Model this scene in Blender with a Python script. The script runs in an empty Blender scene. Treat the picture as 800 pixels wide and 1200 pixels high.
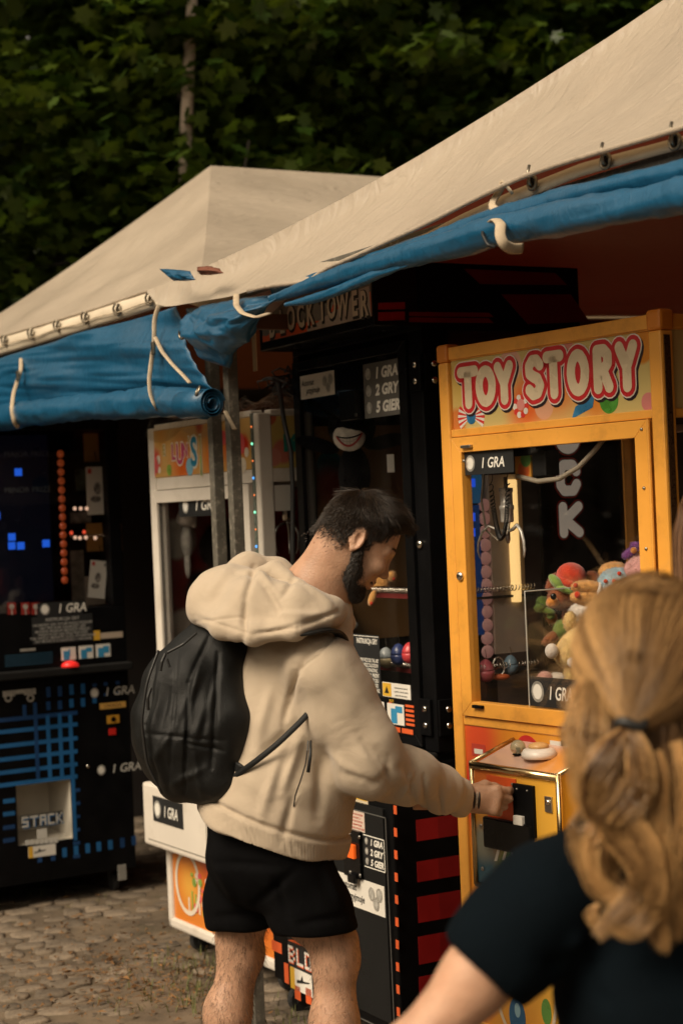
import bpy, bmesh, math, random
import numpy as np
from math import radians, sin, cos, pi, sqrt, exp, atan2, hypot
from mathutils import Vector, Matrix
random.seed(7)
RNG = np.random.default_rng(7)
SC = bpy.context.scene
COL = SC.collection
# ------------------------------------------------------------------ camera
FPX, ROLL, CAMZ = 2000.0, radians(2.45), 1.6
cd = bpy.data.cameras.new('camera')
cam = bpy.data.objects.new('camera', cd)
COL.objects.link(cam)
cd.sensor_fit = 'VERTICAL'; cd.sensor_height = 36.0; cd.lens = 60.0
cd.clip_start = 0.05; cd.clip_end = 400
_c, _s = cos(ROLL), sin(ROLL)
cam.matrix_world = Matrix(((_c, _s, 0, 0), (0, 0, -1, 0), (-_s, _c, 0, CAMZ), (0, 0, 0, 1)))
cd.dof.use_dof = True; cd.dof.focus_distance = 4.5; cd.dof.aperture_fstop = 3.4
SC.camera = cam
# ------------------------------------------------------------------ light
W = bpy.data.worlds.new('World'); SC.world = W; W.use_nodes = True
SUN_EL, SUN_AZ = radians(44), radians(-132)      # azimuth of the sun measured from +Y, clockwise positive
wn = W.node_tree.nodes; wl = W.node_tree.links
bg = wn['Background']
sky = wn.new('ShaderNodeTexSky'); sky.sky_type = 'NISHITA'; sky.sun_disc = False
sky.sun_elevation = SUN_EL; sky.sun_rotation = SUN_AZ
sky.dust_density = 3.0; sky.air_density = 1.0
hs = wn.new('ShaderNodeHueSaturation'); hs.inputs['Saturation'].default_value = 0.25
wm = wn.new('ShaderNodeMix'); wm.data_type = 'RGBA'; wm.blend_type = 'MULTIPLY'; wm.inputs[0].default_value = 1.0
wm.inputs[7].default_value = (1.0, 0.83, 0.61, 1)   # thin warm overcast
wl.new(sky.outputs[0], hs.inputs['Color']); wl.new(hs.outputs[0], wm.inputs[6]); wl.new(wm.outputs[2], bg.inputs[0])
bg.inputs[1].default_value = 0.105
sd = bpy.data.lights.new('sun', 'SUN'); sun = bpy.data.objects.new('sun', sd); COL.objects.link(sun)
sd.energy = 2.4; sd.angle = radians(32); sd.color = (1.0, 0.85, 0.65)
_sdir = Vector((sin(SUN_AZ) * cos(SUN_EL), cos(SUN_AZ) * cos(SUN_EL), sin(SUN_EL)))
sun.rotation_euler = _sdir.to_track_quat('Z', 'Y').to_euler()
SC.view_settings.view_transform = 'Standard'; SC.view_settings.look = 'None'
SC.view_settings.exposure = 0.52; SC.view_settings.gamma = 1.0
SC.cycles.max_bounces = 8; SC.cycles.transparent_max_bounces = 24
SC.cycles.diffuse_bounces = 3; SC.cycles.glossy_bounces = 4
SC.cycles.use_denoising = True
SC.cycles.sample_clamp_indirect = 4.0
# ------------------------------------------------------------------ pixel rays (photo pixels 800 x 1200)
def ray(px, py):
    u = (px - 400) / FPX; v = (600 - py) / FPX
    return Vector((u * _c + v * _s, 1.0, -u * _s + v * _c))
def at(px, py, Y):
    r = ray(px, py); return Vector((r.x * Y, Y, CAMZ + r.z * Y))
# ------------------------------------------------------------------ materials
_mats = {}
def _bsdf(m):
    return next(n for n in m.node_tree.nodes if n.type == 'BSDF_PRINCIPLED')
def pm(name, col, rough=.5, metal=0.0, var=.10, vs=6.0, bump=0.0, bs=60.0, coat=0.0, sheen=0.0, spec=.5, dirt=0.0,
       dirtcol=(.06, .045, .03), scratch=0.0, emit=None, estr=0.0, trans=0.0, sss=0.0):
    if name in _mats: return _mats[name]
    m = bpy.data.materials.new(name); m.use_nodes = True; _mats[name] = m
    nt = m.node_tree; N = nt.nodes; L = nt.links; b = _bsdf(m)
    tc = N.new('ShaderNodeTexCoord')
    nz = N.new('ShaderNodeTexNoise'); nz.inputs['Scale'].default_value = vs; nz.inputs['Detail'].default_value = 6
    L.new(tc.outputs['Object'], nz.inputs['Vector'])
    mr = N.new('ShaderNodeMapRange'); mr.inputs[1].default_value = .3; mr.inputs[2].default_value = .7
    mr.inputs[3].default_value = 1 - var; mr.inputs[4].default_value = 1 + var
    L.new(nz.outputs[0], mr.inputs[0])
    mx = N.new('ShaderNodeMix'); mx.data_type = 'RGBA'; mx.blend_type = 'MULTIPLY'; mx.inputs[0].default_value = 1
    mx.inputs[6].default_value = (*col, 1); L.new(mr.outputs[0], mx.inputs[7])
    out = mx.outputs[2]
    if dirt > 0:
        n2 = N.new('ShaderNodeTexNoise'); n2.inputs['Scale'].default_value = vs * 1.7; n2.inputs['Detail'].default_value = 9
        n2.inputs['Roughness'].default_value = .7
        L.new(tc.outputs['Object'], n2.inputs['Vector'])
        m2 = N.new('ShaderNodeMapRange'); m2.inputs[1].default_value = .52; m2.inputs[2].default_value = .75
        m2.inputs[3].default_value = 0; m2.inputs[4].default_value = dirt
        L.new(n2.outputs[0], m2.inputs[0])
        dx = N.new('ShaderNodeMix'); dx.data_type = 'RGBA'
        L.new(m2.outputs[0], dx.inputs[0]); L.new(out, dx.inputs[6]); dx.inputs[7].default_value = (*dirtcol, 1)
        out = dx.outputs[2]
    L.new(out, b.inputs['Base Color'])
    rr = N.new('ShaderNodeMapRange'); rr.inputs[1].default_value = .25; rr.inputs[2].default_value = .75
    rr.inputs[3].default_value = max(0, rough - .08); rr.inputs[4].default_value = min(1, rough + .12)
    L.new(nz.outputs[0], rr.inputs[0]); L.new(rr.outputs[0], b.inputs['Roughness'])
    b.inputs['Metallic'].default_value = metal
    b.inputs['Specular IOR Level'].default_value = spec
    b.inputs['Coat Weight'].default_value = coat
    b.inputs['Sheen Weight'].default_value = sheen
    if trans: b.inputs['Transmission Weight'].default_value = trans
    if sss:
        b.inputs['Subsurface Weight'].default_value = sss
        b.inputs['Subsurface Radius'].default_value = (.012, .005, .003)
    if bump > 0:
        n3 = N.new('ShaderNodeTexNoise'); n3.inputs['Scale'].default_value = bs; n3.inputs['Detail'].default_value = 5
        L.new(tc.outputs['Object'], n3.inputs['Vector'])
        bp = N.new('ShaderNodeBump'); bp.inputs['Strength'].default_value = bump; bp.inputs['Distance'].default_value = .004
        L.new(n3.outputs[0], bp.inputs['Height']); L.new(bp.outputs[0], b.inputs['Normal'])
    if emit:
        b.inputs['Emission Color'].default_value = (*emit, 1); b.inputs['Emission Strength'].default_value = estr
    return m
def art(name, base, blobs, rough=.25, coat=.5, noise=.12, axis='xz'):
    """printed artwork: soft radial colour fields laid out in the object's own coordinates"""
    if name in _mats: return _mats[name]
    m = bpy.data.materials.new(name); m.use_nodes = True; _mats[name] = m
    nt = m.node_tree; N = nt.nodes; L = nt.links; b = _bsdf(m)
    tc = N.new('ShaderNodeTexCoord')
    nz = N.new('ShaderNodeTexNoise'); nz.inputs['Scale'].default_value = 9; nz.inputs['Detail'].default_value = 4
    L.new(tc.outputs['Object'], nz.inputs['Vector'])
    col = None
    for (x, z, r, hard, c) in blobs:
        mp = N.new('ShaderNodeVectorMath'); mp.operation = 'DISTANCE'
        sp = N.new('ShaderNodeVectorMath'); sp.operation = 'MULTIPLY'
        sp.inputs[1].default_value = (1, 0, 1) if axis == 'xz' else (0, 1, 1)
        L.new(tc.outputs['Object'], sp.inputs[0]); L.new(sp.outputs[0], mp.inputs[0])
        mp.inputs[1].default_value = (x, 0, z) if axis == 'xz' else (0, x, z)
        add = N.new('ShaderNodeMath'); add.operation = 'MULTIPLY_ADD'; add.inputs[1].default_value = noise * r; 
        L.new(nz.outputs[0], add.inputs[0]); L.new(mp.outputs['Value'], add.inputs[2])
        mr = N.new('ShaderNodeMapRange'); mr.interpolation_type = 'SMOOTHSTEP'
        mr.inputs[1].default_value = r * hard; mr.inputs[2].default_value = r * (1 + noise * .5)
        mr.inputs[3].default_value = 1; mr.inputs[4].default_value = 0
        L.new(add.outputs[0], mr.inputs[0])
        mx = N.new('ShaderNodeMix'); mx.data_type = 'RGBA'
        L.new(mr.outputs[0], mx.inputs[0])
        if col is None: mx.inputs[6].default_value = (*base, 1)
        else: L.new(col, mx.inputs[6])
        mx.inputs[7].default_value = (*c, 1); col = mx.outputs[2]
    L.new(col, b.inputs['Base Color']); b.inputs['Roughness'].default_value = rough
    b.inputs['Coat Weight'].default_value = coat; b.inputs['Coat Roughness'].default_value = .1
    return m
def glassmat(name, tint=(1, 1, 1), rough=.02, dirt=.02, fres=1.45):
    if name in _mats: return _mats[name]
    m = bpy.data.materials.new(name); m.use_nodes = True; _mats[name] = m
    nt = m.node_tree; N = nt.nodes; L = nt.links
    N.remove(_bsdf(m)); out = next(n for n in N if n.type == 'OUTPUT_MATERIAL')
    dirt *= .12
    tr = N.new('ShaderNodeBsdfTransparent'); tr.inputs[0].default_value = (*tint, 1)
    gl = N.new('ShaderNodeBsdfGlossy'); gl.inputs['Roughness'].default_value = rough
    lw = N.new('ShaderNodeLayerWeight'); lw.inputs[0].default_value = .5      # symmetric Schlick reflectance, the same from both sides of the pane
    pw = N.new('ShaderNodeMath'); pw.operation = 'POWER'; pw.inputs[1].default_value = 5; L.new(lw.outputs['Facing'], pw.inputs[0])
    fr = N.new('ShaderNodeMath'); fr.operation = 'MULTIPLY_ADD'; fr.inputs[1].default_value = .96; fr.inputs[2].default_value = .030 * (fres / 1.45) ** 2; L.new(pw.outputs[0], fr.inputs[0])
    m1 = N.new('ShaderNodeMixShader'); L.new(fr.outputs[0], m1.inputs[0]); L.new(tr.outputs[0], m1.inputs[1]); L.new(gl.outputs[0], m1.inputs[2])
    df = N.new('ShaderNodeBsdfDiffuse'); df.inputs[0].default_value = (.55, .5, .42, 1)
    tc = N.new('ShaderNodeTexCoord'); nz = N.new('ShaderNodeTexNoise'); nz.inputs['Scale'].default_value = 5; nz.inputs['Detail'].default_value = 8
    L.new(tc.outputs['Object'], nz.inputs['Vector'])
    mr = N.new('ShaderNodeMapRange'); mr.inputs[1].default_value = .4; mr.inputs[2].default_value = .8
    mr.inputs[3].default_value = 0; mr.inputs[4].default_value = dirt; L.new(nz.outputs[0], mr.inputs[0])
    m2 = N.new('ShaderNodeMixShader'); L.new(mr.outputs[0], m2.inputs[0]); L.new(m1.outputs[0], m2.inputs[1]); L.new(df.outputs[0], m2.inputs[2])
    L.new(m2.outputs[0], out.inputs[0])
    return m
# ------------------------------------------------------------------ mesh builder
class MB:
    def __init__(s): s.v = []; s.f = []; s.m = []
    def add(s, vs, fs, mi=0):
        o = len(s.v); s.v.extend([tuple(p) for p in vs])
        for f in fs: s.f.append(tuple(i + o for i in f)); s.m.append(mi)
        return s
    def box(s, x0, x1, y0, y1, z0, z1, mi=0):
        return s.add([(x0, y0, z0), (x1, y0, z0), (x1, y1, z0), (x0, y1, z0), (x0, y0, z1), (x1, y0, z1), (x1, y1, z1), (x0, y1, z1)],
                     [(3, 2, 1, 0), (4, 5, 6, 7), (0, 1, 5, 4), (1, 2, 6, 5), (2, 3, 7, 6), (3, 0, 4, 7)], mi)
    def tube(s, path, rad, n=8, mi=0, cap=True, flat=1.0):
        P = [Vector(p) for p in path]; K = len(P)
        rr = rad if hasattr(rad, '__len__') else [rad] * K
        o = len(s.v); up = None
        for i in range(K):
            t = (P[min(i + 1, K - 1)] - P[max(i - 1, 0)]).normalized()
            if up is None:
                up = Vector((0, 0, 1)) if abs(t.z) < .9 else Vector((1, 0, 0))
            a = t.cross(up)
            if a.length < 1e-5: a = t.orthogonal()
            a.normalize(); b = a.cross(t).normalized(); up = b
            for k in range(n):
                th = 2 * pi * k / n
                s.v.append(tuple(P[i] + a * cos(th) * rr[i] * (-flat if flat < 0 else 1) + b * sin(th) * rr[i] * (flat if flat > 0 else 1)))
        for i in range(K - 1):
            for k in range(n):
                k2 = (k + 1) % n
                s.f.append((o + i * n + k, o + i * n + k2, o + (i + 1) * n + k2, o + (i + 1) * n + k)); s.m.append(mi)
        if cap:
            s.f.append(tuple(o + k for k in reversed(range(n)))); s.m.append(mi)
            s.f.append(tuple(o + (K - 1) * n + k for k in range(n))); s.m.append(mi)
        return s
    def lathe(s, c, axis, prof, n=16, mi=0):
        """prof: list of (radius, height along axis)"""
        c = Vector(c); ax = Vector(axis).normalized(); a = ax.orthogonal().normalized(); b = ax.cross(a)
        o = len(s.v); K = len(prof)
        for (r, h) in prof:
            for k in range(n):
                th = 2 * pi * k / n
                s.v.append(tuple(c + ax * h + (a * cos(th) + b * sin(th)) * max(r, 1e-5)))
        for i in range(K - 1):
            for k in range(n):
                k2 = (k + 1) % n
                s.f.append((o + i * n + k, o + i * n + k2, o + (i + 1) * n + k2, o + (i + 1) * n + k)); s.m.append(mi)
        s.f.append(tuple(o + k for k in reversed(range(n)))); s.m.append(mi)
        s.f.append(tuple(o + (K - 1) * n + k for k in range(n))); s.m.append(mi)
        return s
    def sphere(s, c, r, n=14, mi=0, rot=None):
        r = r if hasattr(r, '__len__') else (r, r, r)
        c = Vector(c); o = len(s.v); m = n // 2
        for i in range(m + 1):
            ph = pi * i / m
            for k in range(n):
                th = 2 * pi * k / n
                p = Vector((sin(ph) * cos(th) * r[0], sin(ph) * sin(th) * r[1], cos(ph) * r[2]))
                if rot is not None: p = rot @ p
                s.v.append(tuple(c + p))
        for i in range(m):
            for k in range(n):
                k2 = (k + 1) % n
                if i == 0: f = (o + k, o + n + k, o + n + k2)
                elif i == m - 1: f = (o + i * n + k, o + (i + 1) * n + k, o + i * n + k2)
                else: f = (o + i * n + k, o + (i + 1) * n + k, o + (i + 1) * n + k2, o + i * n + k2)
                s.f.append(f); s.m.append(mi)
        return s
    def prism(s, pl, pts, t0, t1, mi=0):
        """polygon pts (u,v) on plane pl extruded from offset t0 to t1 outward"""
        n = len(pts); A = [pl.p(u, v, t0) for u, v in pts]; B = [pl.p(u, v, t1) for u, v in pts]
        fs = [tuple(range(n, 2 * n)), tuple(reversed(range(n)))]
        fs += [(i, (i + 1) % n, n + (i + 1) % n, n + i) for i in range(n)]
        return s.add(A + B, fs, mi)
    def rect(s, pl, u0, u1, v0, v1, t=.002, t0=0.0, mi=0):
        return s.prism(pl, [(u0, v0), (u1, v0), (u1, v1), (u0, v1)], t0, t, mi)
    def disc(s, pl, u, v, r, t=.002, t0=0.0, n=20, mi=0, sq=1.0):
        return s.prism(pl, [(u + r * cos(2 * pi * k / n), v + r * sq * sin(2 * pi * k / n)) for k in range(n)], t0, t, mi)
    def text(s, pl, u, v, txt, size, t=.001, off=0.0, shear=0.0, sx=1.0, align='LEFT', mi=0, rot=0.0, ext=0.0):
        vs, fs = text_mesh(txt, off, shear, align, ext / size if ext else 0)
        cr, sr = cos(rot), sin(rot); o = []
        for x, y, z in vs:
            x *= size * sx; y *= size
            o.append(pl.p(u + x * cr - y * sr, v + x * sr + y * cr, t + z * size))
        return s.add(o, fs, mi)
    def grid(s, P, mi=0, cyc=False):
        """P[i][j] points"""
        o = len(s.v); n = len(P); m = len(P[0])
        for r in P: s.v.extend([tuple(p) for p in r])
        for i in range(n - 1):
            for j in range(m if cyc else m - 1):
                j2 = (j + 1) % m
                s.f.append((o + i * m + j, o + i * m + j2, o + (i + 1) * m + j2, o + (i + 1) * m + j)); s.m.append(mi)
        return s
    def build(s, name, mats, parent=None, smooth=False, bevel=0.0, solid=0.0, sub=0, loc=None, seg=2):
        me = bpy.data.meshes.new(name); me.from_pydata(s.v, [], s.f)
        mats = mats if isinstance(mats, (list, tuple)) else [mats]
        for m in mats: me.materials.append(m)
        if len(mats) > 1: me.polygons.foreach_set('material_index', s.m)
        if smooth: me.polygons.foreach_set('use_smooth', [True] * len(me.polygons))
        me.update()
        return link(name, me, parent, bevel, solid, sub, loc, seg)
def link(name, me, parent=None, bevel=0.0, solid=0.0, sub=0, loc=None, seg=2):
    o = bpy.data.objects.new(name, me); COL.objects.link(o)
    if parent is not None: o.parent = parent
    if loc is not None: o.location = loc
    if bevel > 0:
        b = o.modifiers.new('bevel', 'BEVEL'); b.width = bevel; b.segments = seg; b.limit_method = 'ANGLE'
    if solid > 0:
        b = o.modifiers.new('solid', 'SOLIDIFY'); b.thickness = solid; b.offset = 0
    if sub:
        b = o.modifiers.new('sub', 'SUBSURF'); b.levels = sub; b.render_levels = sub
    return o
_tc = {}
def text_mesh(txt, off, shear, align, ext):
    k = (txt, off, shear, align, round(ext, 4))
    if k in _tc: return _tc[k]
    cu = bpy.data.curves.new('t', 'FONT'); cu.body = txt; cu.offset = off; cu.shear = shear; cu.align_x = align
    cu.resolution_u = 3; cu.extrude = ext; cu.size = 1
    ob = bpy.data.objects.new('t', cu); COL.objects.link(ob)
    dg = bpy.context.evaluated_depsgraph_get(); ev = ob.evaluated_get(dg); me = ev.to_mesh()
    vs = [tuple(v.co) for v in me.vertices]; fs = [tuple(p.vertices) for p in me.polygons]
    ev.to_mesh_clear(); bpy.data.objects.remove(ob); bpy.data.curves.remove(cu)
    _tc[k] = (vs, fs); return _tc[k]
class Pl:
    """plane in a thing's own space: origin, u axis, v axis; n = outward"""
    def __init__(s, o, ux, uz=(0, 0, 1), M=None):
        s.o = Vector(o); s.ux = Vector(ux).normalized(); s.uz = Vector(uz).normalized(); s.n = s.ux.cross(s.uz); s.M = M
    def p(s, u, v, t=0.0): return s.o + s.ux * u + s.uz * v + s.n * t
    def px(s, x, y):
        """where the photo pixel meets this plane"""
        M = s.M if s.M else Matrix.Identity(4)
        o = M @ s.o; n = M.to_3x3() @ s.n; C = Vector((0, 0, CAMZ)); r = ray(x, y)
        P = C + r * ((o - C).dot(n) / r.dot(n)); q = M.inverted() @ P - s.o
        return q.dot(s.ux), q.dot(s.uz)
    def off(s, t): return Pl(s.o + s.n * t, s.ux, s.uz, s.M)
def tag(o, label=None, cat=None, group=None, kind=None):
    if label: o['label'] = label
    if cat: o['category'] = cat
    if group: o['group'] = group
    if kind: o['kind'] = kind
    return o
def thing(name, label, cat, M=None, group=None):
    o = bpy.data.objects.new(name, None); COL.objects.link(o); o.empty_display_size = .1
    if M is not None: o.matrix_world = M
    return tag(o, label, cat, group)
class Frame:
    """a cabinet's own frame: x to the viewer's right along its front, y into the cabinet, z up"""
    def __init__(s, px, Y, width, az):
        r = ray(*px); d = Vector((cos(radians(az)), sin(radians(az)), 0)); x = -d
        if x.x < 0: x = d
        y = Vector((-x.y, x.x, 0)); O = Vector((r.x * Y, Y, 0)) - x * width
        s.W = width
        s.M = Matrix(((x.x, y.x, 0, O.x), (x.y, y.y, 0, O.y), (0, 0, 1, 0), (0, 0, 0, 1)))
    def front(s, y=0.0): return Pl((0, y, 0), (1, 0, 0), (0, 0, 1), s.M)
    def right(s, x=None): return Pl((s.W if x is None else x, 0, 0), (0, 1, 0), (0, 0, 1), s.M)
    def left(s, x=0.0): return Pl((x, 0, 0), (0, -1, 0), (0, 0, 1), s.M)
    def w(s, x, y, z=0): return s.M @ Vector((x, y, z))
# ================================================================== shared materials
YEL = pm('yellow_paint', (.78, .36, .055), .38, var=.08, vs=5, bump=.10, bs=140, dirt=.45, dirtcol=(.22, .10, .025), coat=.15)
YCAP = pm('orange_cap_plastic', (.60, .20, .02), .4, var=.06)
BLK = pm('black_laminate', (.004, .004, .0045), .45, var=.3, vs=9, dirt=.08, dirtcol=(.02, .018, .016), spec=.09)
BLKG = pm('black_gloss', (.005, .005, .0055), .2, var=.3, dirt=.08, dirtcol=(.03, .03, .027), spec=.22)
BLKM = pm('black_matt', (.007, .007, .007), .7, var=.25, spec=.25)
CHR = pm('chrome', (.72, .68, .6), .16, metal=1, var=.08, bump=.05, bs=30)
STL = pm('brushed_steel', (.42, .40, .37), .34, metal=1, var=.15)
WHP = pm('white_paint', (.66, .61, .54), .42, var=.05, vs=4, dirt=.35, dirtcol=(.32, .25, .17))
WHS = pm('white_sticker', (.72, .69, .63), .45, var=.04)
SIGNB = pm('sign_black', (.014, .015, .016), .5, var=.2)
LETW = pm('letter_white', (.74, .72, .66), .5, var=.04)
LETK = pm('letter_black', (.01, .01, .01), .5, var=.1)
BRASS = pm('brass_trim', (.60, .45, .24), .2, metal=1, var=.1, bump=.05, bs=30)
COINM = pm('coin_silver', (.55, .54, .50), .35, metal=.6, var=.25, vs=60)
REDP = pm('red_plastic', (.55, .02, .015), .3, var=.08)
ORP = pm('orange_plastic', (.75, .16, .02), .35, var=.08)
GLASS = glassmat('window_glass', dirt=.03)
ACRYL = glassmat('acrylic', (.96, .96, .94), dirt=.05)
CABLE = pm('cable_black', (.015, .015, .015), .5)
CONDUIT = pm('conduit_grey', (.30, .26, .2), .45)
RUB = pm('rubber', (.02, .02, .02), .8)

def bx(name, mat, par, x0, x1, y0, y1, z0, z1, bevel=.003, label=None):
    o = MB().box(x0, x1, y0, y1, z0, z1).build(name, mat, par, bevel=bevel)
    if label: o['label'] = label
    return o
_bolt = {}
def bolt(pl, u, v, par, r=.007, name='bolt', mat=None, h=.004):
    mat = mat or STL; k = (r, mat.name, h)
    if k not in _bolt:
        m = MB().lathe((0, 0, 0), (0, 0, 1), [(r, 0), (r, h * .4), (r * .75, h * .85), (r * .3, h)], 12)
        me = bpy.data.meshes.new('bolt'); me.from_pydata(m.v, [], m.f); me.materials.append(mat)
        me.polygons.foreach_set('use_smooth', [True] * len(me.polygons)); _bolt[k] = me
    o = link(name, _bolt[k], par); n = pl.n
    q = n.to_track_quat('Z', 'Y'); o.rotation_mode = 'QUATERNION'; o.rotation_quaternion = q; o.location = pl.p(u, v, 0)
    return o
def coin(mb, pl, u, v, r, t=.0012, sq=1.15, mi=0):
    mb.disc(pl, u, v, r, t, sq=sq, mi=mi)
    mb.disc(pl, u, v, r * .72, t + .0006, t, sq=sq, mi=mi + 1)
def price_sign(pl, u0, u1, v0, v1, par, txt='1 GRA', name='price_sign', sx=.78):
    s = MB().rect(pl, u0, u1, v0, v1, .003).build(name, SIGNB, par, bevel=.0006)
    h = v1 - v0; w = u1 - u0; t = .0035
    m = MB(); pt = pl.off(.003)
    coin(m, pt, u0 + w * .16, (v0 + v1) / 2, h * .31, .0009)
    m.build('coin_print', [COINM, LETW], s)
    MB().text(pt, u0 + w * .36, v0 + h * .28, txt, h * .62, .0006, .018, .22, sx * (w / h) / 2.9).build('lettering', LETW, s)
    return s
def ribbon(mb, pl, pts, r, t, mi=0, n=14, closed=False):
    """flat printed stroke with round joints"""
    e = 0.0; P = list(pts) + ([pts[0]] if closed else [])
    for i, (u, v) in enumerate(P):
        mb.disc(pl, u, v, r, t + e, t + e - .0001, n, mi); e += .00002
        if i + 1 < len(P):
            u2, v2 = P[i + 1]; L = hypot(u2 - u, v2 - v)
            if L < 1e-6: continue
            a, b = -(v2 - v) / L * r, (u2 - u) / L * r
            mb.prism(pl, [(u - a, v - b), (u2 - a, v2 - b), (u2 + a, v2 + b), (u + a, v + b)], t + e - .0001, t + e, mi); e += .00002
STROKES = {
    'T': [[(0, 1), (1, 1)], [(.5, 1), (.5, 0)]],
    'O': [[(.5 + .5 * cos(a * pi / 8), .5 + .5 * sin(a * pi / 8)) for a in range(17)]],
    'Y': [[(0, 1), (.5, .48), (1, 1)], [(.5, .48), (.5, 0)]],
    'S': [[(.95, .84), (.72, .98), (.35, .98), (.08, .82), (.1, .62), (.4, .52), (.75, .44), (.95, .24), (.75, .04), (.35, 0), (.05, .14)]],
    'K': [[(.08, 0), (.08, 1)], [(.95, 1), (.20, .5), (.95, 0)]],
    'C': [[(.95, .75), (.75, 1), (.25, 1), (.05, .78), (.05, .22), (.25, 0), (.75, 0), (.95, .25)]],
    'L': [[(.1, 1), (.1, 0), (.9, 0)]],
    'B': [[(.1, 0), (.1, 1), (.7, 1), (.9, .78), (.7, .53), (.1, .53)], [(.7, .5), (.95, .25), (.7, 0), (.1, 0)]],
    'R': [[(.05, 0), (.05, 1), (.6, 1), (.9, .86), (.9, .64), (.6, .5), (.05, .5)], [(.45, .5), (.95, 0)]],
}
# ================================================================== yellow claw machine
FT = Frame((772, 363), 4.165, .88, 124.85)
toy = thing('claw_machine', 'yellow framed claw machine with red and white bubble lettering and plush toys behind its glass', 'claw machine', FT.M, 'prize machines under the tents')
TW, TD, TH = .88, .75, 2.06
F = FT.front(); PW = .044
for x0, y0 in ((0, 0), (TW - PW, 0), (0, TD - PW), (TW - PW, TD - PW)):
    bx('post', YEL, toy, x0, x0 + PW, y0, y0 + PW, .09, TH - .048, .006)
    bx('corner_cap', YCAP, toy, x0 - .003, x0 + PW + .003, y0 - .003, y0 + PW + .003, TH - .048, TH + .004, .008)
for z0, z1, ya in ((2.018, 2.054, .004), (1.798, 1.820, .004), (.981, 1.007, .004), (.09, .14, .004)):
    bx('rail', YEL, toy, PW, TW - PW, ya, ya + .036, z0, z1, .003)
    bx('rail', YEL, toy, PW, TW - PW, TD - .04, TD - .004, z0, z1, .003)
    for xs in (.004, TW - .04):
        bx('rail', YEL, toy, xs, xs + .036, PW, TD - PW, z0, z1, .003)
bx('roof_panel', YEL, toy, .01, TW - .01, .01, TD - .01, TH - .045, TH - .038, 0)
hdr_art = art('header_candy_art', (.60, .47, .18), [(.48, 1.93, .16, .1, (.75, .17, .03)), (.36, 1.87, .12, .2, (.72, .14, .03)), (.63, 1.86, .09, .2, (.70, .25, .04)),
              (.10, 1.95, .12, .2, (.66, .46, .12)), (.30, 1.98, .05, .85, (.70, .40, .30)), (.52, 2.02, .035, .85, (.66, .25, .2)), (.80, 1.98, .05, .8, (.62, .24, .03)),
              (.06, 1.84, .05, .6, (.62, .2, .05)), (.815, 1.84, .025, .9, (.62, .22, .2)), (.43, 1.86, .04, .9, (.70, .36, .22))], noise=.05)
hp = bx('header_panel', hdr_art, toy, PW, TW - PW, .014, .022, 1.82, 2.018, 0)
HP = F.off(-.014)
# lettering
cols = [pm('print_shadow', (.02, .01, .012), .35), pm('print_white', (.72, .66, .58), .3), pm('print_red', (.55, .025, .03), .3), pm('print_cream', (.70, .58, .40), .28, var=.08, vs=14)]
LT = [('T', 131, 305, 72, 128), ('O', 186, 300, 66, 122), ('Y', 243, 290, 60, 128), ('S', 338, 272, 62, 132), ('T', 398, 265, 66, 140), ('O', 474, 258, 72, 132), ('R', 552, 246, 62, 136), ('Y', 626, 238, 70, 142)]
for li, rr, tt, du, dv in ((0, .0350, .0010, .005, -.0065), (1, .0345, .0018, 0, 0), (2, .0305, .0026, 0, 0), (3, .0175, .0034, 0, 0)):
    m = MB()
    for ch, cx, cy, w, h in LT:
        u, v = HP.px(500 + cx / 2.667, 340 + cy / 2.667)
        u1, v1 = HP.px(500 + (cx + w / 2) / 2.667, 340 + (cy - .08 * w) / 2.667)
        hw = (u1 - u) * .62; hh = (h / 2.667) * .00232 * .5 * .80
        for st in STROKES[ch]:
            ribbon(m, HP, [(u + (a - .5) * 2 * hw + du, v + (b - .5) * 2 * hh + dv) for a, b in st], rr * .90, tt)
    m.build('lettering', cols[li], hp)
# sweets printed under the lettering
m = MB(); cm = [pm('print_green', (.08, .30, .04), .3, var=.3, vs=20), pm('print_blue', (.03, .16, .32), .3, var=.3, vs=30), pm('print_red2', (.6, .04, .03), .3), pm('print_white2', (.7, .66, .6), .3), pm('print_pink', (.65, .25, .22), .3)]
u, v = HP.px(713, 469); m.disc(HP, u, v, .034, .0007, mi=0, n=28)
u, v = HP.px(683, 476); m.prism(HP, [(u - .045, v - .03), (u + .035, v - .006), (u + .045, v + .028), (u + .01, v + .02), (u - .03, v)], 0, .0009, 1)
u, v = HP.px(552, 488); m.disc(HP, u, v, .022, .0008, mi=1, n=20)
for k in range(8):
    for sgn in (-1, 1):
        a = radians(-34 + 68 * k / 8) ; b = radians(-34 + 68 * (k + 1) / 8); a, b = (a, b) if sgn > 0 else (pi - b, pi - a)
        m.prism(HP, [(u + .02 * cos(a), v + .02 * sin(a)), (u + .058 * cos(a), v + .058 * sin(a)), (u + .058 * cos(b), v + .058 * sin(b)), (u + .02 * cos(b), v + .02 * sin(b))], 0, .0010, 2 if k % 2 else 3)
u, v = HP.px(610, 476); m.disc(HP, u, v + .004, .016, .0011, mi=4); 
for k in range(10):
    a = 2 * pi * k / 10; m.disc(HP, u + .024 * cos(a), v + .024 * sin(a), .009, .0009 + .00002 * k, mi=3 if k % 2 else 2, n=10)
m.build('sweets_print', cm, hp)
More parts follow.
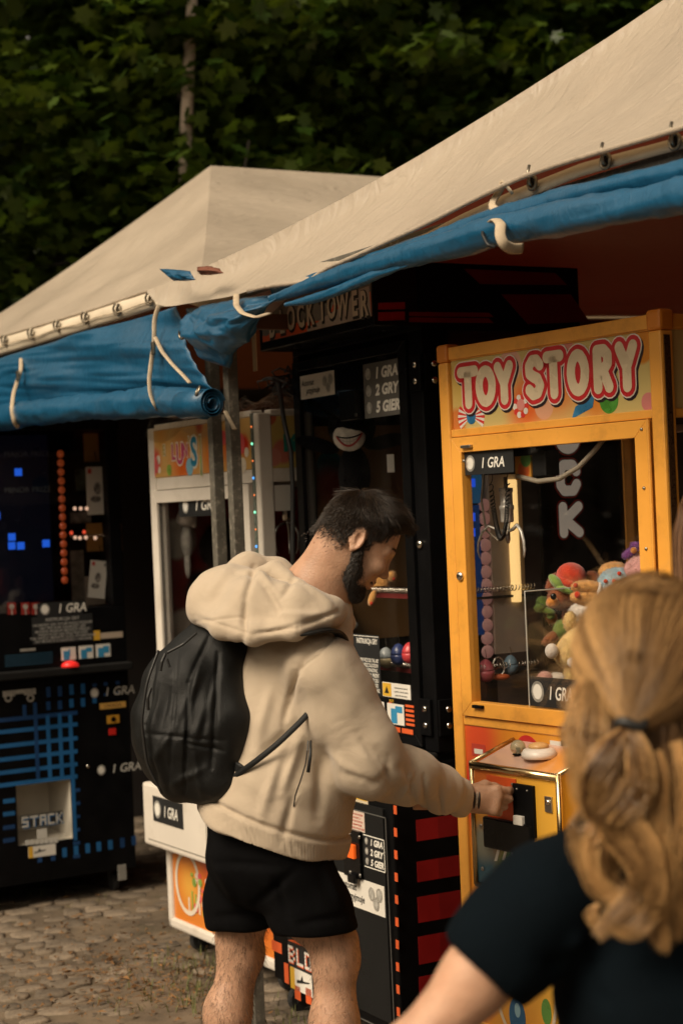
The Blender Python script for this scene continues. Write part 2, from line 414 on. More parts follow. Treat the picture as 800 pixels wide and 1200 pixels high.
# door
DX0, DX1, DZ0, DZ1 = .051, .826, 1.009, 1.796; GX0, GX1, GZ0, GZ1 = .095, .781, 1.050, 1.753
m = MB()
for pts in ([(DX0, DZ0), (DX1, DZ0), (GX1, GZ0), (GX0, GZ0)], [(DX1, DZ0), (DX1, DZ1), (GX1, GZ1), (GX1, GZ0)], [(DX1, DZ1), (DX0, DZ1), (GX0, GZ1), (GX1, GZ1)], [(DX0, DZ1), (DX0, DZ0), (GX0, GZ0), (GX0, GZ1)]):
    m.prism(F, pts, -.03, .005)
door = m.build('door', YEL, toy, bevel=.0015)
bx('glass', GLASS, door, GX0, GX1, .010, .013, GZ0, GZ1, 0)
MB().tube([(.829, -.004, DZ0), (.829, -.004, DZ1)], .005, 8).build('hinge', YEL, door)
for x, y in ((753, 503), (756, 572), (758.5, 643), (545, 540)):
    u, v = F.px(x, y); bolt(F.off(.005), u, v, door, .0045, 'screw')
u, v = F.px(541.3, 675); m = MB().lathe(F.p(u, v, .005), F.n, [(.013, 0), (.013, .006), (.009, .009), (.003, .010)], 16); m.build('lock', CHR, door, True)
for (x, y) in ((549.5, 523.5), (563, 828)):
    u, v = F.px(x, y); bx('latch', BLK if y > 600 else STL, door, u - .022, u + .022, -.016, -.005, v - .004, v + .005, .002)
price_sign(FT.front(.010), *FT.front(.010).px(543, 555)[:1], FT.front(.010).px(602, 540)[0], FT.front(.01).px(571, 555.5)[1], FT.front(.01).px(571, 528)[1], toy)
u0, v0 = FT.front(.01).px(622, 829); price_sign(FT.front(.010), u0, u0 + .205, v0 + .005, v0 + .085, toy)
# left, right and back
for xs, nm in ((.012, 'side_glass'), (TW - .016, 'side_glass')):
    bx(nm, GLASS, toy, xs, xs + .004, PW, TD - PW, 1.008, 1.797, 0)
for xs in (.012, TW - .020):
    bx('side_header', hdr_art, toy, xs, xs + .008, PW, TD - PW, 1.821, 2.017, 0)
    bx('side_panel', art('side_art', (.66, .15, .02), [(.3, .6, .4, .2, (.7, .34, .05)), (.5, .3, .2, .8, (.5, .05, .03))], axis='yz'), toy, xs, xs + .008, PW, TD - PW, .141, .98, 0)
bx('light_strip', pm('strip_dark', (.05, .025, .01), .3, var=.9, vs=300), toy, TW - .002, TW + .002, .010, .030, .5, 2.0, 0)
bx('back_panel', pm('interior_brown', (.03, .022, .018), .5, var=.3), toy, PW, TW - PW, TD - .012, TD - .004, .14, 2.018, 0)
bx('prize_floor', pm('floor_dark', (.04, .035, .03), .6), toy, .02, TW - .02, .02, TD - .02, .955, .965, 0)
bx('ceiling_panel', BLKM, toy, .02, TW - .02, .02, TD - .02, 1.80, 1.806, 0)
MB().tube([(TW - .05, .05, 1.0), (TW - .05, .05, 1.79)], .006, 8).build('light_tube', pm('tube_pale', (.6, .5, .3), .3), toy, True)
# acrylic chute guard
m = MB().box(.300, .304, .03, .36, .965, 1.36); o = m.build('chute_guard', ACRYL, toy)
m = MB().box(.03, .300, .356, .360, .965, 1.36); o = m.build('chute_guard', ACRYL, toy)
MB().tube([(.302, .03, 1.362), (.302, .358, 1.362), (.03, .358, 1.362)], .0022, 6).tube([(.302, .03, .97), (.302, .03, 1.362)], .002, 6).build('guard_edge', pm('acrylic_edge', (.55, .55, .5), .2), toy)
# gantry and claw
gx, gy, gz = .112, .14, 1.60
bx('gantry_rail', STL, toy, .03, TW - .03, gy - .012, gy + .012, 1.765, 1.785, .002)
bx('carriage', BLKM, toy, gx - .05, gx + .06, gy - .05, gy + .05, 1.70, 1.765, .004)
q = FT.front(.06); u, v = q.px(613, 547)
bx('carriage_cover', art('cover_art', (.62, .30, .05), [(u + .0, v - .01, .03, .7, (.6, .12, .03)), (u + .01, v + .02, .025, .8, (.10, .25, .06))]), toy, u - .035, u + .03, .06, .066, v - .035, v + .03, 0)
u, v = q.px(634, 543); bx('carriage_box', BLKM, toy, u - .028, u + .028, .05, .10, v - .035, v + .035, .003)
m = MB().lathe((gx, gy, gz - .05), (0, 0, 1), [(.016, 0), (.019, .004), (.019, .035), (.021, .037), (.021, .048), (.018, .05), (.018, .085), (.02, .088), (.02, .098), (.006, .10), (.006, .13)], 18)
claw = m.build('claw', pm('claw_steel', (.62, .60, .55), .28, metal=.25, var=.2, vs=30), toy, True)
MB().lathe((gx, gy, gz - .11), (0, 0, 1), [(.004, 0), (.007, .01), (.007, .06)], 10).build('plunger', STL, claw, True)
for a in (radians(-10), radians(110), radians(215)):
    dx, dy = cos(a), sin(a)
    P = [(gx + dx * r, gy + dy * r, gz + z) for r, z in ((.008, -.075), (.03, -.07), (.055, -.058), (.075, -.075), (.088, -.105), (.09, -.13), (.085, -.15))]
    MB().tube(P, [.0055, .0055, .0055, .005, .0045, .004, .002], 6, flat=.8).build('prong', _mats['claw_steel'], claw, True)
P = [(gx + .022 * cos(t) + (.0 if t < 60 else 0), gy + .022 * sin(t), 1.71 - .00155 * t * 1.0) for t in [i * .5 for i in range(0, 60)]]
m = MB()
Pc = []
for i in range(420):
    s_ = i / 419; cx = gx - .03 + .075 * s_; cz = 1.69 - .185 * sin(pi * s_) ** .55
    th = i * .9; Pc.append((cx + .006 * cos(th), gy - .03 + .006 * sin(th), cz + .006 * cos(th * 1.0)))
MB().tube(Pc, .0016, 4, cap=False).build('coiled_cable', CABLE, claw, True)
MB().tube([(gx - .06, gy - .02, 1.74), (gx - .075, gy - .03, 1.62), (gx - .06, gy - .03, 1.53), (gx - .02, gy - .02, 1.50), (gx + .01, gy - .01, 1.52), (gx + .012, gy, 1.56)], .0035, 6).build('loose_cable', CONDUIT, toy, True)
q = FT.front(.045)
P = [q.p(*q.px(x, y)) for x, y in ((606, 558), (630, 564), (655, 561), (678, 547), (697, 527), (707, 514))]
MB().tube(P, .007, 8).build('conduit', CONDUIT, toy, True)
# lower cabinet
low_art = art('lower_candy_art', (.66, .24, .02), [(.06, .80, .20, .1, (.55, .03, .02)), (.10, .95, .14, .2, (.62, .07, .02)), (.70, .86, .34, .2, (.70, .36, .035)), (.45, .93, .20, .2, (.70, .30, .03)),
              (.15, .30, .25, .3, (.66, .30, .03)), (.06, .22, .10, .3, (.6, .05, .02)), (.50, .30, .3, .3, (.70, .40, .05))], noise=.05)
bx('front_panel', low_art, toy, PW, TW - PW, .008, .016, .14, .981, 0)
LP = F.off(-.008)
m = MB(); mm = [pm('ball_red', (.55, .03, .03), .25, var=.2, vs=10), pm('ball_blue', (.02, .10, .22), .25), pm('ball_blue_light', (.25, .42, .5), .25), pm('print_green2', (.10, .25, .05), .3)]
u, v = LP.px(618, 884); m.disc(LP, u, v, .052, .001, n=32, mi=0)
u, v = LP.px(606, 1192); m.disc(LP, u, v, .034, .001, n=28, sq=1.6, mi=1); m.disc(LP, u + .002, v + .02, .012, .0012, .001, n=20, sq=1.7, mi=2)
u, v = LP.px(640, 1186); m.disc(LP, u, v, .02, .001, n=20, sq=1.8, mi=3)
m.build('balls_print', mm, toy)
u0, v0 = LP.px(645, 884); u1, v1 = LP.px(657, 869)
MB().rect(LP, u0, u1, v0, v1, .002).build('info_sticker', WHS, toy)
price_sign(LP, u1 + .003, u1 + .16, v0 - .006, v1 + .004, toy)
u, v = LP.px(560.5, 878.5); MB().rect(LP, u - .03, u + .03, v - .018, v + .016, .001).build('small_sticker', pm('st_red', (.45, .05, .03), .4), toy)
MB().rect(LP.off(.001), u - .018, u + .02, v - .012, v + .002, .0008).build('small_sticker', WHS, toy)
bx('kick_plate', BLK, toy, .03, TW - .03, .03, TD - .03, .06, .09, 0)
for x in (.08, TW - .08):
    for y in (.08, TD - .08):
        MB().lathe((x - .015, y, -.02), (1, 0, 0), [(.054, 0), (.06, .006), (.06, .026), (.054, .032)], 18).box(x - .02, x + .02, y - .02, y + .02, .03, .065).build('caster', RUB, toy, True)
# ring-shaped prize door print lower right (cream arc)
u, v = LP.px(590, 1150)
m = MB(); rc = [(u + .09 + .13 * cos(a), v + .02 + .19 * sin(a)) for a in [radians(180 + 8 * k) for k in range(24)]]
ribbon(m, LP, rc, .006, .0016); m.build('ring_trim', pm('print_cream2', (.62, .5, .36), .3), toy)
# coin box
CX0, CX1, CY, CZ0, CZ1, CZB = .258, .602, -.145, .585, .905, .952
cb_art = art('coin_box_art', (.68, .30, .03), [(.56, .80, .22, .2, (.68, .36, .04)), (.30, .86, .10, .3, (.66, .16, .02)), (.28, .60, .16, .35, (.02, .12, .20)), (.29, .70, .07, .3, (.30, .32, .26)), (.42, .64, .10, .5, (.05, .16, .03))], noise=.05)
m = MB().add([(CX0, CY, CZ0), (CX1, CY, CZ0), (CX1, .008, CZ0), (CX0, .008, CZ0), (CX0, CY, CZ1), (CX1, CY, CZ1), (CX1, .008, CZB), (CX0, .008, CZB)],
             [(3, 2, 1, 0), (0, 1, 5, 4), (1, 2, 6, 5), (2, 3, 7, 6), (3, 0, 4, 7), (4, 5, 6, 7)])
cb = m.build('coin_box', cb_art, toy, bevel=.001)
m = MB().add([(CX0 + .012, CY + .012, CZ1 + .006), (CX1 - .012, CY + .012, CZ1 + .006), (CX1 - .012, .004, CZB + .003), (CX0 + .012, .004, CZB + .003)], [(0, 1, 2, 3)])
m.build('top_plate', art('top_art', (.58, .38, .30), [(.45, 0, .9, .9, (.60, .36, .26)), (.53, .93, .1, .3, (.64, .26, .05))]), cb, solid=.003)
for a, b_, r in (((CX0, CY, CZ1), (CX1, CY, CZ1), .011), ((CX0, CY, CZ0), (CX1, CY, CZ0), .008)):
    MB().tube([a, b_], r, 10).build('trim', BRASS, cb, True)
for x in (CX0, CX1):
    MB().tube([(x, CY, CZ0), (x, CY, CZ1 + .012)], .008, 10).build('trim', BRASS, cb, True)
    MB().tube([(x, CY, CZ1 + .008), (x, .006, CZB + .006)], .006, 8).build('trim', BRASS, cb, True)
CP = F.off(-CY)
def crect(name, mat, x0, y0, x1, y1, t=.004, t0=0, bev=.001):
    u0, v0 = CP.px(x0, y1); u1, v1 = CP.px(x1, y0)
    return MB().rect(CP, u0, u1, v0, v1, t, t0).build(name, mat, cb, bevel=bev)
crect('coin_plate', pm('plate_orange', (.62, .085, .015), .35, var=.15), 573, 913, 604.6, 969)
for x, y in ((601.5, 919), (602.5, 964), (576, 918), (577, 962)):
    u, v = CP.px(x, y); bolt(CP.off(.004), u, v, cb, .0045, 'screw')
crect('coin_acceptor', BLK, 605.4, 921, 626.6, 977, .010)
crect('return_button', WHS, 607.5, 956, 617.5, 965, .020, .008, .002)
u, v = CP.px(609, 924); bolt(CP.off(.010), u, v, cb, .003, 'screw'); u, v = CP.px(621, 926); bolt(CP.off(.010), u, v, cb, .003, 'screw')
lk = crect('lock_plate', STL, 639.5, 934, 647, 951, .005); u, v = CP.px(643.5, 940); bolt(CP.off(.005), u, v, cb, .008, 'keyhole', CHR, .006)
crect('prize_chute', BLKG, 571, 966, 626, 992, .016, 0, .006)
m = MB()
for k in range(3):
    x = 579 + k * 9; P = [CP.px(x, 1009 - k), CP.px(x + 3, 1009 - k), CP.px(x + 7, 993), CP.px(x + 4, 993)]
    m.prism(CP, P, 0, .001)
m.build('stripe_print', LETW, cb)
for x, y in ((563.5, 968), (565.5, 1018)):
    u, v = CP.px(x, y); bolt(CP, u, v, cb, .006, 'screw')
# joystick and push button on the sloping top
js = FT.front(-.07); u, v = js.px(606.5, 876)
zt = CZ1 + (CY + .07) * 0 + (CZB - CZ1) * ((-.07 - CY) / (.008 - CY)) + .006
k_ = MB().lathe((u, -.07, zt), (0, 0, 1), [(.016, 0), (.013, .006), (.004, .010), (.004, v - zt)], 14).build('joystick', BLK, cb, True)
MB().sphere((u, -.07, v), .021, 20).build('knob', pm('clear_knob', (.62, .60, .40), .08, trans=.7, var=.2, vs=40), k_, True)
u, v = js.px(631.5, 893)
b_ = MB().lathe((u, -.07, zt), (0, 0, 1), [(.046, 0), (.047, .012), (.040, .022), (.028, .026), (.028, .026)], 26).build('push_button', pm('button_white', (.70, .64, .58), .3), cb, True)
MB().lathe((u, -.07, zt + .026), (0, 0, 1), [(.028, 0), (.026, .008), (.014, .013), (.004, .0145)], 22).build('button_cap', pm('button_gold', (.62, .36, .14), .3), b_, True)
GZ = -.08          # ground level (the camera stands 1.68 m above it)
PIX = {'S': ['1111', '1000', '1111', '0001', '1111'], 'T': ['11111', '00100', '00100', '00100', '00100'], 'A': ['1111', '1001', '1111', '1001', '1001'],
       'C': ['1111', '1000', '1000', '1000', '1111'], 'K': ['1001', '1010', '1100', '1010', '1001'], 'B': ['1110', '1001', '1110', '1001', '1110'],
       'L': ['1000', '1000', '1000', '1000', '1111'], 'O': ['1111', '1001', '1001', '1001', '1111']}
def pixel_word(mb, pl, u0, v0, w, h, word, t=.0015, mi=0, gap=.9):
    tot = sum(len(PIX[c][0]) + 1 for c in word) - 1; cw = w / tot; ch = h / 5; x = 0
    for c in word:
        for r, row in enumerate(PIX[c]):
            for k, b in enumerate(row):
                if b == '1':
                    mb.rect(pl, u0 + (x + k) * cw, u0 + (x + k + gap) * cw, v0 + (4 - r) * ch, v0 + (4 - r + gap) * ch, t, 0, mi)
        x += len(PIX[c][0]) + 1
def caster(par, x, y, r=.045, ztop=.05):
    m = MB().lathe((x - .014, y, GZ + r), (1, 0, 0), [(r * .88, 0), (r, .005), (r, .023), (r * .88, .028)], 18)
    m.box(x - .022, x - .017, y - .02, y + .02, GZ + r - .01, ztop).box(x + .017, x + .022, y - .02, y + .02, GZ + r - .01, ztop)
    return m.build('caster', RUB, par)
def text_lines(mb, pl, u0, u1, v1, v0, n, size, words, seed=1, mi=0, t=.0008):
    """block of small print"""
    r = random.Random(seed); dv = (v1 - v0) / n
    for i in range(n):
        s = ''
        while len(s) * size * .62 < (u1 - u0) * r.uniform(.75, .95): s += r.choice(words) + ' '
        mb.text(pl, (u0 + u1) / 2, v1 - dv * (i + .85), s.strip(), size, t, .01, 0, 1.0, 'CENTER', mi)
WORDS = ['GRY', 'WRZUC', 'MONETE', 'NACISNIJ', 'PRZYCISK', 'TAK', 'ABY', 'WIEZE', 'Z', 'KLOCKOW', 'PRZESUN', 'NAGRODY', 'I', 'DUZA', 'POZIOM', 'WYGRYWASZ']
TETB = pm('tetromino_blue', (.04, .26, .48), .4)
BRICKR = pm('brick_orange', (.66, .11, .03), .35, var=.12)
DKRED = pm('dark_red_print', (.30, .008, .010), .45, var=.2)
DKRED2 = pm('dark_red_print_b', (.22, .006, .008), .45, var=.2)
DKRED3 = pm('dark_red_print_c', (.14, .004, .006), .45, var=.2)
WARN = pm('warning_yellow', (.68, .40, .04), .4)
# ================================================================== black stacking game with the red blocks
FB = Frame((494, 430), 5.15, .84, 119)
blk = thing('stacking_machine', 'tall black block stacking machine with red brick prints behind the young man', 'arcade machine', FB.M, 'prize machines under the tents')
BW, BD = .84, .78
F0 = FB.front(0); FLo = FB.front(-.17)
# upper body frame : posts round the glass case
for x0, x1, y0, y1 in ((0, .045, 0, .05), (.765, BW, 0, .10), (0, .045, BD - .05, BD), (BW - .045, BW, BD - .05, BD)):
    bx('post', BLK, blk, x0, x1, y0, y1, .86, 2.14, .004)
bx('top_box', BLK, blk, 0, BW, 0, .60, 2.14, 2.345, .004); bx('top_cover', BLK, blk, 0, BW, .60, BD, 2.14, 2.16, .004)
bx('back_panel', pm('back_brown', (.035, .02, .014), .6, var=.5, vs=4), blk, .045, BW - .045, BD - .02, BD - .01, .86, 2.14, 0)
bx('side_panel', BLKM, blk, .010, .014, .05, BD - .05, .90, 2.14, 0)  # opaque in place of glass, added to darken the view into the case
LQ = FB.left(.016); LA = Pl((.016, 0, 0), (0, 1, 0), (0, 0, 1), FB.M)
ua, va = LA.px(352, 572); ub, vb = LA.px(352, 548); uc, vc = LA.px(386, 546)
MB().rect(LA, .06, .72, 1.15, 1.90, .002).build('side_view_card', art('side_view_art', (.20, .11, .045), [(uc, vc, .06, .8, (.01, .14, .16)), (.5, 1.7, .2, .2, (.18, .05, .02)), (.12, 1.7, .12, .3, (.10, .02, .012))], axis='yz'), blk)  # stands in for the neighbouring machine's side, its dimness put into the colour
bx('sill', BLK, blk, .045, .765, .02, .06, .86, .90, .002)
# door
DZ0, DZ1 = .872, 2.118
m = MB()
ox0, ox1, ix0, ix1, iz0, iz1 = .012, .762, .058, .715, .915, 2.085
for pts in ([(ox0, DZ0), (ox1, DZ0), (ix1, iz0), (ix0, iz0)], [(ox1, DZ0), (ox1, DZ1), (ix1, iz1), (ix1, iz0)], [(ox1, DZ1), (ox0, DZ1), (ix0, iz1), (ix1, iz1)], [(ox0, DZ1), (ox0, DZ0), (ix0, iz0), (ix0, iz1)]):
    m.prism(F0, pts, -.018, .010)
bdoor = m.build('door', BLKG, blk, bevel=.002)
bx('glass', GLASS, bdoor, ix0, ix1, -.002, .002, iz0, iz1, 0)
for (x0, y0, w_, pts) in ((479, 418, 0, [(486, 427.5), (500.5, 425.5), (486, 445.5), (501.5, 443.5)]), (479, 818, 0, [(497.5, 833), (512.5, 833), (498.5, 850.5), (513, 851)])):
    us = []
    q = F0.off(.012)
    for (x, y) in pts: us.append(q.px(x, y))
    cu = sum(p[0] for p in us[::2]) / 2; cv = sum(p[1] for p in us) / 4
    hg = MB().rect(F0, cu - .035, cu + .028, cv - .055, cv + .055, .012, .001).build('hinge', BLK, blk, bevel=.002)
    for dv in (-.025, .025):
        bolt(F0.off(.012), cu, cv + dv, hg, .011, 'bolt', CHR, .006)
    q2 = FB.right(BW)
    hg2 = MB().rect(q2, .004, .075, cv - .055, cv + .055, .010, .0).build('hinge', BLK, blk, bevel=.002)
    for dv in (-.025, .025): bolt(q2.off(.010), .038, cv + dv, hg2, .011, 'bolt', CHR, .006)
u, v = F0.off(.01).px(490.5, 638); MB().lathe(F0.p(.79, v, .0), F0.n, [(.014, 0), (.014, .006), (.010, .010), (.003, .011)], 16).build('lock', CHR, blk, True)
G = F0.off(.0022)
def brect(pl, x0, y0, x1, y1, name, mat, t=.0012, par=None, m_=None):
    a, b = pl.px(x0, (y0 + y1) / 2)[0], pl.px(x1, (y0 + y1) / 2)[0]
    xm = (x0 + x1) / 2
    c, d = pl.px(xm, y1)[1], pl.px(xm, y0)[1]
    return a, b, c, d, MB().rect(pl, a, b, c, d, t).build(name, mat, par)
def accepts(pl, a, b, c, d, s):
    q = pl.off(.0012); m = MB(); w, h = b - a, d - c
    m.text(q, a + w * .07, c + h * .56, 'Automat', h * .34, .0005, .022, .2, .90); m.text(q, a + w * .20, c + h * .22, 'przyjmuje', h * .34, .0005, .022, .2, .90)
    m.build('lettering', LETK, s)
    m = MB()
    for du, dv in ((.74, .62), (.90, .66), (.83, .34)):
        coin(m, q, a + w * du, c + h * dv, h * .20, .0006 + du * .0004)
    m.build('coin_print', [COINM, pm('coin_dark', (.38, .37, .34), .4, var=.3, vs=90)], s)
a, b, c, d, s = brect(G, 351, 437.5, 392, 465.5, 'notice', WHS, par=bdoor); accepts(G, a, b, c, d, s)
a, b, c, d, s = brect(G, 426.5, 423, 471, 488, 'price_sign', pm('plate_grey', (.12, .115, .105), .4, var=.15), par=bdoor)
def prices(pl, a, b, c, d, s, t=.0012):
    q = pl.off(t); w, h = b - a, d - c; m = MB(); mc = MB()
    for i, tx in enumerate(('1 GRA', '2 GRY', '5 GIER')):
        vc = d - h * (.19 + .31 * i); coin(mc, q, a + w * .13, vc, h * .095, .0006)
        m.text(q, a + w * .31, vc - h * .095, tx, h * .27, .0006, .045, .18, .54 * (w / h) / .68)
    m.build('lettering', LETW, s); mc.build('coin_print', [COINM, pm('coin_dark', (.38, .37, .34), .4, var=.3, vs=90)], s)
prices(G, a, b, c, d, s)
a, b, c, d, s = brect(G, 407, 458, 425, 492, 'lock_box', BLKG, .03, bdoor)
u, v = F0.off(.032).px(417, 486); MB().disc(F0.off(.0325), u, v, .008, .001, sq=.8).build('keyhole', CHR, s)
a, b, c, d, s = brect(G, 372, 742, 445.5, 814, 'instruction_plate', SIGNB, par=bdoor)
MB().rect(G, a + .004, b - .004, d - .006, d - .004, .0016).build('edge_line', LETW, s)
q = G.off(.0012); m = MB(); h = d - c
m.text(q, b - .012, d - h * .14, 'INSTRUKCJA GRY', h * .115, .0005, .02, 0, .72, 'RIGHT'); m.text(q, b - (b - a) * .62, d - h * .30, 'ZDOBYCIE', h * .10, .0005, .02, 0, .72)
rl = ['POPRAWNY PRZYCISK TAK, ABY', 'ZBUDOWAC WIEZE Z KLOCKOW', 'KLOCEK POWINIEN DOPASOWAC', 'SIE DO NAGRODY. PREZENT', 'ODBIERZ PO PRZYCISKU', 'ZA DUZA NAGRODE', 'WYGRYWASZ']
for i, tx in enumerate(rl): m.text(q, b - .008 - .004 * (i % 3), d - h * (.43 + .078 * i), tx, h * .082, .0005, .018, 0, .62, 'RIGHT')
m.build('lettering', LETW, s)
a, b, c, d, s = brect(G, 448.5, 801, 481, 818, 'warning_sticker', WHS, par=bdoor)
q = G.off(.0012); w = b - a; h = d - c
MB().rect(q, a + .002, a + w * .32, c + .002, d - .002, .0006).build('yellow_field', WARN, s)
m = MB(); m.prism(q.off(.0006), [(a + w * .08, c + h * .25), (a + w * .24, c + h * .25), (a + w * .16, c + h * .75)], 0, .0004)
text_lines(m, q, a + w * .34, b, d - h * .12, c + h * .1, 3, h * .16, ['nie', 'opierac', 'sie', 'o', 'automat'], 3); m.build('lettering', LETK, s)
# strip of bricks under the glass
a, b, c, d, s = brect(F0.off(.0102), 400, 816, 484.5, 856, 'brick_strip', BLK, .0008, bdoor)
q = F0.off(.0112); mo = MB(); mw = MB(); mb_ = MB(); my = MB()
w = b - a; h = d - c
for i in range(6): mo.rect(q, a + w * (i / 6 + .008), a + w * ((i + .92) / 6), c + h * .06, c + h * .20, .0008)
for k in range(5):
    for cx in (.70, .92): mo.rect(q, a + w * (cx - .02), a + w * (cx + .09 if cx > .8 else cx + .02), c + h * (.30 + .13 * k), c + h * (.37 + .13 * k), .0007)
for i, x in enumerate((.16, .42, .74 - .06)):
    x = (.14, .40, .66)[i]; mw.rect(q, a + w * x, a + w * (x + .22), c + h * .27, c + h * .86, .0009)
    mb_.rect(q.off(.0009), a + w * (x + .05), a + w * (x + .13), c + h * .30, c + h * .72, .0006); mb_.rect(q.off(.0009), a + w * (x + .11), a + w * (x + .2), c + h * (.55, .58, .62)[i], c + h * (.70, .76, .8)[i], .0008)
    my.text(q, a + w * (x + .03), c + h * .9, 'PRIZE', h * .1, .0006, .02)
for mm_, nm, mt in ((mo, 'brick_print', BRICKR), (mw, 'card', WHS), (mb_, 'tetromino', TETB), (my, 'lettering', WARN)): mm_.build(nm, mt, s)
# header sign
hx0, hx1, hz0, hz1, hy = .075, .838, 2.150, 2.375, -.16
sign = bx('sign_box', BLKG, blk, hx0, hx1, hy, -.002, hz0, hz1, .004)
HS = FB.front(hy)
sart = art('sign_art', (.20, .19, .17), [(.45, 2.30, .3, .1, (.26, .25, .22))], noise=.1)
sf = MB().rect(HS, hx0 + .03, hx1 - .006, hz0 + .028, hz1 - .01, .003).build('sign_face', sart, sign)
q = HS.off(.003); rd = random.Random(4); m = MB()
pts = [(hx0 + .03, hz0 + .029)]; n = 22
for i in range(n + 1):
    x = hx0 + .03 + (hx1 - .036 - hx0) * i / n; f = i / n
    pts.append((x, hz0 + .035 + (.035 + .075 * max(0, f - .35)) * (rd.uniform(.25, 1.0))))
pts.append((hx1 - .006, hz0 + .029)); m.prism(q, pts[::-1][::-1], 0, .0006)
m.build('brick_skyline', BRICKR, sf)
m = MB(); pts = [(hx0 + .35, hz0 + .029)] + [(hx0 + .35 + .40 * i / 12, hz0 + .04 + .10 * (i / 12) ** 1.2 * rd.uniform(.7, 1)) for i in range(13)] + [(hx1 - .006, hz0 + .029)]
m.prism(q.off(.0006), pts, 0, .0005); m.build('grey_skyline', pm('sky_grey', (.42, .36, .32), .4, var=.2), sf)
wd = []
for nm, mt, off_, du, tt in (('letter_shadow', LETK, .085, .004, .0014), ('lettering', pm('letter_cream', (.62, .55, .44), .4), .03, 0, .0022)):
    m = MB()
    L = [('B', 319, 386), ('L', 331, 381), ('O', 341.5, 377), ('C', 353, 374), ('K', 364, 371), ('T', 378, 366), ('O', 389, 363), ('W', 402, 361), ('E', 416, 360), ('R', 427, 360)]
    for ch, x, y in L:
        u, v = q.px(x, y); m.text(q, u + du, v - .024 - du, ch, .105, tt, off_, 0, .68, 'CENTER')
    m.build(nm, mt, sf)
# stripes on the sign's end and the cabinet's side
RS = FB.right(BW)
def spoly(pl, pts, name, mat, par, t=.0012):
    return MB().prism(pl, [pl.px(x, y) for x, y in pts][::-1], 0, t).build(name, mat, par)
SE = FB.right(.838)
for i, (y0, y1) in enumerate(((355, 363), (366, 376))):
    spoly(SE, [(443, y0), (474, y0 - 1), (474, y1 - 1), (443, y1)], 'red_stripe', DKRED, sign)
RT = FB.right(BW)
for (y0, y1) in ((365.5, 370.5), (372, 377.5)):
    spoly(RT, [(479, y0), (572, y0 + 1), (578, y1 + 1), (479, y1)], 'red_stripe', DKRED2, blk)
for pts in ([(543, 315), (650, 320), (664, 334), (562, 333)], [(587, 345), (668, 345), (690, 377), (618, 380)]):
    spoly(RT, pts, 'red_panel', DKRED3, blk)
# side of the glass case : window, black panel with the upright word
bx('side_panel', BLKG, blk, BW - .02, BW - .004, .42, BD - .05, .86, 2.14, 0)
bx('side_glass', GLASS, blk, BW - .012, BW - .008, .10, .42, .95, 2.14, 0)
SPn = FB.right(BW - .004)
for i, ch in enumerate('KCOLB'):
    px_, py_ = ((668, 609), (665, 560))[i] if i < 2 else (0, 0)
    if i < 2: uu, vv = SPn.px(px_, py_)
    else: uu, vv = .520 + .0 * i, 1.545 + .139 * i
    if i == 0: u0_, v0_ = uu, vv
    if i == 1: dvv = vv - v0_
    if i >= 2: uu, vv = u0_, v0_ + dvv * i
    for nm, mt, of, t in (('letter_outline', pm('outline_red', (.36, .025, .018), .4, emit=(.5, .03, .02), estr=.06), .0225, .0006), ('letter_shadow', LETK, .0205, .0014), ('lettering', pm('letter_cream_glow', (.62, .55, .44), .4, emit=(.62, .53, .42), estr=.16), .0165, .0022)):  # letters carry added emission to lift them in the dark gap
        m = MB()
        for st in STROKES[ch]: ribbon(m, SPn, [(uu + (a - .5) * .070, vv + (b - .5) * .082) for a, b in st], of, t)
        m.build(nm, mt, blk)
# inside, seen through the side window: display, bulb column, pale post with lamp
IN = FB.right(BW - .07)
def irect(x0, y0, x1, y1, name, mat, t=.004, t0=0, par=blk):
    a, b = IN.px(x0, (y0 + y1) / 2)[0], IN.px(x1, (y0 + y1) / 2)[0]; c, d = IN.px((x0 + x1) / 2, y1)[1], IN.px((x0 + x1) / 2, y0)[1]
    return MB().rect(IN, a, b, c, d, t, t0).build(name, mat, par)
dsp = irect(541, 592, 563, 745, 'display', pm('display_navy', (.01, .02, .06), .2, emit=(.01, .035, .12), estr=.3), .006)
for y in (601, 619, 561): irect(546, y, 555, y + 10, 'lit_square', pm('lit_blue', (.01, .03, .2), .3, emit=(.02, .10, .8), estr=.5), .008, .004, dsp)
irect(541, 556, 563, 590, 'display_header', pm('display_teal', (.02, .10, .16), .3, emit=(.02, .10, .2), estr=.25), .006)
u, v = IN.px(545, 578); MB().text(IN, u - .06, v, 'PRIZE', .032, .007, .02).build('lettering', LETW, blk)
a_ = None
bal = None
for i in range(12):
    u, v = IN.px(566.5 + i * .35, 592 + i * 15.6)
    m = MB().sphere(IN.p(u, v, .002), (.010, .023, .021), 12)
    m.build('bulb', pm('bulb_pink', (.66, .40, .36), .3, emit=(.6, .28, .24), estr=.12), blk, True)
irect(574, 556, 612, 765, 'inner_post', pm('inner_post_paint', (.46, .38, .31), .5, var=.08), .010, -.03)
u, v = IN.px(599, 640); v1 = IN.px(597, 562)[1]; v0 = IN.px(601, 705)[1]
MB().tube([IN.p(u, v0, .012), IN.p(u, v0 + .03, .014), IN.p(u, (v0 + v1) / 2, .014), IN.p(u, v1, .014)], .017, 12).build('lamp_tube', pm('lamp_warm', (.7, .55, .3), .3, emit=(1.0, .62, .22), estr=.75), blk, True)
bx('front_inner_post', pm('inner_post_paint', (.46, .38, .31), .5, var=.08), blk, .60, .70, .10, .13, .90, 2.1, .002)
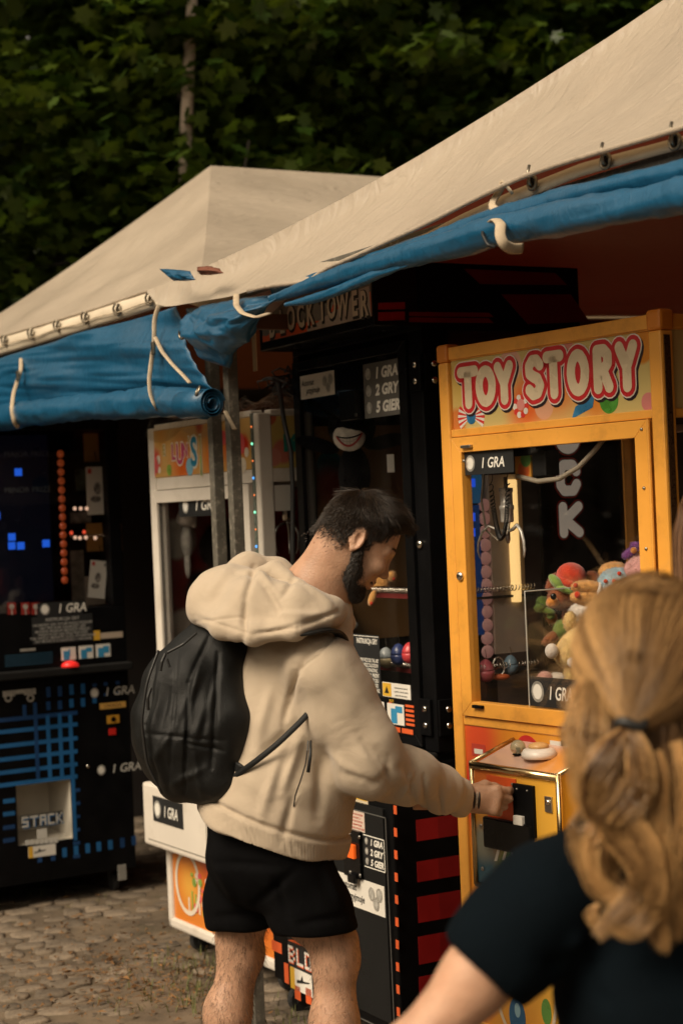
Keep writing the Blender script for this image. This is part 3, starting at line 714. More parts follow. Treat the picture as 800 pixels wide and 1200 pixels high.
for zsh in (1.34, 1.10):
    bx('shelf', pm('shelf_dark', (.06, .055, .05), .4), blk, .30, BW - .05, .12, .42, zsh - .03, zsh - .022, .001)
    P = []
    for i in range(300):
        P.append((.32 + .46 * i / 299, .10 + .010 * cos(i * .75), zsh + .010 * sin(i * .75)))
    MB().tube(P, .0022, 5).build('spring', CHR, blk, True)
    P = [(BW - .045 + .009 * cos(i * .8), .11 + .30 * i / 199, zsh + .009 * sin(i * .8)) for i in range(200)]
    MB().tube(P, .002, 5).build('spring', CHR, blk, True)
    bx('shelf_edge', pm('shelf_red', (.22, .03, .03), .4), blk, .30, BW - .05, .114, .12, zsh - .028, zsh - .008, 0)
# ledge and lower cabinet
bx('ledge', BLKM, blk, -.01, BW + .004, -.18, .0, .835, .862, .008)
low = bx('lower_cabinet', BLK, blk, 0, BW, -.17, BD, .03, .835, .006)
# red blocks on the side
RL = FB.right(BW)
for (y0, y1, y2, y3) in ((961, 986, 951, 977), (1010, 1034, 1000, 1026), (1051.5, 1082, 1043, 1073), (1098, 1131, 1089, 1118), (1145, 1178, 1132, 1163)):
    A = [RL.px(487 + (y0 - 960) * .018, y0), RL.px(488, y1), RL.px(540, y3), RL.px(539, y2)]
    u0, u1 = A[0][0], A[3][0]; vt, vb = A[0][1], A[1][1]
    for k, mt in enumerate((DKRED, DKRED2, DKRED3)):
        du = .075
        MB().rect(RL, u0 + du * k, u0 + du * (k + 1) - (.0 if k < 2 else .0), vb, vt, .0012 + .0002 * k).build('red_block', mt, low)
# front of the lower cabinet
def lrect(x0, y0, x1, y1, name, mat, t=.0015, par=low, pl=FLo):
    return brect(pl, x0, y0, x1, y1, name, mat, t, par)
for i in range(13):
    y = 944 + i * 26.3; a, b, c, d, s = lrect(461.3 + i * .42, y, 464.8 + i * .42, y + 10, 'red_dash', BRICKR, .0012)
a, b, c, d, s = lrect(380, 921, 431, 945, 'yellow_notice', pm('notice_cream', (.66, .56, .40), .45)); q = FLo.off(.0015)
MB().rect(q, a + .004, b - .004, c + (d - c) * .5, d - .004, .0006).build('yellow_field', WARN, s)
m = MB(); m.text(q, (a + b) / 2, c + (d - c) * .62, 'Uwaga', (d - c) * .26, .001, .02, .1, 1, 'CENTER'); m.text(q, (a + b) / 2, c + (d - c) * .2, 'nie przechylac', (d - c) * .15, .0008, 0, 0, 1, 'CENTER'); m.build('lettering', LETK, s)
cpan = lrect(385, 940, 456, 1180, 'coin_door', BLKM, .010)[4]
QC = FLo.off(.010)
m = MB(); a, c = QC.px(386, 1176); b, d = QC.px(452, 958)
for (x0, x1, z0, z1) in ((a, b, d - .003, d), (b - .003, b, c, d), (a, b, c, c + .003)): m.rect(QC, x0, x1, z0, z1, .002)
m.build('edge_trim', pm('trim_grey', (.10, .10, .095), .4), cpan)
a, b, c, d, s = lrect(400, 949, 427, 972, 'red_print_sticker', pm('sticker_pale', (.62, .50, .42), .5), .001, cpan, QC)
m = MB(); text_lines(m, QC.off(.001), a, b, d - .004, c + .004, 5, (d - c) * .13, WORDS, 8); m.build('lettering', pm('ink_red', (.5, .06, .04), .5), s)
a, b, c, d, s = lrect(406, 972, 425, 1027, 'coin_mechanism', BLKG, .012, cpan, QC)
mech = s; qm = QC.off(.012)
u, v = qm.px(413.5, 997); MB().rect(qm, u - .020, u + .022, v - .022, v + .022, .012).build('coin_button', pm('lit_orange', (.70, .11, .015), .3, emit=(.9, .12, .01), estr=.25), mech, bevel=.003)
for x, y in ((409.5, 978), (421, 981), (410.5, 1022), (422, 1026)): u, v = qm.px(x, y); bolt(qm, u, v, mech, .006, 'screw')
u, v = qm.px(415, 1026); MB().rect(qm, u - .022, u + .022, v - .022, v + .006, .014).build('return_cup', BLKG, mech, bevel=.004)
a, b, c, d, s = lrect(427, 981, 451, 1019, 'price_sign', SIGNB, .001, cpan, QC); prices(QC, a, b, c, d, s, .001)
m = MB()
for (x0, x1, z0, z1) in ((a, b, d - .003, d), (b - .003, b, c, d), (a, b, c, c + .003)): m.rect(QC.off(.001), x0, x1, z0, z1, .0008)
m.build('edge_line', LETW, s)
a, b, c, d, s = lrect(396, 1030, 450.5, 1065, 'notice', WHS, .0012, cpan, QC); accepts(QC, a, b, c, d, s)
# brick logo and red bricks low on the front
a, b, c, d, s = lrect(338, 1094, 378, 1140, 'logo_field', SIGNB, .0008); q = FLo.off(.0008)
m = MB(); h = d - c; w = b - a
m.prism(q, [(a + .01, d - h * .08), (a + w * .55, d), (a + w * .8, d - h * .12), (a + w * .55, d - h * .16), (a + w, d - h * .34), (a, d - h * .36), (a + w * .3, d - h * .22)], 0, .0008); m.build('brick_print', BRICKR, s)
m = MB(); pixel_word(m, q, a + .006, c + .01, w * 1.15, h * .44, 'BLOCK', .0010); m.build('letter_outline', BRICKR, s)
m = MB(); pixel_word(m, q, a + .003, c + .014, w * 1.15, h * .44, 'BLOCK', .0016, 0, .8); m.build('lettering', WHS, s)
a, b, c, d, s = lrect(341, 1138, 366, 1163, 'plane_sticker', WHS, .0012); q = FLo.off(.0012); w = b - a; h = d - c
MB().rect(q, a, a + w * .2, c, d, .0005).build('yellow_field', WARN, s)
m = MB(); m.prism(q, [(a + w * .3, c + h * .35), (a + w * .85, c + h * .55), (a + w * .9, c + h * .62), (a + w * .6, c + h * .56), (a + w * .55, c + h * .8), (a + w * .48, c + h * .55), (a + w * .3, c + h * .5)], 0, .0006); m.build('plane_print', LETK, s)
m = MB()
for (x0, y0, x1, y1) in ((319, 1082, 328, 1091), (319, 1106, 330, 1113), (334, 1130, 338, 1151), (346, 1157, 352, 1170), (359, 1160, 365, 1175), (318, 1065, 324, 1072)):
    a, c = FLo.px(x0, y1); b, d = FLo.px(x1, y0); m.rect(FLo, a, b, c, d, .0012)
m.build('brick_print', BRICKR, low)
for x in (.07, BW - .07):
    for y in (-.11, BD - .08): caster(blk, x, y, .045, .03)
# ================================================================== white claw machine
FW = Frame((301, 480), 5.9, .907, 121.1)
wht = thing('claw_machine', 'white framed claw machine with orange sweets artwork, behind the two grey tent posts', 'claw machine', FW.M, 'prize machines under the tents')
WW, WD, WH = .907, .80, 1.968
FWf = FW.front(0); PWw = .055
for x0, y0 in ((0, 0), (WW - PWw, 0), (0, WD - PWw), (WW - PWw, WD - PWw)):
    bx('post', WHP, wht, x0, x0 + PWw, y0, y0 + PWw, .30, WH - .012, .006)
for z0, z1 in ((1.945, WH), (1.715, 1.762), (.52, .60)):
    bx('rail', WHP, wht, PWw, WW - PWw, .004, .05, z0, z1, .003)
    bx('rail', WHP, wht, PWw, WW - PWw, WD - .05, WD - .004, z0, z1, .003)
    for xs in (.004, WW - .05): bx('rail', WHP, wht, xs, xs + .046, PWw, WD - PWw, z0, z1, .003)
wart = art('white_header_art', (.60, .36, .12), [(.30, 1.80, .16, .1, (.66, .12, .015)), (.55, 1.82, .14, .1, (.68, .16, .02)), (.70, 1.85, .10, .3, (.66, .1, .015)), (.06, 1.83, .07, .4, (.60, .06, .05)), (.12, 1.93, .08, .2, (.62, .30, .06)),
                                                  (.80, 1.85, .05, .5, (.60, .04, .02)), (.45, 1.94, .05, .3, (.45, .08, .02))], noise=.3)
hp2 = bx('header_panel', wart, wht, PWw - .012, WW - PWw, .002, .010, 1.763, 1.944, 0)
q = FW.front(.002); m = MB()
cm2 = [pm('ink_teal', (.02, .20, .34), .3), pm('ink_magenta', (.42, .03, .12), .3), pm('ink_olive', (.35, .25, .03), .3), pm('ink_cream', (.7, .62, .5), .3), pm('ink_green', (.22, .34, .06), .3, var=.3, vs=20), pm('ink_sky', (.20, .42, .56), .3, var=.3, vs=20), pm('ink_pink', (.62, .10, .10), .3)]
for ch, x, y, sz, mi in (('E', 192, 527, .055, 2), ('L', 203, 529, .085, 1), ('U', 210.5, 531, .11, 1), ('N', 217, 527, .07, 1), ("'", 221, 520, .07, 2), ('S', 227, 528, .15, 0), ('I', 234.5, 521, .10, 2), ('I', 235.5, 545, .10, 4)):
    u, v = q.px(x, y); m.text(q, u + .003, v - sz * .36, ch, sz * .98, .0008, .09, 0, .8, 'CENTER', 3); m.text(q, u + .003, v - sz * .36, ch, sz * .98, .0014, .03, 0, .8, 'CENTER', mi)
for x, y, r, mi in ((198.5, 551, .020, 4), (222.5, 547, .030, 5), (183, 545, .028, 6), (181, 553, .018, 6), (186, 539, .016, 3), (187, 551, .012, 3), (262, 513, .024, 6)):
    u, v = q.px(x, y); m.disc(q, u, v, r, .0010, n=20, mi=mi, sq=1.1)
for x, y, r, mi in ((281, 520, .036, 6), (285, 545, .024, 3), (276, 540, .022, 6), (289, 530, .016, 3)):
    u, v = q.px(x, y); m.disc(q, u, v, r, .0010, n=20, mi=mi, sq=1.1)
m.build('sweets_print', cm2, hp2)
m = MB(); x0, x1, z0, z1 = .022, WW - .075, .61, 1.712; gx0, gx1, gz0, gz1 = .075, WW - .125, .66, 1.665
for pts in ([(x0, z0), (x1, z0), (gx1, gz0), (gx0, gz0)], [(x1, z0), (x1, z1), (gx1, gz1), (gx1, gz0)], [(x1, z1), (x0, z1), (gx0, gz1), (gx1, gz1)], [(x0, z1), (x0, z0), (gx0, gz0), (gx0, gz1)]):
    m.prism(FWf, pts, -.03, .008)
wd = m.build('door', WHP, wht, bevel=.002)
bx('glass', GLASS, wd, gx0, gx1, .012, .015, gz0, gz1, 0)
bx('glass_trim', BLKM, wd, gx0 - .004, gx0, .002, .016, gz0, gz1, 0)
q = FW.front(.011); u0, v0 = q.px(211, 606); u1, v1 = q.px(262, 580); price_sign(q, u0, u1, v0 + .0, v1 + .01, wht, sx=.86)
# lit groove on the right post
sg = bx('light_strip', pm('strip_grey', (.12, .14, .12), .3, var=.4, vs=120), wht, WW - .049, WW - .030, -.003, .01, .62, 1.955, 0)
lm = [pm('led_green', (.2, .6, .4), .3, emit=(.25, 1, .55), estr=1.1), pm('led_blue', (.1, .3, .8), .3, emit=(.06, .35, 1), estr=1.1), pm('led_orange', (.7, .2, .05), .3, emit=(1, .22, .05), estr=.9)]
for i in range(22):
    z = .66 + i * .0595; k = (0, 2, 1, 2)[i % 4]
    MB().sphere((WW - .0395, -.003, z), .005 if k != 2 else .0035, 8).build('led', lm[k], sg, True)
# sides and back
syel = art('white_side_art', (.58, .42, .13), [(.05, 1.94, .03, .85, (.50, .13, .06)), (.10, 1.82, .05, .7, (.58, .18, .13)), (.06, 1.80, .035, .8, (.60, .24, .18)), (.33, 1.80, .05, .85, (.03, .26, .28)), (.5, 1.9, .1, .3, (.62, .25, .05))], axis='yz', noise=.05)
for xs in (.004, WW - .012):
    bx('side_header', syel, wht, xs, xs + .008, PWw, WD - PWw, 1.763, 1.944, 0)
    bx('side_glass', GLASS, wht, xs + .002, xs + .006, PWw, WD - PWw, .60, 1.714, 0)
q = FW.right(WW - .004); u, v = q.px(337.5, 518)
MB().text(q, u - .02, v - .03, 'M', .08, .001, .05, 0, .9).build('lettering', pm('ink_teal2', (.03, .24, .20), .3), wht)
bx('back_panel', art('white_back_art', (.16, .015, .012), [(.2, 1.3, .22, .8, (.30, .27, .24)), (.5, 1.1, .25, .7, (.02, .015, .015)), (.75, 1.4, .22, .7, (.02, .015, .02)), (.3, .95, .15, .8, (.3, .26, .22))], noise=.2), wht, PWw, WW - PWw, WD - .03, WD - .02, .60, 1.76, 0)
# the left side carries red, black and cream patterned card behind the glass
la = art('left_card_art', (.13, .012, .010), [(.10, 1.52, .09, .85, (.32, .29, .25)), (.22, 1.30, .12, .8, (.015, .012, .012)), (.12, 1.16, .10, .85, (.34, .30, .26)), (.30, 1.48, .13, .8, (.012, .010, .010)), (.36, 1.15, .12, .8, (.30, .03, .02)), (.2, .9, .14, .8, (.3, .27, .23))], axis='yz', noise=.25)
bx('pattern_card', la, wht, .020, .024, PWw, WD - PWw, .62, 1.70, 0)
bx('prize_floor', BLKM, wht, .02, WW - .02, .02, WD - .02, .60, .61, 0)
bx('roof_panel', WHP, wht, .02, WW - .02, .02, WD - .02, WH - .03, WH - .02, 0)
# side glass: pale price cards and the claw seen between the posts
q = FW.right(WW - .010)
for (x0, y0, x1, y1, nm, mt) in ((311, 557, 319, 577, 'pale_card', WHS), (322, 568, 343, 599, 'pale_card', WHS), (326, 556, 346, 564, 'price_sign', SIGNB)):
    a, c = q.px(x0, y1); b, d = q.px(x1, y0); MB().rect(q, a, b, c, d, .002).build(nm, mt, wht)
cw = FW.right(WW - .12)
u, v = cw.px(336, 610); P0 = cw.p(u, v)
c2 = MB().lathe((P0.x, P0.y, P0.z), (0, 0, 1), [(.012, 0), (.016, .004), (.016, .05), (.012, .055), (.005, .06), (.005, .12)], 14).build('claw', CHR, wht, True)
for a in (.4, 2.5, 4.6):
    P = [(P0.x + cos(a) * r, P0.y + sin(a) * r, P0.z + z) for r, z in ((.008, -.005), (.035, -.02), (.05, -.05), (.045, -.10), (.035, -.12))]
    MB().tube(P, [.004, .004, .0035, .003, .0015], 6).build('prong', STL, c2, True)
MB().tube([(P0.x, P0.y, P0.z + .1), (P0.x, P0.y, 1.72)], .003, 6).build('cable', CABLE, c2)
bx('gantry', STL, wht, PWw, WW - PWw, P0.y - .015, P0.y + .015, 1.70, 1.72, .002)
# coin box that steps forward, lower orange panel in a rounded white frame
bx('coin_cabinet', WHP, wht, -.004, WW + .004, -.085, .003, .345, .585, .010)
q = FW.front(-.085)
MB().rect(q, .04, WW - .04, .368, .372, .0012).rect(q, .6 * WW, .6 * WW + .004, .372, .57, .0012).build('groove', pm('groove_grey', (.2, .18, .15), .6), wht)
u0, v0 = q.px(181, 966); u1, v1 = q.px(214, 937); price_sign(q, u0, u1, (v0 + v1) / 2 - .048, (v0 + v1) / 2 + .048, wht, sx=.8)
lart = art('white_low_art', (.66, .20, .02), [(.18, .20, .12, .1, (.70, .36, .05)), (.50, .10, .25, .1, (.70, .30, .04)), (.36, .30, .16, .2, (.62, .09, .015)), (.75, .2, .2, .2, (.64, .12, .02))], noise=.3)
lp = bx('lower_panel', lart, wht, .035, WW - .035, .012, .02, .045, .345, 0)
m = MB()
for (a, b, c, d) in ((0, .04, .01, .345), (WW - .04, WW, .01, .345), (0, WW, .01, .05)): m.box(a, b, .0, .03, c, d)
m.build('lower_frame', WHP, wht, bevel=.010)
q = FW.front(.012); m = MB()
u, v = q.px(205, 1037)
u, v = .17, .205
ribbon(m, q, [(u + .10 * cos(2 * pi * k / 28), v + .115 * sin(2 * pi * k / 28)) for k in range(28)], .009, .0016, 3, 8, True)
rr = random.Random(5)
for i in range(26):
    m.disc(q, .24 + rr.uniform(-.04, .22), .12 + rr.uniform(0, .13), rr.uniform(.008, .020), .0018 + i * .00003, n=12, mi=rr.choice((6, 6, 4, 3)))
for i in range(9): m.rect(q, .17 + i * .03, .18 + i * .03, .10, .10 + rr.uniform(.05, .10), .0017, .0, rr.choice((4, 4, 3)))
m.build('sweets_print', cm2, lp)
MB().rect(q, .378, .388, .05, .345, .006).build('door_edge', CHR, lp)
for x in (.10, WW - .10):
    for y in (.09, WD - .09): caster(wht, x, y, .045, .02)
bx('base', BLKM, wht, .03, WW - .03, .03, WD - .03, .012, .05, 0)
# clear film bundled on the roof and dark cables
rr = np.random.default_rng(3); n = 26; P = []
for i in range(n):
    row = []
    for j in range(n):
        x = .02 + .80 * i / (n - 1); y = -.015 + .5 * j / (n - 1)
        z = WH + .012 + .05 * abs(sin(x * 17 + 2 * sin(y * 9))) * abs(cos(y * 13 + x * 5)) + .02 * rr.random()
        if j == 0: z = WH - .035 - .04 * abs(sin(x * 9)); 
        row.append((x, y if j else -.022, z))
    P.append(row)
film = MB().grid(P).build('plastic_film', glassmat('film', (.93, .90, .84), .18, .45, 1.5), None)
film.matrix_world = FW.M; tag(film, 'crumpled clear plastic film bundled on the roof of the white claw machine', 'plastic film')
m = MB(); rr = random.Random(9)
for k in range(16):
    P = []; x0 = rr.uniform(.62, .9); y0 = rr.uniform(.1, .5)
    for i in range(9): P.append((x0 + .02 * i * rr.uniform(.3, 1.1), y0 + .05 * sin(i * 1.1 + k), WH + .03 + .05 * abs(sin(i * .8 + k)) + .004 * k))
    m.tube(P, .004, 5)
o = m.build('cable_bundle', CABLE, None, True); o.matrix_world = FW.M; tag(o, 'tangled black cables lying on top of the white claw machine beside the block machine', 'cables')
P = [FW.w(WW - .05, .10, WH + .07), FW.w(WW + .0, .09, WH + .09)] + [at(x, y, 5.72) for x, y in ((333, 495), (341, 530), (343, 570), (343, 640), (344, 760))]
o = MB().tube(P, .008, 8).build('hanging_cable', CABLE, None, True); tag(o, 'thick black cable hanging down between the white claw machine and the block machine', 'cable')
# ================================================================== black and blue stacking machine
FS = Frame((160, 1022), 7.75, 1.0, 210)
stk = thing('stacking_machine', 'black stacking game machine with blue grid lines, lit blue squares and a white prize chute', 'arcade machine', FS.M, 'prize machines under the tents')
S = FS.front(0); SX0, SX1, SD = .10, 1.0, .80
def srect(x0, y0, x1, y1, name, mat, t=.0015, par=stk, pl=None, t0=0):
    pl = pl or S; xm, ym = (x0 + x1) / 2, (y0 + y1) / 2
    a, b = pl.px(x0, ym)[0], pl.px(x1, ym)[0]; c, d = pl.px(xm, y1)[1], pl.px(xm, y0)[1]
    return a, b, c, d, MB().rect(pl, a, b, c, d, t, t0).build(name, mat, par)
# lower cabinet with an opening for the chute
ca, cb_, cc, cdz = *[S.px(20, 950)[0], S.px(85, 950)[0]], S.px(50, 988)[1], S.px(50, 915)[1]
m = MB()
m.box(SX0, SX1, 0, SD, .03, cc); m.box(SX0, ca, 0, SD, cc, cdz); m.box(cb_, SX1, 0, SD, cc, cdz); m.box(SX0, SX1, 0, SD, cdz, .93); m.box(ca, cb_, .25, SD, cc, cdz)
scab = m.build('lower_cabinet', BLK, stk)
m = MB(); e = .003
m.add([(ca + e, .004, cc + e), (cb_ - e, .004, cc + e), (cb_ - e, .004, cdz - e), (ca + e, .004, cdz - e), (ca + .03, .24, cc + .02), (cb_ - .02, .24, cc + .02), (cb_ - .02, .24, cdz - .04), (ca + .03, .24, cdz - .04)],
      [(0, 1, 5, 4), (1, 2, 6, 5), (2, 3, 7, 6), (3, 0, 4, 7), (4, 5, 6, 7)])
chute = m.build('prize_chute', pm('chute_white', (.62, .58, .50), .4, var=.1), stk)
# upper body
bx('ledge', BLKM, stk, SX0 - .005, SX1 + .005, -.06, SD, .93, .965, .006)
bx('control_panel', BLK, stk, SX0, SX1, 0, SD, .965, 1.22, .004)
for x0, x1 in ((SX0, SX0 + .05), (SX1 - .06, SX1)):
    bx('post', BLK, stk, x0, x1, 0, .06, 1.22, 2.02, .004); bx('post', BLK, stk, x0, x1, SD - .06, SD, 1.22, 2.02, .004)
bx('top_box', BLK, stk, SX0, SX1, -.02, SD, 2.02, 2.30, .006)
bx('glass', GLASS, stk, SX0 + .05, SX1 - .06, .004, .008, 1.22, 2.02, 0)
bx('back_panel', BLKM, stk, SX0 + .05, SX1 - .06, SD - .05, SD - .04, 1.22, 2.02, 0)
bx('side_panel', BLK, stk, SX0, SX0 + .01, .06, SD - .06, 1.22, 2.02, 0); bx('side_panel', BLK, stk, SX1 - .01, SX1, .06, SD - .06, 1.22, 2.02, 0)
u1_ = S.px(62, 600)[0]
scr = MB().rect(FS.front(.05), SX0 + .06, u1_, 1.26, 2.0, .02).build('display', pm('display_dark', (.003, .004, .009), .3, emit=(.004, .010, .045), estr=.02, spec=.2), stk)
SQ = FS.front(.03); LB = pm('lit_blue_square', (.01, .04, .3), .3, emit=(.02, .16, 1.0), estr=.38)
for (x0, y0) in ((17.5, 549), (10, 625), (10, 635.3), (20.5, 635.3), (50, 632.5), (-16, 560), (-30, 640), (-8, 600)):
    srect(x0, y0, x0 + 8.4, y0 + 8.6, 'lit_square', LB, .002, scr, SQ)
for tx, x, y in (('MAJOR PRIZE', 32, 535), ('MINOR PRIZE', 33, 577)):
    u, v = SQ.px(x, y); MB().text(SQ, u, v, tx, .036, .002, .0, 0, 1.0, 'CENTER').build('lettering', pm('dim_grey', (.07, .08, .09), .5), scr)
BM = pm('bulb_orange', (.36, .06, .025), .3, emit=(.8, .14, .03), estr=.07)
BQ = FS.front(.04)
for i in range(15):
    u, v = BQ.px(71 + i * .37, 532 + i * 10.55); MB().sphere(BQ.p(u, v), (.017, .012, .018), 10).build('bulb', BM, stk, True)
IQ = FS.front(.22)
WOOD = pm('prize_rack_wood', (.50, .26, .07), .5, var=.1); PALE = pm('pale_panel', (.46, .38, .30), .5, var=.1)
for (x0, y0, x1, y1, mt) in ((98, 508, 117, 541, WOOD), (101, 613, 120, 646, WOOD), (138, 613, 142, 646, WOOD), (99, 675, 123, 742, PALE), (83, 645, 98, 705, pm('beige_dim', (.20, .17, .13), .6, var=.5, vs=25)), (88, 550, 103, 575, pm('pic_dim', (.05, .07, .05), .5, var=.9, vs=30)), (82, 600, 106, 613, pm('pic_dim2', (.16, .15, .13), .5, var=.9, vs=40))):
    srect(x0, y0, x1, y1, 'rack_panel', mt, .012, stk, IQ)
SQ2 = FS.front(.12)
for z in (629, 742):
    u0, v0 = SQ2.px(82, z); u1, v1 = SQ2.px(143, z)
    P = [SQ2.p(u0 + (u1 - u0) * i / 160, v0 + .008 * sin(i * .8), .008 * cos(i * .8)) for i in range(161)]
    MB().tube(P, .002, 4).build('spring', CHR, stk, True)
for i, (x, y) in enumerate(((82, 624.5), (86.5, 630), (92, 630.5), (99, 630), (110, 630.5), (97, 623.5), (131, 629), (135, 622.5), (86, 596), (93, 596), (100, 596))):
    u, v = SQ2.px(x, y); mt = (pm('tiny_white', (.7, .6, .5), .3, emit=(1, .6, .4), estr=.5), pm('tiny_red', (.6, .05, .03), .3, emit=(1, .1, .04), estr=.5))[0 if i in (1, 2, 3, 4, 8, 9, 10) else 1]
    MB().sphere(SQ2.p(u, v, .02), .009, 8).build('indicator', mt, stk, True)
# control panel prints
QP = S
for x in (14, 30, 42): 
    a, b, c, d, s = srect(x - 5, 706, x + 5, 720, 'key_icon', pm('icon_red', (.24, .02, .015), .4), .001); u, v = S.px(x, 711)
    MB().disc(S.off(.001), u, v, .012, .0006).rect(S.off(.001), u - .003, u + .003, v - .035, v - .01, .0006).build('key_print', COINM, s)
a, b, c, d, s = srect(44, 705, 97, 721, 'price_sign', SIGNB, .002); q = S.off(.002); m = MB(); coin(m, q, a + .035, (c + d) / 2, .022, .0008); m.build('coin_print', [COINM, LETW], s)
MB().text(q, a + .09, c + .012, '1 GRA', .055, .0008, .018, .2, .9).build('lettering', LETW, s)
a, b, c, d, s = srect(38, 721, 109, 753, 'instruction_plate', SIGNB, .002); m = MB(); m.text(q, (a + b) / 2, d - .022, 'INSTRUKCJA GRY', .020, .0008, .01, 0, 1, 'CENTER')
text_lines(m, q, a, b, d - .03, c + .004, 6, .0155, WORDS, 12); m.build('lettering', pm('letter_dim', (.42, .42, .40), .5), s)
a, b, c, d, s = srect(110, 741, 144, 748, 'beige_strip', PALE, .001); MB().rect(S.off(.001), a, a + .03, c - .004, d + .012, .001).build('yellow_field', WARN, s)
for i in range(6): srect(6, 766 + i * 2.4, 62, 767 + i * 2.4, 'blue_line', pm('line_blue', (.02, .07, .12), .4), .001)
srect(24, 760, 42, 763, 'pale_line', COINM, .001)
for i, x in enumerate((72, 92.5, 112.5)):
    y = 758.5 - i * 1.9; a, b, c, d, s = srect(x, y, x + 17, y + 15, 'card', WHS, .0015); q = S.off(.0015); w = b - a; h = d - c
    m = MB().rect(q, a + w * .15, a + w * .55, c + h * .02, c + h * .72, .0007); m.rect(q, a + w * .5, a + w * (.6 if i == 0 else .9), c + h * (.5 if i == 1 else .3), c + h * .85, .0009); m.build('tetromino', TETB, s)
u, v = FS.front(-.03).px(83, 794); MB().lathe((u, -.03, .965), (0, 0, 1), [(.04, 0), (.036, .014), (.02, .024), (.005, .027)], 18).build('push_button', pm('lit_red', (.6, .02, .02), .3, emit=(1, .03, .02), estr=.3), stk, True)
# blue print of the lower cabinet
BL = pm('print_blue_line', (.012, .11, .30), .45, var=.25); BL2 = pm('print_blue_dim', (.006, .045, .15), .45, var=.3)
for i, (y0, y1) in enumerate(((844, 835), (857.5, 849), (874, 865.5), (890, 880.5), (905.5, 895.5), (920.5, 909.5))):
    A = S.px(-60, y0 + 5.5); B_ = S.px(91, y1); v = (S.px(3, y0)[1] + S.px(91, y1)[1]) / 2
    MB().rect(S, SX0 + .01, B_[0], v - .009, v + .009, .0012).build('grid_line', BL if i else BL2, scab)
for i, (x, y0, y1) in enumerate(((29, 826, 840), (43, 823, 913), (57.5, 838, 911), (71.5, 836, 910), (85.5, 837, 985))):
    u = S.px(x, (y0 + y1) / 2)[0]; v0 = S.px(x, y1)[1]; v1 = S.px(x, y0)[1]; MB().rect(S, u - .0085, u + .0085, v0, v1, .0016).build('grid_line', BL if i > 1 else BL2, scab)
for k in range(6):
    y = 924 + k * 15.5; srect(86, y, 94, y + 4, 'grid_tick', BL2, .001, scab)
for k, y in enumerate((936, 951, 967, 982)): srect(4, y, 18, y + 5, 'grid_dash', BL if k < 2 else BL2, .001, scab)
for i, (x, y) in enumerate(((57, 811), (70.5, 810), (84, 808), (97.5, 807), (111, 803), (124, 801.5), (138, 800))):
    h = 6 if i < 4 else 2
    srect(x - 2.4, y - h, x + 2.4, y + h, 'grid_dash', BL if 1 < i < 4 else BL2, .001, scab)
    srect(x - 2.4, y + 11, x + 2.4, y + 11 + (10 if i < 5 else 3), 'grid_dash', BL if 1 < i < 5 else BL2, .001, scab)
for i, (x, y) in enumerate(((47, 1005), (62.5, 1003), (76, 999), (89.5, 996.5), (103, 994), (116, 992), (129.5, 990), (143.5, 987.5), (157, 985))):
    srect(x - 2.6, y - 5.5, x + 2.6, y + 5.5, 'grid_dash', BL if 1 < i < 7 else BL2, .001, scab)
for (x, y) in ((111, 812), (119, 902.5)):
    u, v = S.px(x, y); m = MB(); coin(m, S, u, v, .020, .0014); s = m.build('coin_print', [COINM, LETW], scab)
    MB().text(S, u + .045, v - .018, '1 GRA', .054, .0012, .012, .2, .98).build('lettering', pm('letter_pale', (.55, .54, .5), .5), scab)
a, b, c, d, s = srect(117, 823, 147.5, 830, 'orange_sticker', pm('sticker_orange', (.62, .36, .09), .45), .001, scab)
MB().text(S.off(.001), (a + b) / 2, c + .006, 'UWAGA', .022, .0005, 0, 0, 1, 'CENTER').build('lettering', LETK, s)
a, b, c, d, s = srect(125.5, 838, 139.5, 847.5, 'amber_plate', pm('amber', (.55, .28, .03), .4), .006, scab); MB().disc(S.off(.006), (a + b) / 2, (c + d) / 2, .012, .002).build('slot', BLK, s)
srect(127.5, 853.5, 135.5, 861, 'red_plate', REDP, .006, scab)
m = MB()
for x in (10, 36): u, v = S.px(x, 818); m.disc(S, u, v, .018, .001, mi=0); m.disc(S, u, v, .009, .0016, .001, mi=1)
u, v = S.px(23, 812); m.rect(S, u - .075, u + .075, v - .012, v + .014, .0014, 0, 0); m.rect(S, u - .02, u + .02, v - .018, v - .004, .002, .0014, 1)
m.build('badge_print', [COINM, BLK], scab)
u, v = S.px(103.5, 898); bolt(S, u, v, scab, .008, 'lock', CHR)
q = FS.front(.02)
a, c = S.px(26, 970); b, d = S.px(73, 951)
m = MB(); pixel_word(m, S.off(.002), a + .006, c - .006, b - a, d - c, 'STACK', .001); m.build('letter_shadow', BL, scab)
m = MB(); m.rect(S, a - .004, b + .004, c - .004, d + .004, .0018); m.build('letter_field', SIGNB, scab)
m = MB(); pixel_word(m, S.off(.003), a, c, b - a, d - c, 'STACK', .0012, 0, .86)
a2, c2_ = S.px(44, 983); b2, d2 = S.px(55, 970); m.rect(S, a2, b2, c2_, d2 - .002, .0022)
for i in range(7): x = 30 + i * 5.6; u, v = S.px(x, 988 - i * .5); m.rect(S, u, u + .018, v - .010, v + .012, .002)
m.build('lettering', pm('letter_pale', (.55, .54, .5), .5), scab)
a, b, c, d, s = srect(33.5, 990.5, 65.5, 1003.5, 'plane_sticker', WHS, .0025, scab); q = S.off(.0025); w = b - a; h = d - c
MB().rect(q, a, a + w * .16, c, d, .0005).build('yellow_field', WARN, s)
MB().prism(q, [(a + w * .2, c + h * .35), (a + w * .6, c + h * .5), (a + w * .65, c + h * .6), (a + w * .45, c + h * .55), (a + w * .4, c + h * .8), (a + w * .34, c + h * .5), (a + w * .22, c + h * .5)], 0, .0006).build('plane_print', LETK, s)
for x in (SX0 + .08, SX1 - .08):
    for y in (.08, SD - .08): caster(stk, x, y, .04, .03)
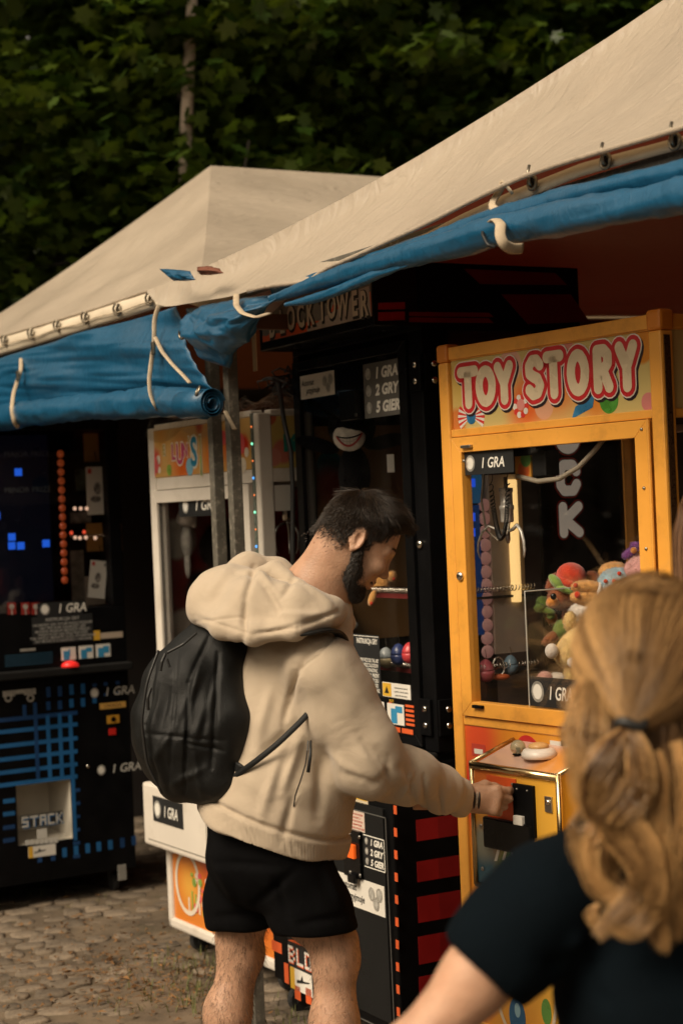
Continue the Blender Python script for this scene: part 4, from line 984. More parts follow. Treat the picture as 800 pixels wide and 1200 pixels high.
bx('foot_bracket', pm('bracket_grey', (.25, .24, .22), .5), stk, SX1 - .09, SX1 - .05, -.005, .0, -.02, .05, .001)
# ================================================================== tents
from mathutils import noise as mn
def nz(x, y, z=0.0): return mn.noise((x, y, z))
def canvas_mat(name, col, bump=.5, dirt=.22):
    if name in _mats: return _mats[name]
    m = pm(name, col, .42, var=.07, vs=1.6, dirt=dirt, dirtcol=(.30, .23, .15), spec=.4)
    nt = m.node_tree; N = nt.nodes; L = nt.links; b = _bsdf(m)
    tc = N.new('ShaderNodeTexCoord'); mp = N.new('ShaderNodeMapping'); mp.inputs['Scale'].default_value = (3.2, 1.2, 1.2); mp.inputs['Rotation'].default_value = (0, .5, .6)
    n1 = N.new('ShaderNodeTexNoise'); n1.inputs['Scale'].default_value = 5; n1.inputs['Detail'].default_value = 7; n1.inputs['Distortion'].default_value = 1.4
    n2 = N.new('ShaderNodeTexNoise'); n2.inputs['Scale'].default_value = 420
    L.new(tc.outputs['Object'], mp.inputs[0]); L.new(mp.outputs[0], n1.inputs['Vector']); L.new(tc.outputs['Object'], n2.inputs['Vector'])
    ad = N.new('ShaderNodeMath'); ad.operation = 'MULTIPLY_ADD'; ad.inputs[1].default_value = .04; L.new(n2.outputs[0], ad.inputs[0]); L.new(n1.outputs[0], ad.inputs[2])
    bp = N.new('ShaderNodeBump'); bp.inputs['Strength'].default_value = bump; bp.inputs['Distance'].default_value = .03
    L.new(ad.outputs[0], bp.inputs['Height']); L.new(bp.outputs[0], b.inputs['Normal'])
    return m
def translucent(m, col, f):
    nt = m.node_tree; N = nt.nodes; L = nt.links; b = _bsdf(m); out = next(n for n in N if n.type == 'OUTPUT_MATERIAL')
    tr = N.new('ShaderNodeBsdfTranslucent'); tr.inputs[0].default_value = (*col, 1); mx = N.new('ShaderNodeMixShader'); mx.inputs[0].default_value = f
    L.new(b.outputs[0], mx.inputs[1]); L.new(tr.outputs[0], mx.inputs[2]); L.new(mx.outputs[0], out.inputs[0]); return m
CANVAS = translucent(canvas_mat('cream_canvas', (.50, .425, .335)), (.60, .46, .30), .26)
BAND = pm('cream_band', (.62, .54, .42), .5, var=.08, vs=5, dirt=.35, dirtcol=(.25, .18, .1), bump=.1, bs=200)
BLUE = canvas_mat('blue_tarp', (.0055, .074, .158), .34, .05); _bsdf(BLUE).inputs['Specular IOR Level'].default_value = .28; _bsdf(BLUE).inputs['Coat Weight'].default_value = .40; _bsdf(BLUE).inputs['Coat Roughness'].default_value = .28
LINING = translucent(pm('red_lining', (.22, .030, .016), .8, var=.2), (.40, .05, .022), .20)
DARKWALL = pm('dark_interior_wall', (.018, .014, .013), .8, var=.2)  # near-black colour stands in for the dark tent interior
STRAP = pm('strap_webbing', (.46, .37, .26), .7, var=.15, vs=30, dirt=.3)
POST = pm('grey_post_paint', (.10, .092, .075), .55, var=.25, vs=28, dirt=.8, dirtcol=(.38, .34, .28), bump=.15, bs=50)
TFR = Frame((260, 500), 5.6, 0.0, 118.7); TM = TFR.M
EP = TFR.front(-.06)
def solve_on(y, f):
    """on the plane at depth y find (x,z) with x given by bisecting along an image line"""
    return TFR.front(y)
def fan_panel(edge, apex, ns, sag, wr, seed, ridge=None, xs=0.0):
    """cloth from an eave polyline up to an apex: returns grid rows"""
    P = []
    for i in range(ns + 1):
        s = i / ns; row = []
        for j, e in enumerate(edge):
            e = Vector(e); q = e.lerp(Vector(apex) if ridge is None else Vector(apex).lerp(Vector(ridge), j / (len(edge) - 1)), s)
            q.z -= sag * 4 * s * (1 - s) * (1 - .35 * s) * (1 + xs * min(1, 4 * j / (len(edge) - 1)))
            d = wr * (nz(q.x * 2.3 + seed, q.z * 6 + q.y * 3, seed) * .8 + .5 * nz(q.x * 7 + q.y * 4, q.z * 3 + seed, 2)) * sin(pi * min(1, s * 1.15)) ** .5
            t_ = j / (len(edge) - 1); d *= min(1, 6 * t_ * (1 - t_) + .08); q.y -= d * .7; q.z += d * .7
            row.append(q)
        P.append(row)
    return P
def dense(poly, n):
    """resample a polyline of 3D points"""
    P = [Vector(p) for p in poly]; L = [0]
    for a, b in zip(P, P[1:]): L.append(L[-1] + (b - a).length)
    out = []
    for i in range(n):
        t = L[-1] * i / (n - 1); k = max(0, min(len(P) - 2, next((q for q in range(len(L) - 1) if L[q + 1] >= t), len(P) - 2)))
        f = (t - L[k]) / max(1e-9, L[k + 1] - L[k]); out.append(P[k].lerp(P[k + 1], f))
    return out
def smooth_poly(P, it=3):
    P = [Vector(p) for p in P]
    for _ in range(it): P = [P[0]] + [(P[i - 1] + P[i] * 2 + P[i + 1]) / 4 for i in range(1, len(P) - 1)] + [P[-1]]
    return P
def EPx(x, y, yy=-.06):
    u, v = TFR.front(yy).px(x, y); return Vector((u, yy, v))
def find_apex(ytent, xt, imgline):
    """z such that the point (xt, ytent, z) lies on an image line y = f(x)"""
    lo, hi = 2.4, 5.0
    for _ in range(50):
        z = (lo + hi) / 2; w = TM @ Vector((xt, ytent, z)); X, Y, Zr = w.x, w.y, w.z - CAMZ
        px = 400 + FPX * (X / Y * _c - Zr / Y * _s); py = 600 - FPX * (X / Y * _s + Zr / Y * _c)
        if py > imgline(px): lo = z
        else: hi = z
    return z
def proj(p):
    w = TM @ Vector(p); X, Y, Zr = w.x, w.y, w.z - CAMZ
    return 400 + FPX * (X / Y * _c - Zr / Y * _s), 600 - FPX * (X / Y * _s + Zr / Y * _c)
# ---- right tent : canopy over the yellow and the red-brick machine
tr_ = thing('market_tent', 'cream canopy tent with a blue tarpaulin rolled under its eave, over the yellow claw machine', 'tent', TM, 'cream canopy tents side by side')
edge_px = [(172, 341), (186, 352), (200.5, 362), (220, 357.5), (244, 350.6), (268, 347), (295, 341), (322, 335), (340, 332), (356, 327), (376, 320), (396, 311), (420, 300), (450, 285), (500, 262), (550, 236), (615, 205), (680, 184), (750, 164), (800, 149), (860, 130)]
E = [EPx(*p) for p in edge_px]
for k in range(3): E[k] = EPx(*edge_px[k], -.16 + .03 * k)
for i in range(3, 10): E[i] = EPx(*edge_px[i], -.10 - .03 * sin((i - 3) * 1.2))
E += [Vector((3.0, -.06, 2.35)), Vector((3.6, -.06, 2.36)), Vector((4.15, -.06, 2.36))]
E = smooth_poly(dense(E, 90), 2); _y = [e.y for e in E]
for _ in range(60): _y = [_y[0]] + [(_y[i - 1] + 2 * _y[i] + _y[i + 1]) / 4 for i in range(1, 89)] + [_y[-1]]
for e, y_ in zip(E, _y): e.y = y_
AZ = find_apex(1.0, 2.0, lambda x: -.655 * (x - 760))
A = Vector((2.0, 1.0, AZ))
P = fan_panel(E, A, 44, .10, .018, 3.0)
can = MB().grid(P).build('canopy', CANVAS, tr_, True)
def roll_edge(P, name, r, mat, par):
    return MB().tube(P, r, 8).build(name, mat, par, True)
roll_edge([p + Vector((0, -.002, -.001)) for p in E[14:]], 'hem', .0065, CANVAS, can)
B2 = Vector((2.0, 3.0, AZ)); C00 = Vector((-.02, .10, 2.25)); C01 = Vector((-.02, 4, 2.33)); C10 = Vector((4.1, 0, 2.36)); C11 = Vector((4.1, 4, 2.36))
def flat_panel(a, b, c, d, n, sag, name, mat, par, wr=.012):
    P = []
    for i in range(n + 1):
        s = i / n; row = []
        for j in range(n + 1):
            t = j / n; q = Vector(a).lerp(Vector(b), t).lerp(Vector(d).lerp(Vector(c), t), s)
            q.z -= sag * 4 * s * (1 - s) * .8; q.z += wr * nz(q.x * 3, q.y * 3, q.z * 3); row.append(q)
        P.append(row)
    return MB().grid(P).build(name, mat, par, True)
MB().grid(fan_panel(dense([E[0], C00, C01], 40), A, 30, .10, .018, 3.0, B2, 1.2)).build('canopy_side', CANVAS, tr_, True)
MB().grid(fan_panel(dense([E[-1], C11], 40), A, 30, .10, .018, 3.0, B2)).build('canopy_side', CANVAS, tr_, True)
flat_panel(C11, C01, B2, B2, 16, .10, 'canopy_back', CANVAS, tr_)
# red lining a little below the canopy
dn = Vector((0, 0, -.05)); Ai = A + dn * 1.5; Bi = B2 + dn * 1.5
i00, i01, i10, i11 = [p + dn for p in (Vector((.03, .03, 2.36)), Vector((.03, 3.95, 2.36)), Vector((4.0, .03, 2.36)), Vector((4.0, 3.95, 2.36)))]
for q in ((i00, i10, Ai, Ai), (i01, i00, Ai, Bi), (i10, i11, Bi, Ai), (i11, i01, Bi, Bi)): flat_panel(*q, 10, .10, 'lining', LINING, tr_, .004)
MB().box(.0, 4.05, 3.97, 3.98, GZ, 2.33).build('added_rear_wall', LINING, tr_)  # walls added to keep light from entering behind and beside the machines
MB().box(4.03, 4.04, .3, 3.95, GZ, 2.33).build('added_side_wall', LINING, tr_)
for x, y in ((.040, .02), (4.0, .02), (.06, 3.92), (4.0, 3.92)):
    bx('pole', POST, tr_, x - .019, x + .019, y - .019, y + .019, GZ, 2.24 if y < 1 else 2.34, .003)
bx('crossbar', POST, tr_, .12, 4.0, .0, .03, 2.30, 2.33, .003)
bx('roof_bar', pm('bar_brown', (.10, .045, .02), .5), tr_, .13, .16, .03, 3.9, 2.20, 2.25, .003)
# band with eyelets under the canopy hem
bt = [EPx(x, y, .0) for x, y in ((470, 285), (500, 273), (540, 252), (600, 224), (680, 192), (740, 176), (800, 160), (860, 143))]
bb = [EPx(x, y, -.02) for x, y in ((470, 292), (500, 283), (545, 262), (600, 239), (680, 207), (740, 190), (800, 174), (860, 158))]
bt, bb = dense(bt, 40), dense(bb, 40)
MB().grid([[a.lerp(b, k / 4) + Vector((0, -.012 * sin(pi * k / 4), 0)) for a, b in zip(bt, bb)] for k in range(5)]).build('valance', BAND, tr_, True, solid=.003)
def ring(c, n, r, tr, name, mat, par, seg=18):
    c = Vector(c); n = Vector(n).normalized(); a = n.orthogonal().normalized(); b = n.cross(a)
    P = [c + a * r * cos(2 * pi * k / seg) + b * r * sin(2 * pi * k / seg) for k in range(seg + 1)]
    return MB().tube(P, tr, 6, cap=False).build(name, mat, par, True)
EYE = pm('eyelet_metal', (.30, .26, .2), .35, metal=1, var=.3)
for x, y in ((623, 214), (709, 189), (790, 166)):
    c = EPx(x, y, -.034); ring(c, (0, -1, 0), .016, .0045, 'eyelet', EYE, tr_); MB().disc(Pl(c, (1, 0, 0)), 0, 0, .014, .0005).build('eyelet_hole', BLKM, tr_)
    MB().tube([c + Vector((.0, -.006, .04)), c + Vector((.003, -.014, .02)), c + Vector((.004, -.010, -.004)), c + Vector((0, .004, -.008))], .004, 6).build('hook', EYE, tr_, True)
c = EPx(589, 231, -.05); P = [c + Vector((.05 * cos(t) * .8, -.01 * sin(t * 2), .030 * sin(t))) for t in [i * 2 * pi / 20 for i in range(18)]]
MB().tube(P, .011, 6, flat=.25).build('webbing_loop', STRAP, tr_, True)
# rolled blue side wall under the eave
def sweep(P, R, mat, name, par, n=22, amp=.10, seed=0.0, fold=0.0, n_len=90, flat=1.0):
    P = smooth_poly(dense(P, n_len), 2); Rr = np.interp(np.linspace(0, 1, n_len), np.linspace(0, 1, len(R)), R)
    G = []
    for i, p in enumerate(P):
        t = (P[min(i + 1, n_len - 1)] - P[max(i - 1, 0)]).normalized(); a = t.cross(Vector((0, 0, 1))).normalized(); b = a.cross(t)
        row = []
        for k in range(n):
            th = 2 * pi * k / n
            r = Rr[i] * (1 + amp * nz(i * .12 + seed, cos(th) * 1.6, sin(th) * 1.6) + amp * .8 * nz(i * .5 + seed * 3, cos(th) * 2.4, sin(th) * 2.4) + fold * (max(0, cos(th * 1.0 - 2.2)) ** 14) * -1)
            row.append(p + a * cos(th) * r * flat + b * sin(th) * r)
        G.append(row)
    m = MB().grid(G, cyc=True); o = len(m.v); m.f.append(tuple(range(n))); m.m.append(0); m.f.append(tuple(range((n_len - 1) * n, n_len * n))); m.m.append(0)
    return m.build(name, mat, par, True)
low_ = [EPx(x, y, -.09) for x, y in ((318, 350), (340, 343), (380, 329), (410, 319), (450, 308), (500, 294), (550, 281), (571, 273), (600, 267), (660, 256), (700, 249), (800, 229), (860, 217))] + [Vector((3.2, -.09, 2.22)), Vector((4.1, -.09, 2.22))]
sweep(low_, [.012, .020, .026, .029, .034, .040, .041, .034, .041, .039, .036, .032, .032, .032, .032], BLUE, 'rolled_side_wall', tr_, seed=2.0, amp=.16, n_len=170)
up_ = [EPx(x, y, -.05) for x, y in ((322, 341), (360, 331), (420, 309), (470, 294), (520, 278), (560, 262), (600, 249), (660, 233), (720, 219), (800, 200), (860, 187))] + [Vector((3.2, -.05, 2.30)), Vector((4.1, -.05, 2.30))]
sweep(up_, [.015, .018, .020, .022, .024, .025, .024, .024, .025, .026, .026, .026, .026], BLUE, 'rolled_side_wall', tr_, seed=7.0, amp=.18, n_len=170)
lip = [EPx(x, y, -.10) for x, y in ((335, 357), (360, 352), (385, 345), (412, 334), (445, 320), (480, 310))]
sweep(lip, [.006, .014, .015, .014, .012, .004], BLUE, 'rolled_side_wall', tr_, seed=9.0, amp=.2, n_len=40)
def strap_loop(P, r, par, flat=.3, name='strap'):
    return MB().tube(smooth_poly(dense(P, 40), 3), r, 8, flat=flat).build(name, STRAP, par, True)
strap_loop([EPx(573, 262, -.10), EPx(581, 257, -.13), EPx(587, 263, -.155), EPx(585, 275, -.165), EPx(590, 287, -.16), EPx(600, 292, -.13), EPx(612, 291, -.10)], .013, tr_)
strap_loop([EPx(566, 262, -.09), EPx(565, 275, -.14), EPx(571, 287, -.145), EPx(580, 290, -.13)], .004, tr_, 1.0, 'cord').data.materials[0] = CABLE
strap_loop([EPx(277, 345, -.12), EPx(277, 358, -.17), EPx(284, 367, -.19), EPx(300, 372, -.18), EPx(316, 367, -.12)], .010, tr_)
# bunched cloth at the corner
def cloth(poly_top, poly_bot, y0, bulge, nu, nv, seed, name, mat, par, wrinkle=.02, freq=(3, 5)):
    T = dense([EPx(*p, y0) for p in poly_top], nu); Bt = dense([EPx(*p, y0) for p in poly_bot], nu); G = []
    for j in range(nv + 1):
        s = j / nv; row = []
        for i in range(nu):
            t = i / (nu - 1); a = T[i].lerp(Bt[i], s)
            d = bulge * sin(pi * min(1, max(0, s))) ** .7 * (sin(pi * t) ** .5 if bulge > .04 else 1)
            d += wrinkle * (1.2 * nz(t * freq[0] * 2 + seed, s * freq[1], seed) + .30 * nz(t * freq[0] * 4 + seed, s * freq[1] * 1.6 + t * 4, seed + 3) + .5 * abs(nz(t * 9 - s * 6, s * 5 + seed, 1)))
            d *= min(1, 7 * t * (1 - t) + .10) if nu < 90 else 1
            a.y = y0 - d
            # keep the photographed outline by sliding the point along its own ray in depth only a few centimetres
            row.append(a)
        G.append(row)
    return MB().grid(G).build(name, mat, par, True, solid=.002)
cloth([(218, 362), (245, 357), (280, 350), (322, 345)], [(234, 416), (256, 428), (270, 432), (306, 372)], -.07, .09, 40, 26, 5.0, 'hanging_tarp', BLUE, tr_, .03, (2, 3))
cloth([(222, 372), (260, 366), (300, 358), (324, 350)], [(250, 408), (268, 416), (290, 400), (306, 366)], -.13, .06, 40, 20, 8.0, 'hanging_tarp', BLUE, tr_, .03, (2, 3))
# ---- left tent
tl_ = thing('market_tent', 'cream canopy tent with eyelets and a sagging blue tarpaulin, over the white machine', 'tent', TM, 'cream canopy tents side by side')
AL = None; best = 9e9
for k in range(200):
    y = .2 + k * .012; p = TFR.front(y).px(247, 194)
    if abs(p[0] + 2.0) < best: best = abs(p[0] + 2.0); AL = Vector((p[0], y, p[1]))
eL = [Vector((-4.05, -.06, 2.42)), Vector((-3.2, -.06, 2.425)), EPx(-20, 402), EPx(0, 394.5), EPx(67.5, 375), EPx(120, 359), EPx(169, 342), EPx(188, 337)]
eL += [Vector((.02, -.06, 2.40))]
E2 = dense(eL, 70)
P = fan_panel(E2, AL, 40, .05, .022, 11.0)
can2 = MB().grid(P).build('canopy', CANVAS, tl_, True)
MB().tube([p + Vector((0, -.002, -.001)) for p in E2[:-3]], .006, 8).build('hem', CANVAS, can2, True)
RB = None; q = TFR.front(3.0).px(425, 213); BL_ = Vector((AL.x, 3.0, AL.z))
c00, c01, c10, c11 = Vector((-4.05, 0, 2.42)), Vector((-4.05, 4, 2.42)), Vector((.0, -.02, 2.40)), Vector((.0, 4, 2.40))
MB().grid(fan_panel(dense([E2[-1], c11], 60), AL, 36, .05, .022, 11.0, BL_)).build('canopy_side', CANVAS, tl_, True)
MB().grid(fan_panel(dense([E2[0], c01], 40), AL, 30, .05, .022, 11.0, BL_)).build('canopy_side', CANVAS, tl_, True)
flat_panel(c11, c01, BL_, BL_, 14, .06, 'canopy_back', CANVAS, tl_)
MB().box(-4.0, -.02, 3.97, 3.98, GZ, 2.38).build('added_rear_wall', DARKWALL, tl_)  # walls added here too, blocking light from behind
MB().box(-4.02, -4.01, .5, 3.95, GZ, 2.38).build('added_side_wall', DARKWALL, tl_)
ln2 = [p + Vector((0, 0, -.05)) for p in (Vector((-3.98, .03, 2.40)), Vector((-.04, .03, 2.40)), Vector((-.04, 3.95, 2.40)), Vector((-3.98, 3.95, 2.40)))]
DL = translucent(pm('brown_lining', (.13, .045, .02), .8, var=.2), (.3, .1, .04), .3)
a_, b_ = AL + Vector((0, 0, -.07)), BL_ + Vector((0, 0, -.07))
for q in ((ln2[0], ln2[1], a_, a_), (ln2[1], ln2[2], b_, a_), (ln2[2], ln2[3], b_, b_), (ln2[3], ln2[0], a_, b_)): flat_panel(*q, 8, .06, 'lining', DL, tl_, .003)
for x, y in ((-.100, .02), (-3.95, .02), (-.06, 3.92), (-3.95, 3.92)):
    bx('pole', POST, tl_, x - .019, x + .019, y - .019, y + .019, GZ, 2.35, .003)
bx('crossbar', POST, tl_, -3.95, -.06, .005, .035, 2.36, 2.39, .003)
# band, eyelets with hooks
bt = dense([Vector((-4.0, -.05, 2.41)), EPx(0, 397, -.05), EPx(67.5, 378, -.05), EPx(169, 345, -.05), EPx(186, 341, -.05)], 60)
bb = dense([Vector((-4.0, -.05, 2.32)), EPx(0, 418, -.05), EPx(85, 393, -.05), EPx(181, 363, -.05), EPx(197, 359, -.05)], 60)
MB().grid([[a.lerp(b, k / 5) + Vector((0, -.010 - .012 * sin(pi * k / 5) - .004 * nz(i * .4, k * .6), 0)) for i, (a, b) in enumerate(zip(bt, bb))] for k in range(6)]).build('valance', BAND, tl_, True, solid=.003)
for x, y in ((7, 400), (38, 392), (68.5, 383), (101.5, 373.5), (139, 364), (177, 352), (-40, 412)):
    c = EPx(x, y, -.078); ring(c, (0, -1, 0), .017, .0045, 'eyelet', EYE, tl_)
    MB().tube([c + Vector((.022, -.004, .018)), c + Vector((.005, -.014, .024)), c + Vector((-.010, -.016, .010)), c + Vector((-.008, -.012, -.012)), c + Vector((.006, -.004, -.018))], .0042, 6).build('hook', EYE, tl_, True)
    MB().disc(Pl(c + Vector((0, .006, 0)), (1, 0, 0)), 0, 0, .013, .0005).build('eyelet_hole', pm('hole_brown', (.05, .035, .02), .8), tl_)
# cord threaded through the band
P = [EPx(-20 + 11 * i, 412 - 3.25 * i + 1.0 * sin(i * 1.4), -.080) for i in range(19)]
MB().tube(P, .0025, 5).build('lacing', STRAP, tl_, True)
# hanging blue sheet and its roll
cloth([(-120, 452), (0, 420), (60, 402), (120, 384), (186, 365), (207, 359)], [(-120, 530), (0, 484), (60, 474), (120, 462), (190, 455), (252, 458)], -.075, .02, 110, 40, 1.0, 'hanging_tarp', BLUE, tl_, .028, (3, 2.2))
rollp = [Vector((-4.0, -.12, 2.06)), EPx(-120, 520, -.12), EPx(0, 490, -.12), EPx(50, 483, -.125), EPx(101, 477, -.13), EPx(150, 474, -.13), EPx(178, 471, -.13), EPx(200, 472, -.13), EPx(240, 473, -.13)]
sweep(rollp, [.05, .05, .05, .054, .056, .052, .044, .050, .048], BLUE, 'rolled_side_wall', tl_, seed=4.0, amp=.16, n_len=170)
# spiral end of the roll
c = EPx(247, 473, -.13); m = MB(); G = []
ax = Vector((1, .15, -.02)).normalized(); a = ax.cross(Vector((0, 0, 1))).normalized(); b = a.cross(ax)
for i in range(110):
    th = i * .20; r = .013 + .036 * i / 109; r *= 1 + .05 * sin(th * 1.7)
    G.append([c - ax * .16 + a * cos(th) * r + b * sin(th) * r, c + ax * (.012 + .004 * sin(th * .7)) + a * cos(th) * r + b * sin(th) * r])
m.grid(G).build('roll_end', BLUE, tl_, True, solid=.0022)
cs = EPx(232, 458, -.168); ring(cs, (-.2, -1, .5), .015, .004, 'eyelet', EYE, tl_); ce = EPx(213.5, 391, -.12); ring(ce, (.2, -1, 0), .017, .004, 'eyelet', EYE, tl_)
MB().disc(Pl(ce + Vector((0, .003, 0)), (1, 0, 0)), 0, 0, .014, .0005).build('eyelet_hole', BLKM, tl_)
# straps
strap_loop([EPx(186, 359, -.10), EPx(181, 374, -.115), EPx(181, 390, -.125), EPx(181, 402, -.13), EPx(179, 414, -.13), EPx(177, 428, -.14), EPx(175, 445, -.17), EPx(176, 462, -.19), EPx(182, 477, -.185), EPx(186, 481, -.15)], .0085, tl_)
strap_loop([EPx(182, 395, -.13), EPx(190, 412, -.14), EPx(203, 428, -.15), EPx(215, 440, -.155), EPx(223, 449, -.15)], .008, tl_)
strap_loop([EPx(25, 420, -.10), EPx(25, 434, -.12), EPx(21, 446, -.13), EPx(16, 462, -.15), EPx(14, 480, -.185), EPx(17, 495, -.18), EPx(22, 501, -.15)], .0085, tl_)
for x, y, yy in ((180, 408, -.137), (21.5, 441, -.135)):
    c = EPx(x, y, yy); MB().box(c.x - .010, c.x + .010, c.y - .006, c.y + .004, c.z - .022, c.z + .022).build('buckle', EYE, tl_, bevel=.002)
# blue and rust scraps of cloth caught between the two tents
P = [EPx(x, y, -.11) for x, y in ((187, 315), (222, 317), (228, 328), (205, 328))]
cloth([(187, 315), (205, 316), (223, 318)], [(204, 329), (216, 329), (229, 328)], -.17, .012, 14, 8, 3.0, 'tarp_corner', BLUE, tl_, .01)
cloth([(233, 313), (245, 312), (258, 315)], [(236, 322), (247, 322), (262, 320)], -.12, .02, 14, 8, 6.0, 'rust_cloth', pm('rust_cloth_mat', (.16, .05, .025), .7), tl_, .01)
bx('hanging_strip', pm('strip_beige', (.42, .30, .18), .6), tl_, .19, .215, .03, .034, 2.06, 2.22, .0)
q0, q1 = EPx(264, 482, -.02), EPx(275, 503, -.02); MB().tube([q0, q1], .008, 6, flat=.4).build('strap_end', STRAP, tl_)
# ================================================================== ground
def soil():
    m = pm('soil', (.125, .092, .060), .95, var=.45, vs=5, bump=.9, bs=40, dirt=.7, dirtcol=(.045, .042, .016))
    return m
gm = MB(); n = 60
gm.add([(-120, -60, GZ - .004), (120, -60, GZ - .004), (120, 160, GZ - .004), (-120, 160, GZ - .004)], [(0, 1, 2, 3)])
ground = gm.build('ground', soil()); tag(ground, 'brown cobbled ground with soil and moss between the stones', None, None, 'structure')
def stone_mat():
    m = pm('granite_cobble', (.160, .125, .090), .9, var=.35, vs=16, bump=1.0, bs=80, dirt=.75, dirtcol=(.09, .07, .045))
    nt = m.node_tree; N = nt.nodes; L = nt.links; b = _bsdf(m)
    oi = N.new('ShaderNodeObjectInfo'); gi = N.new('ShaderNodeNewGeometry'); ad = N.new('ShaderNodeMath'); ad.operation = 'ADD'
    L.new(oi.outputs['Random'], ad.inputs[0]); L.new(gi.outputs['Random Per Island'], ad.inputs[1])
    fr = N.new('ShaderNodeMath'); fr.operation = 'FRACT'; L.new(ad.outputs[0], fr.inputs[0])
    mr = N.new('ShaderNodeMapRange'); mr.inputs[3].default_value = .70; mr.inputs[4].default_value = 1.30; L.new(fr.outputs[0], mr.inputs[0])
    src = b.inputs['Base Color'].links[0].from_socket
    mx = N.new('ShaderNodeMix'); mx.data_type = 'RGBA'; mx.blend_type = 'MULTIPLY'; mx.inputs[0].default_value = 1
    L.new(src, mx.inputs[6]); L.new(mr.outputs[0], mx.inputs[7]); L.new(mx.outputs[2], b.inputs['Base Color'])
    return m
STONE = stone_mat()
def stone_shape(r, w, d):
    n = 9; v = []; f = []; a0 = r.uniform(0, 1)
    rad = [1 + r.uniform(-.14, .08) for _ in range(n)]
    for (k, s, z) in ((0, 1.0, -.05), (1, 1.0, -.003), (2, .94, .0028), (3, .55, .0036)):
        for i in range(n):
            th = 2 * pi * (i + a0) / n; c_, s_ = cos(th), sin(th)
            e = (abs(c_) ** 6 + abs(s_) ** 6) ** (-1 / 6)
            v.append((c_ * e * w * .5 * s * rad[i], s_ * e * d * .5 * s * rad[i], z + (r.uniform(-.0025, .0025) if k > 1 else 0)))
    for k in range(3):
        for i in range(n): f.append((k * n + i, k * n + (i + 1) % n, (k + 1) * n + (i + 1) % n, (k + 1) * n + i))
    f.append(tuple(range(3 * n, 4 * n))); return v, f
rs = random.Random(21); shapes = []
for i in range(14):
    v, f = stone_shape(rs, rs.uniform(.09, .155), rs.uniform(.08, .118)); me = bpy.data.meshes.new('cobblestone'); me.from_pydata(v, [], f); me.materials.append(STONE)
    me.polygons.foreach_set('use_smooth', [True] * len(me.polygons)); shapes.append((me, v, f))
cells = []; ang = radians(12); ca_, sa_ = cos(ang), sin(ang)
for i in range(-60, 70):
    for j in range(-60, 70):
        x = i * .131 + (.065 if j % 2 else 0) + rs.uniform(-.012, .012); y = j * .106 + rs.uniform(-.010, .010) + .02 * sin(i * .7)
        X, Y = x * ca_ - y * sa_ - .8, x * sa_ + y * ca_ + 5.0
        if -4.2 < X < 3.2 and .5 < Y < 10.5: cells.append((X, Y))
def dirt_patch(X, Y):      # bare trodden soil beside the white machine
    return nz(X * 1.7 + 3, Y * 1.7, 5) * .5 + exp(-(((X + .62) / .28) ** 2 + ((Y - 5.95) / .35) ** 2)) * 1.0 + exp(-(((X + .75) / .5) ** 2 + ((Y - 7.1) / .3) ** 2)) * .5
inview = []
others = MB()
for (X, Y) in cells:
    v = Vector((X / Y, 1, (GZ - CAMZ) / Y)); px = 400 + FPX * (v.x * _c - v.z * _s); py = 600 - FPX * (v.x * _s + v.z * _c)
    dp = dirt_patch(X, Y)
    if dp > .62 and rs.random() < .92: continue
    k = rs.randrange(14); rot = ang + rs.uniform(-.18, .18); sc = rs.uniform(.88, 1.12); dz = -.010 * max(0, dp) * 1.3 + rs.uniform(-.006, .004) - (.003 if Y > 6.6 else 0)
    if -8 < px < 480 and 1010 < py < 1215: inview.append((Y, X, k, rot, sc, dz))
    else:
        me, vv, ff = shapes[k]; c_, s_ = cos(rot) * sc, sin(rot) * sc
        others.add([(X + a * c_ - b * s_, Y + a * s_ + b * c_, GZ + z + dz) for a, b, z in vv], ff)
inview.sort()
for q, (Y, X, k, rot, sc, dz) in enumerate(inview):
    me, vv, ff = shapes[k]
    if q < 300:
        o = bpy.data.objects.new('cobblestone', me); COL.objects.link(o); o.parent = ground; o.location = (X, Y, GZ + dz); o.rotation_euler = (rs.uniform(-.05, .05), rs.uniform(-.05, .05), rot); o.scale = (sc, sc, 1)
    else:
        c_, s_ = cos(rot) * sc, sin(rot) * sc; others.add([(X + a * c_ - b * s_, Y + a * s_ + b * c_, GZ + z + dz) for a, b, z in vv], ff)
oth = others.build('cobblestones', STONE, ground, True); oth['kind'] = 'stuff'
# grass and litter
gr = MB(); rg = random.Random(31)
GRASS = pm('grass_blade', (.10, .105, .028), .7, var=.5, vs=30); DRY = pm('dry_leaf', (.17, .085, .028), .8, var=.5, vs=20)
def tuft(x, y, n, h, spread):
    for _ in range(n):
        a = rg.uniform(0, 2 * pi); r = spread * sqrt(rg.random()); X, Y = x + cos(a) * r, y + sin(a) * r
        l = rg.uniform(.5, 1) * h; b = rg.uniform(0, 2 * pi); w = rg.uniform(.0015, .003); lean = rg.uniform(.1, .8) * l
        dx, dy = cos(b), sin(b); px_, py_ = -dy * w, dx * w; z0 = GZ - .01
        gr.add([(X - px_, Y - py_, z0), (X + px_, Y + py_, z0), (X + dx * lean * .4 + px_ * .7, Y + dy * lean * .4 + py_ * .7, z0 + l * .6), (X + dx * lean * .4 - px_ * .7, Y + dy * lean * .4 - py_ * .7, z0 + l * .6), (X + dx * lean, Y + dy * lean, z0 + l)], [(0, 1, 2, 3), (3, 2, 4)])
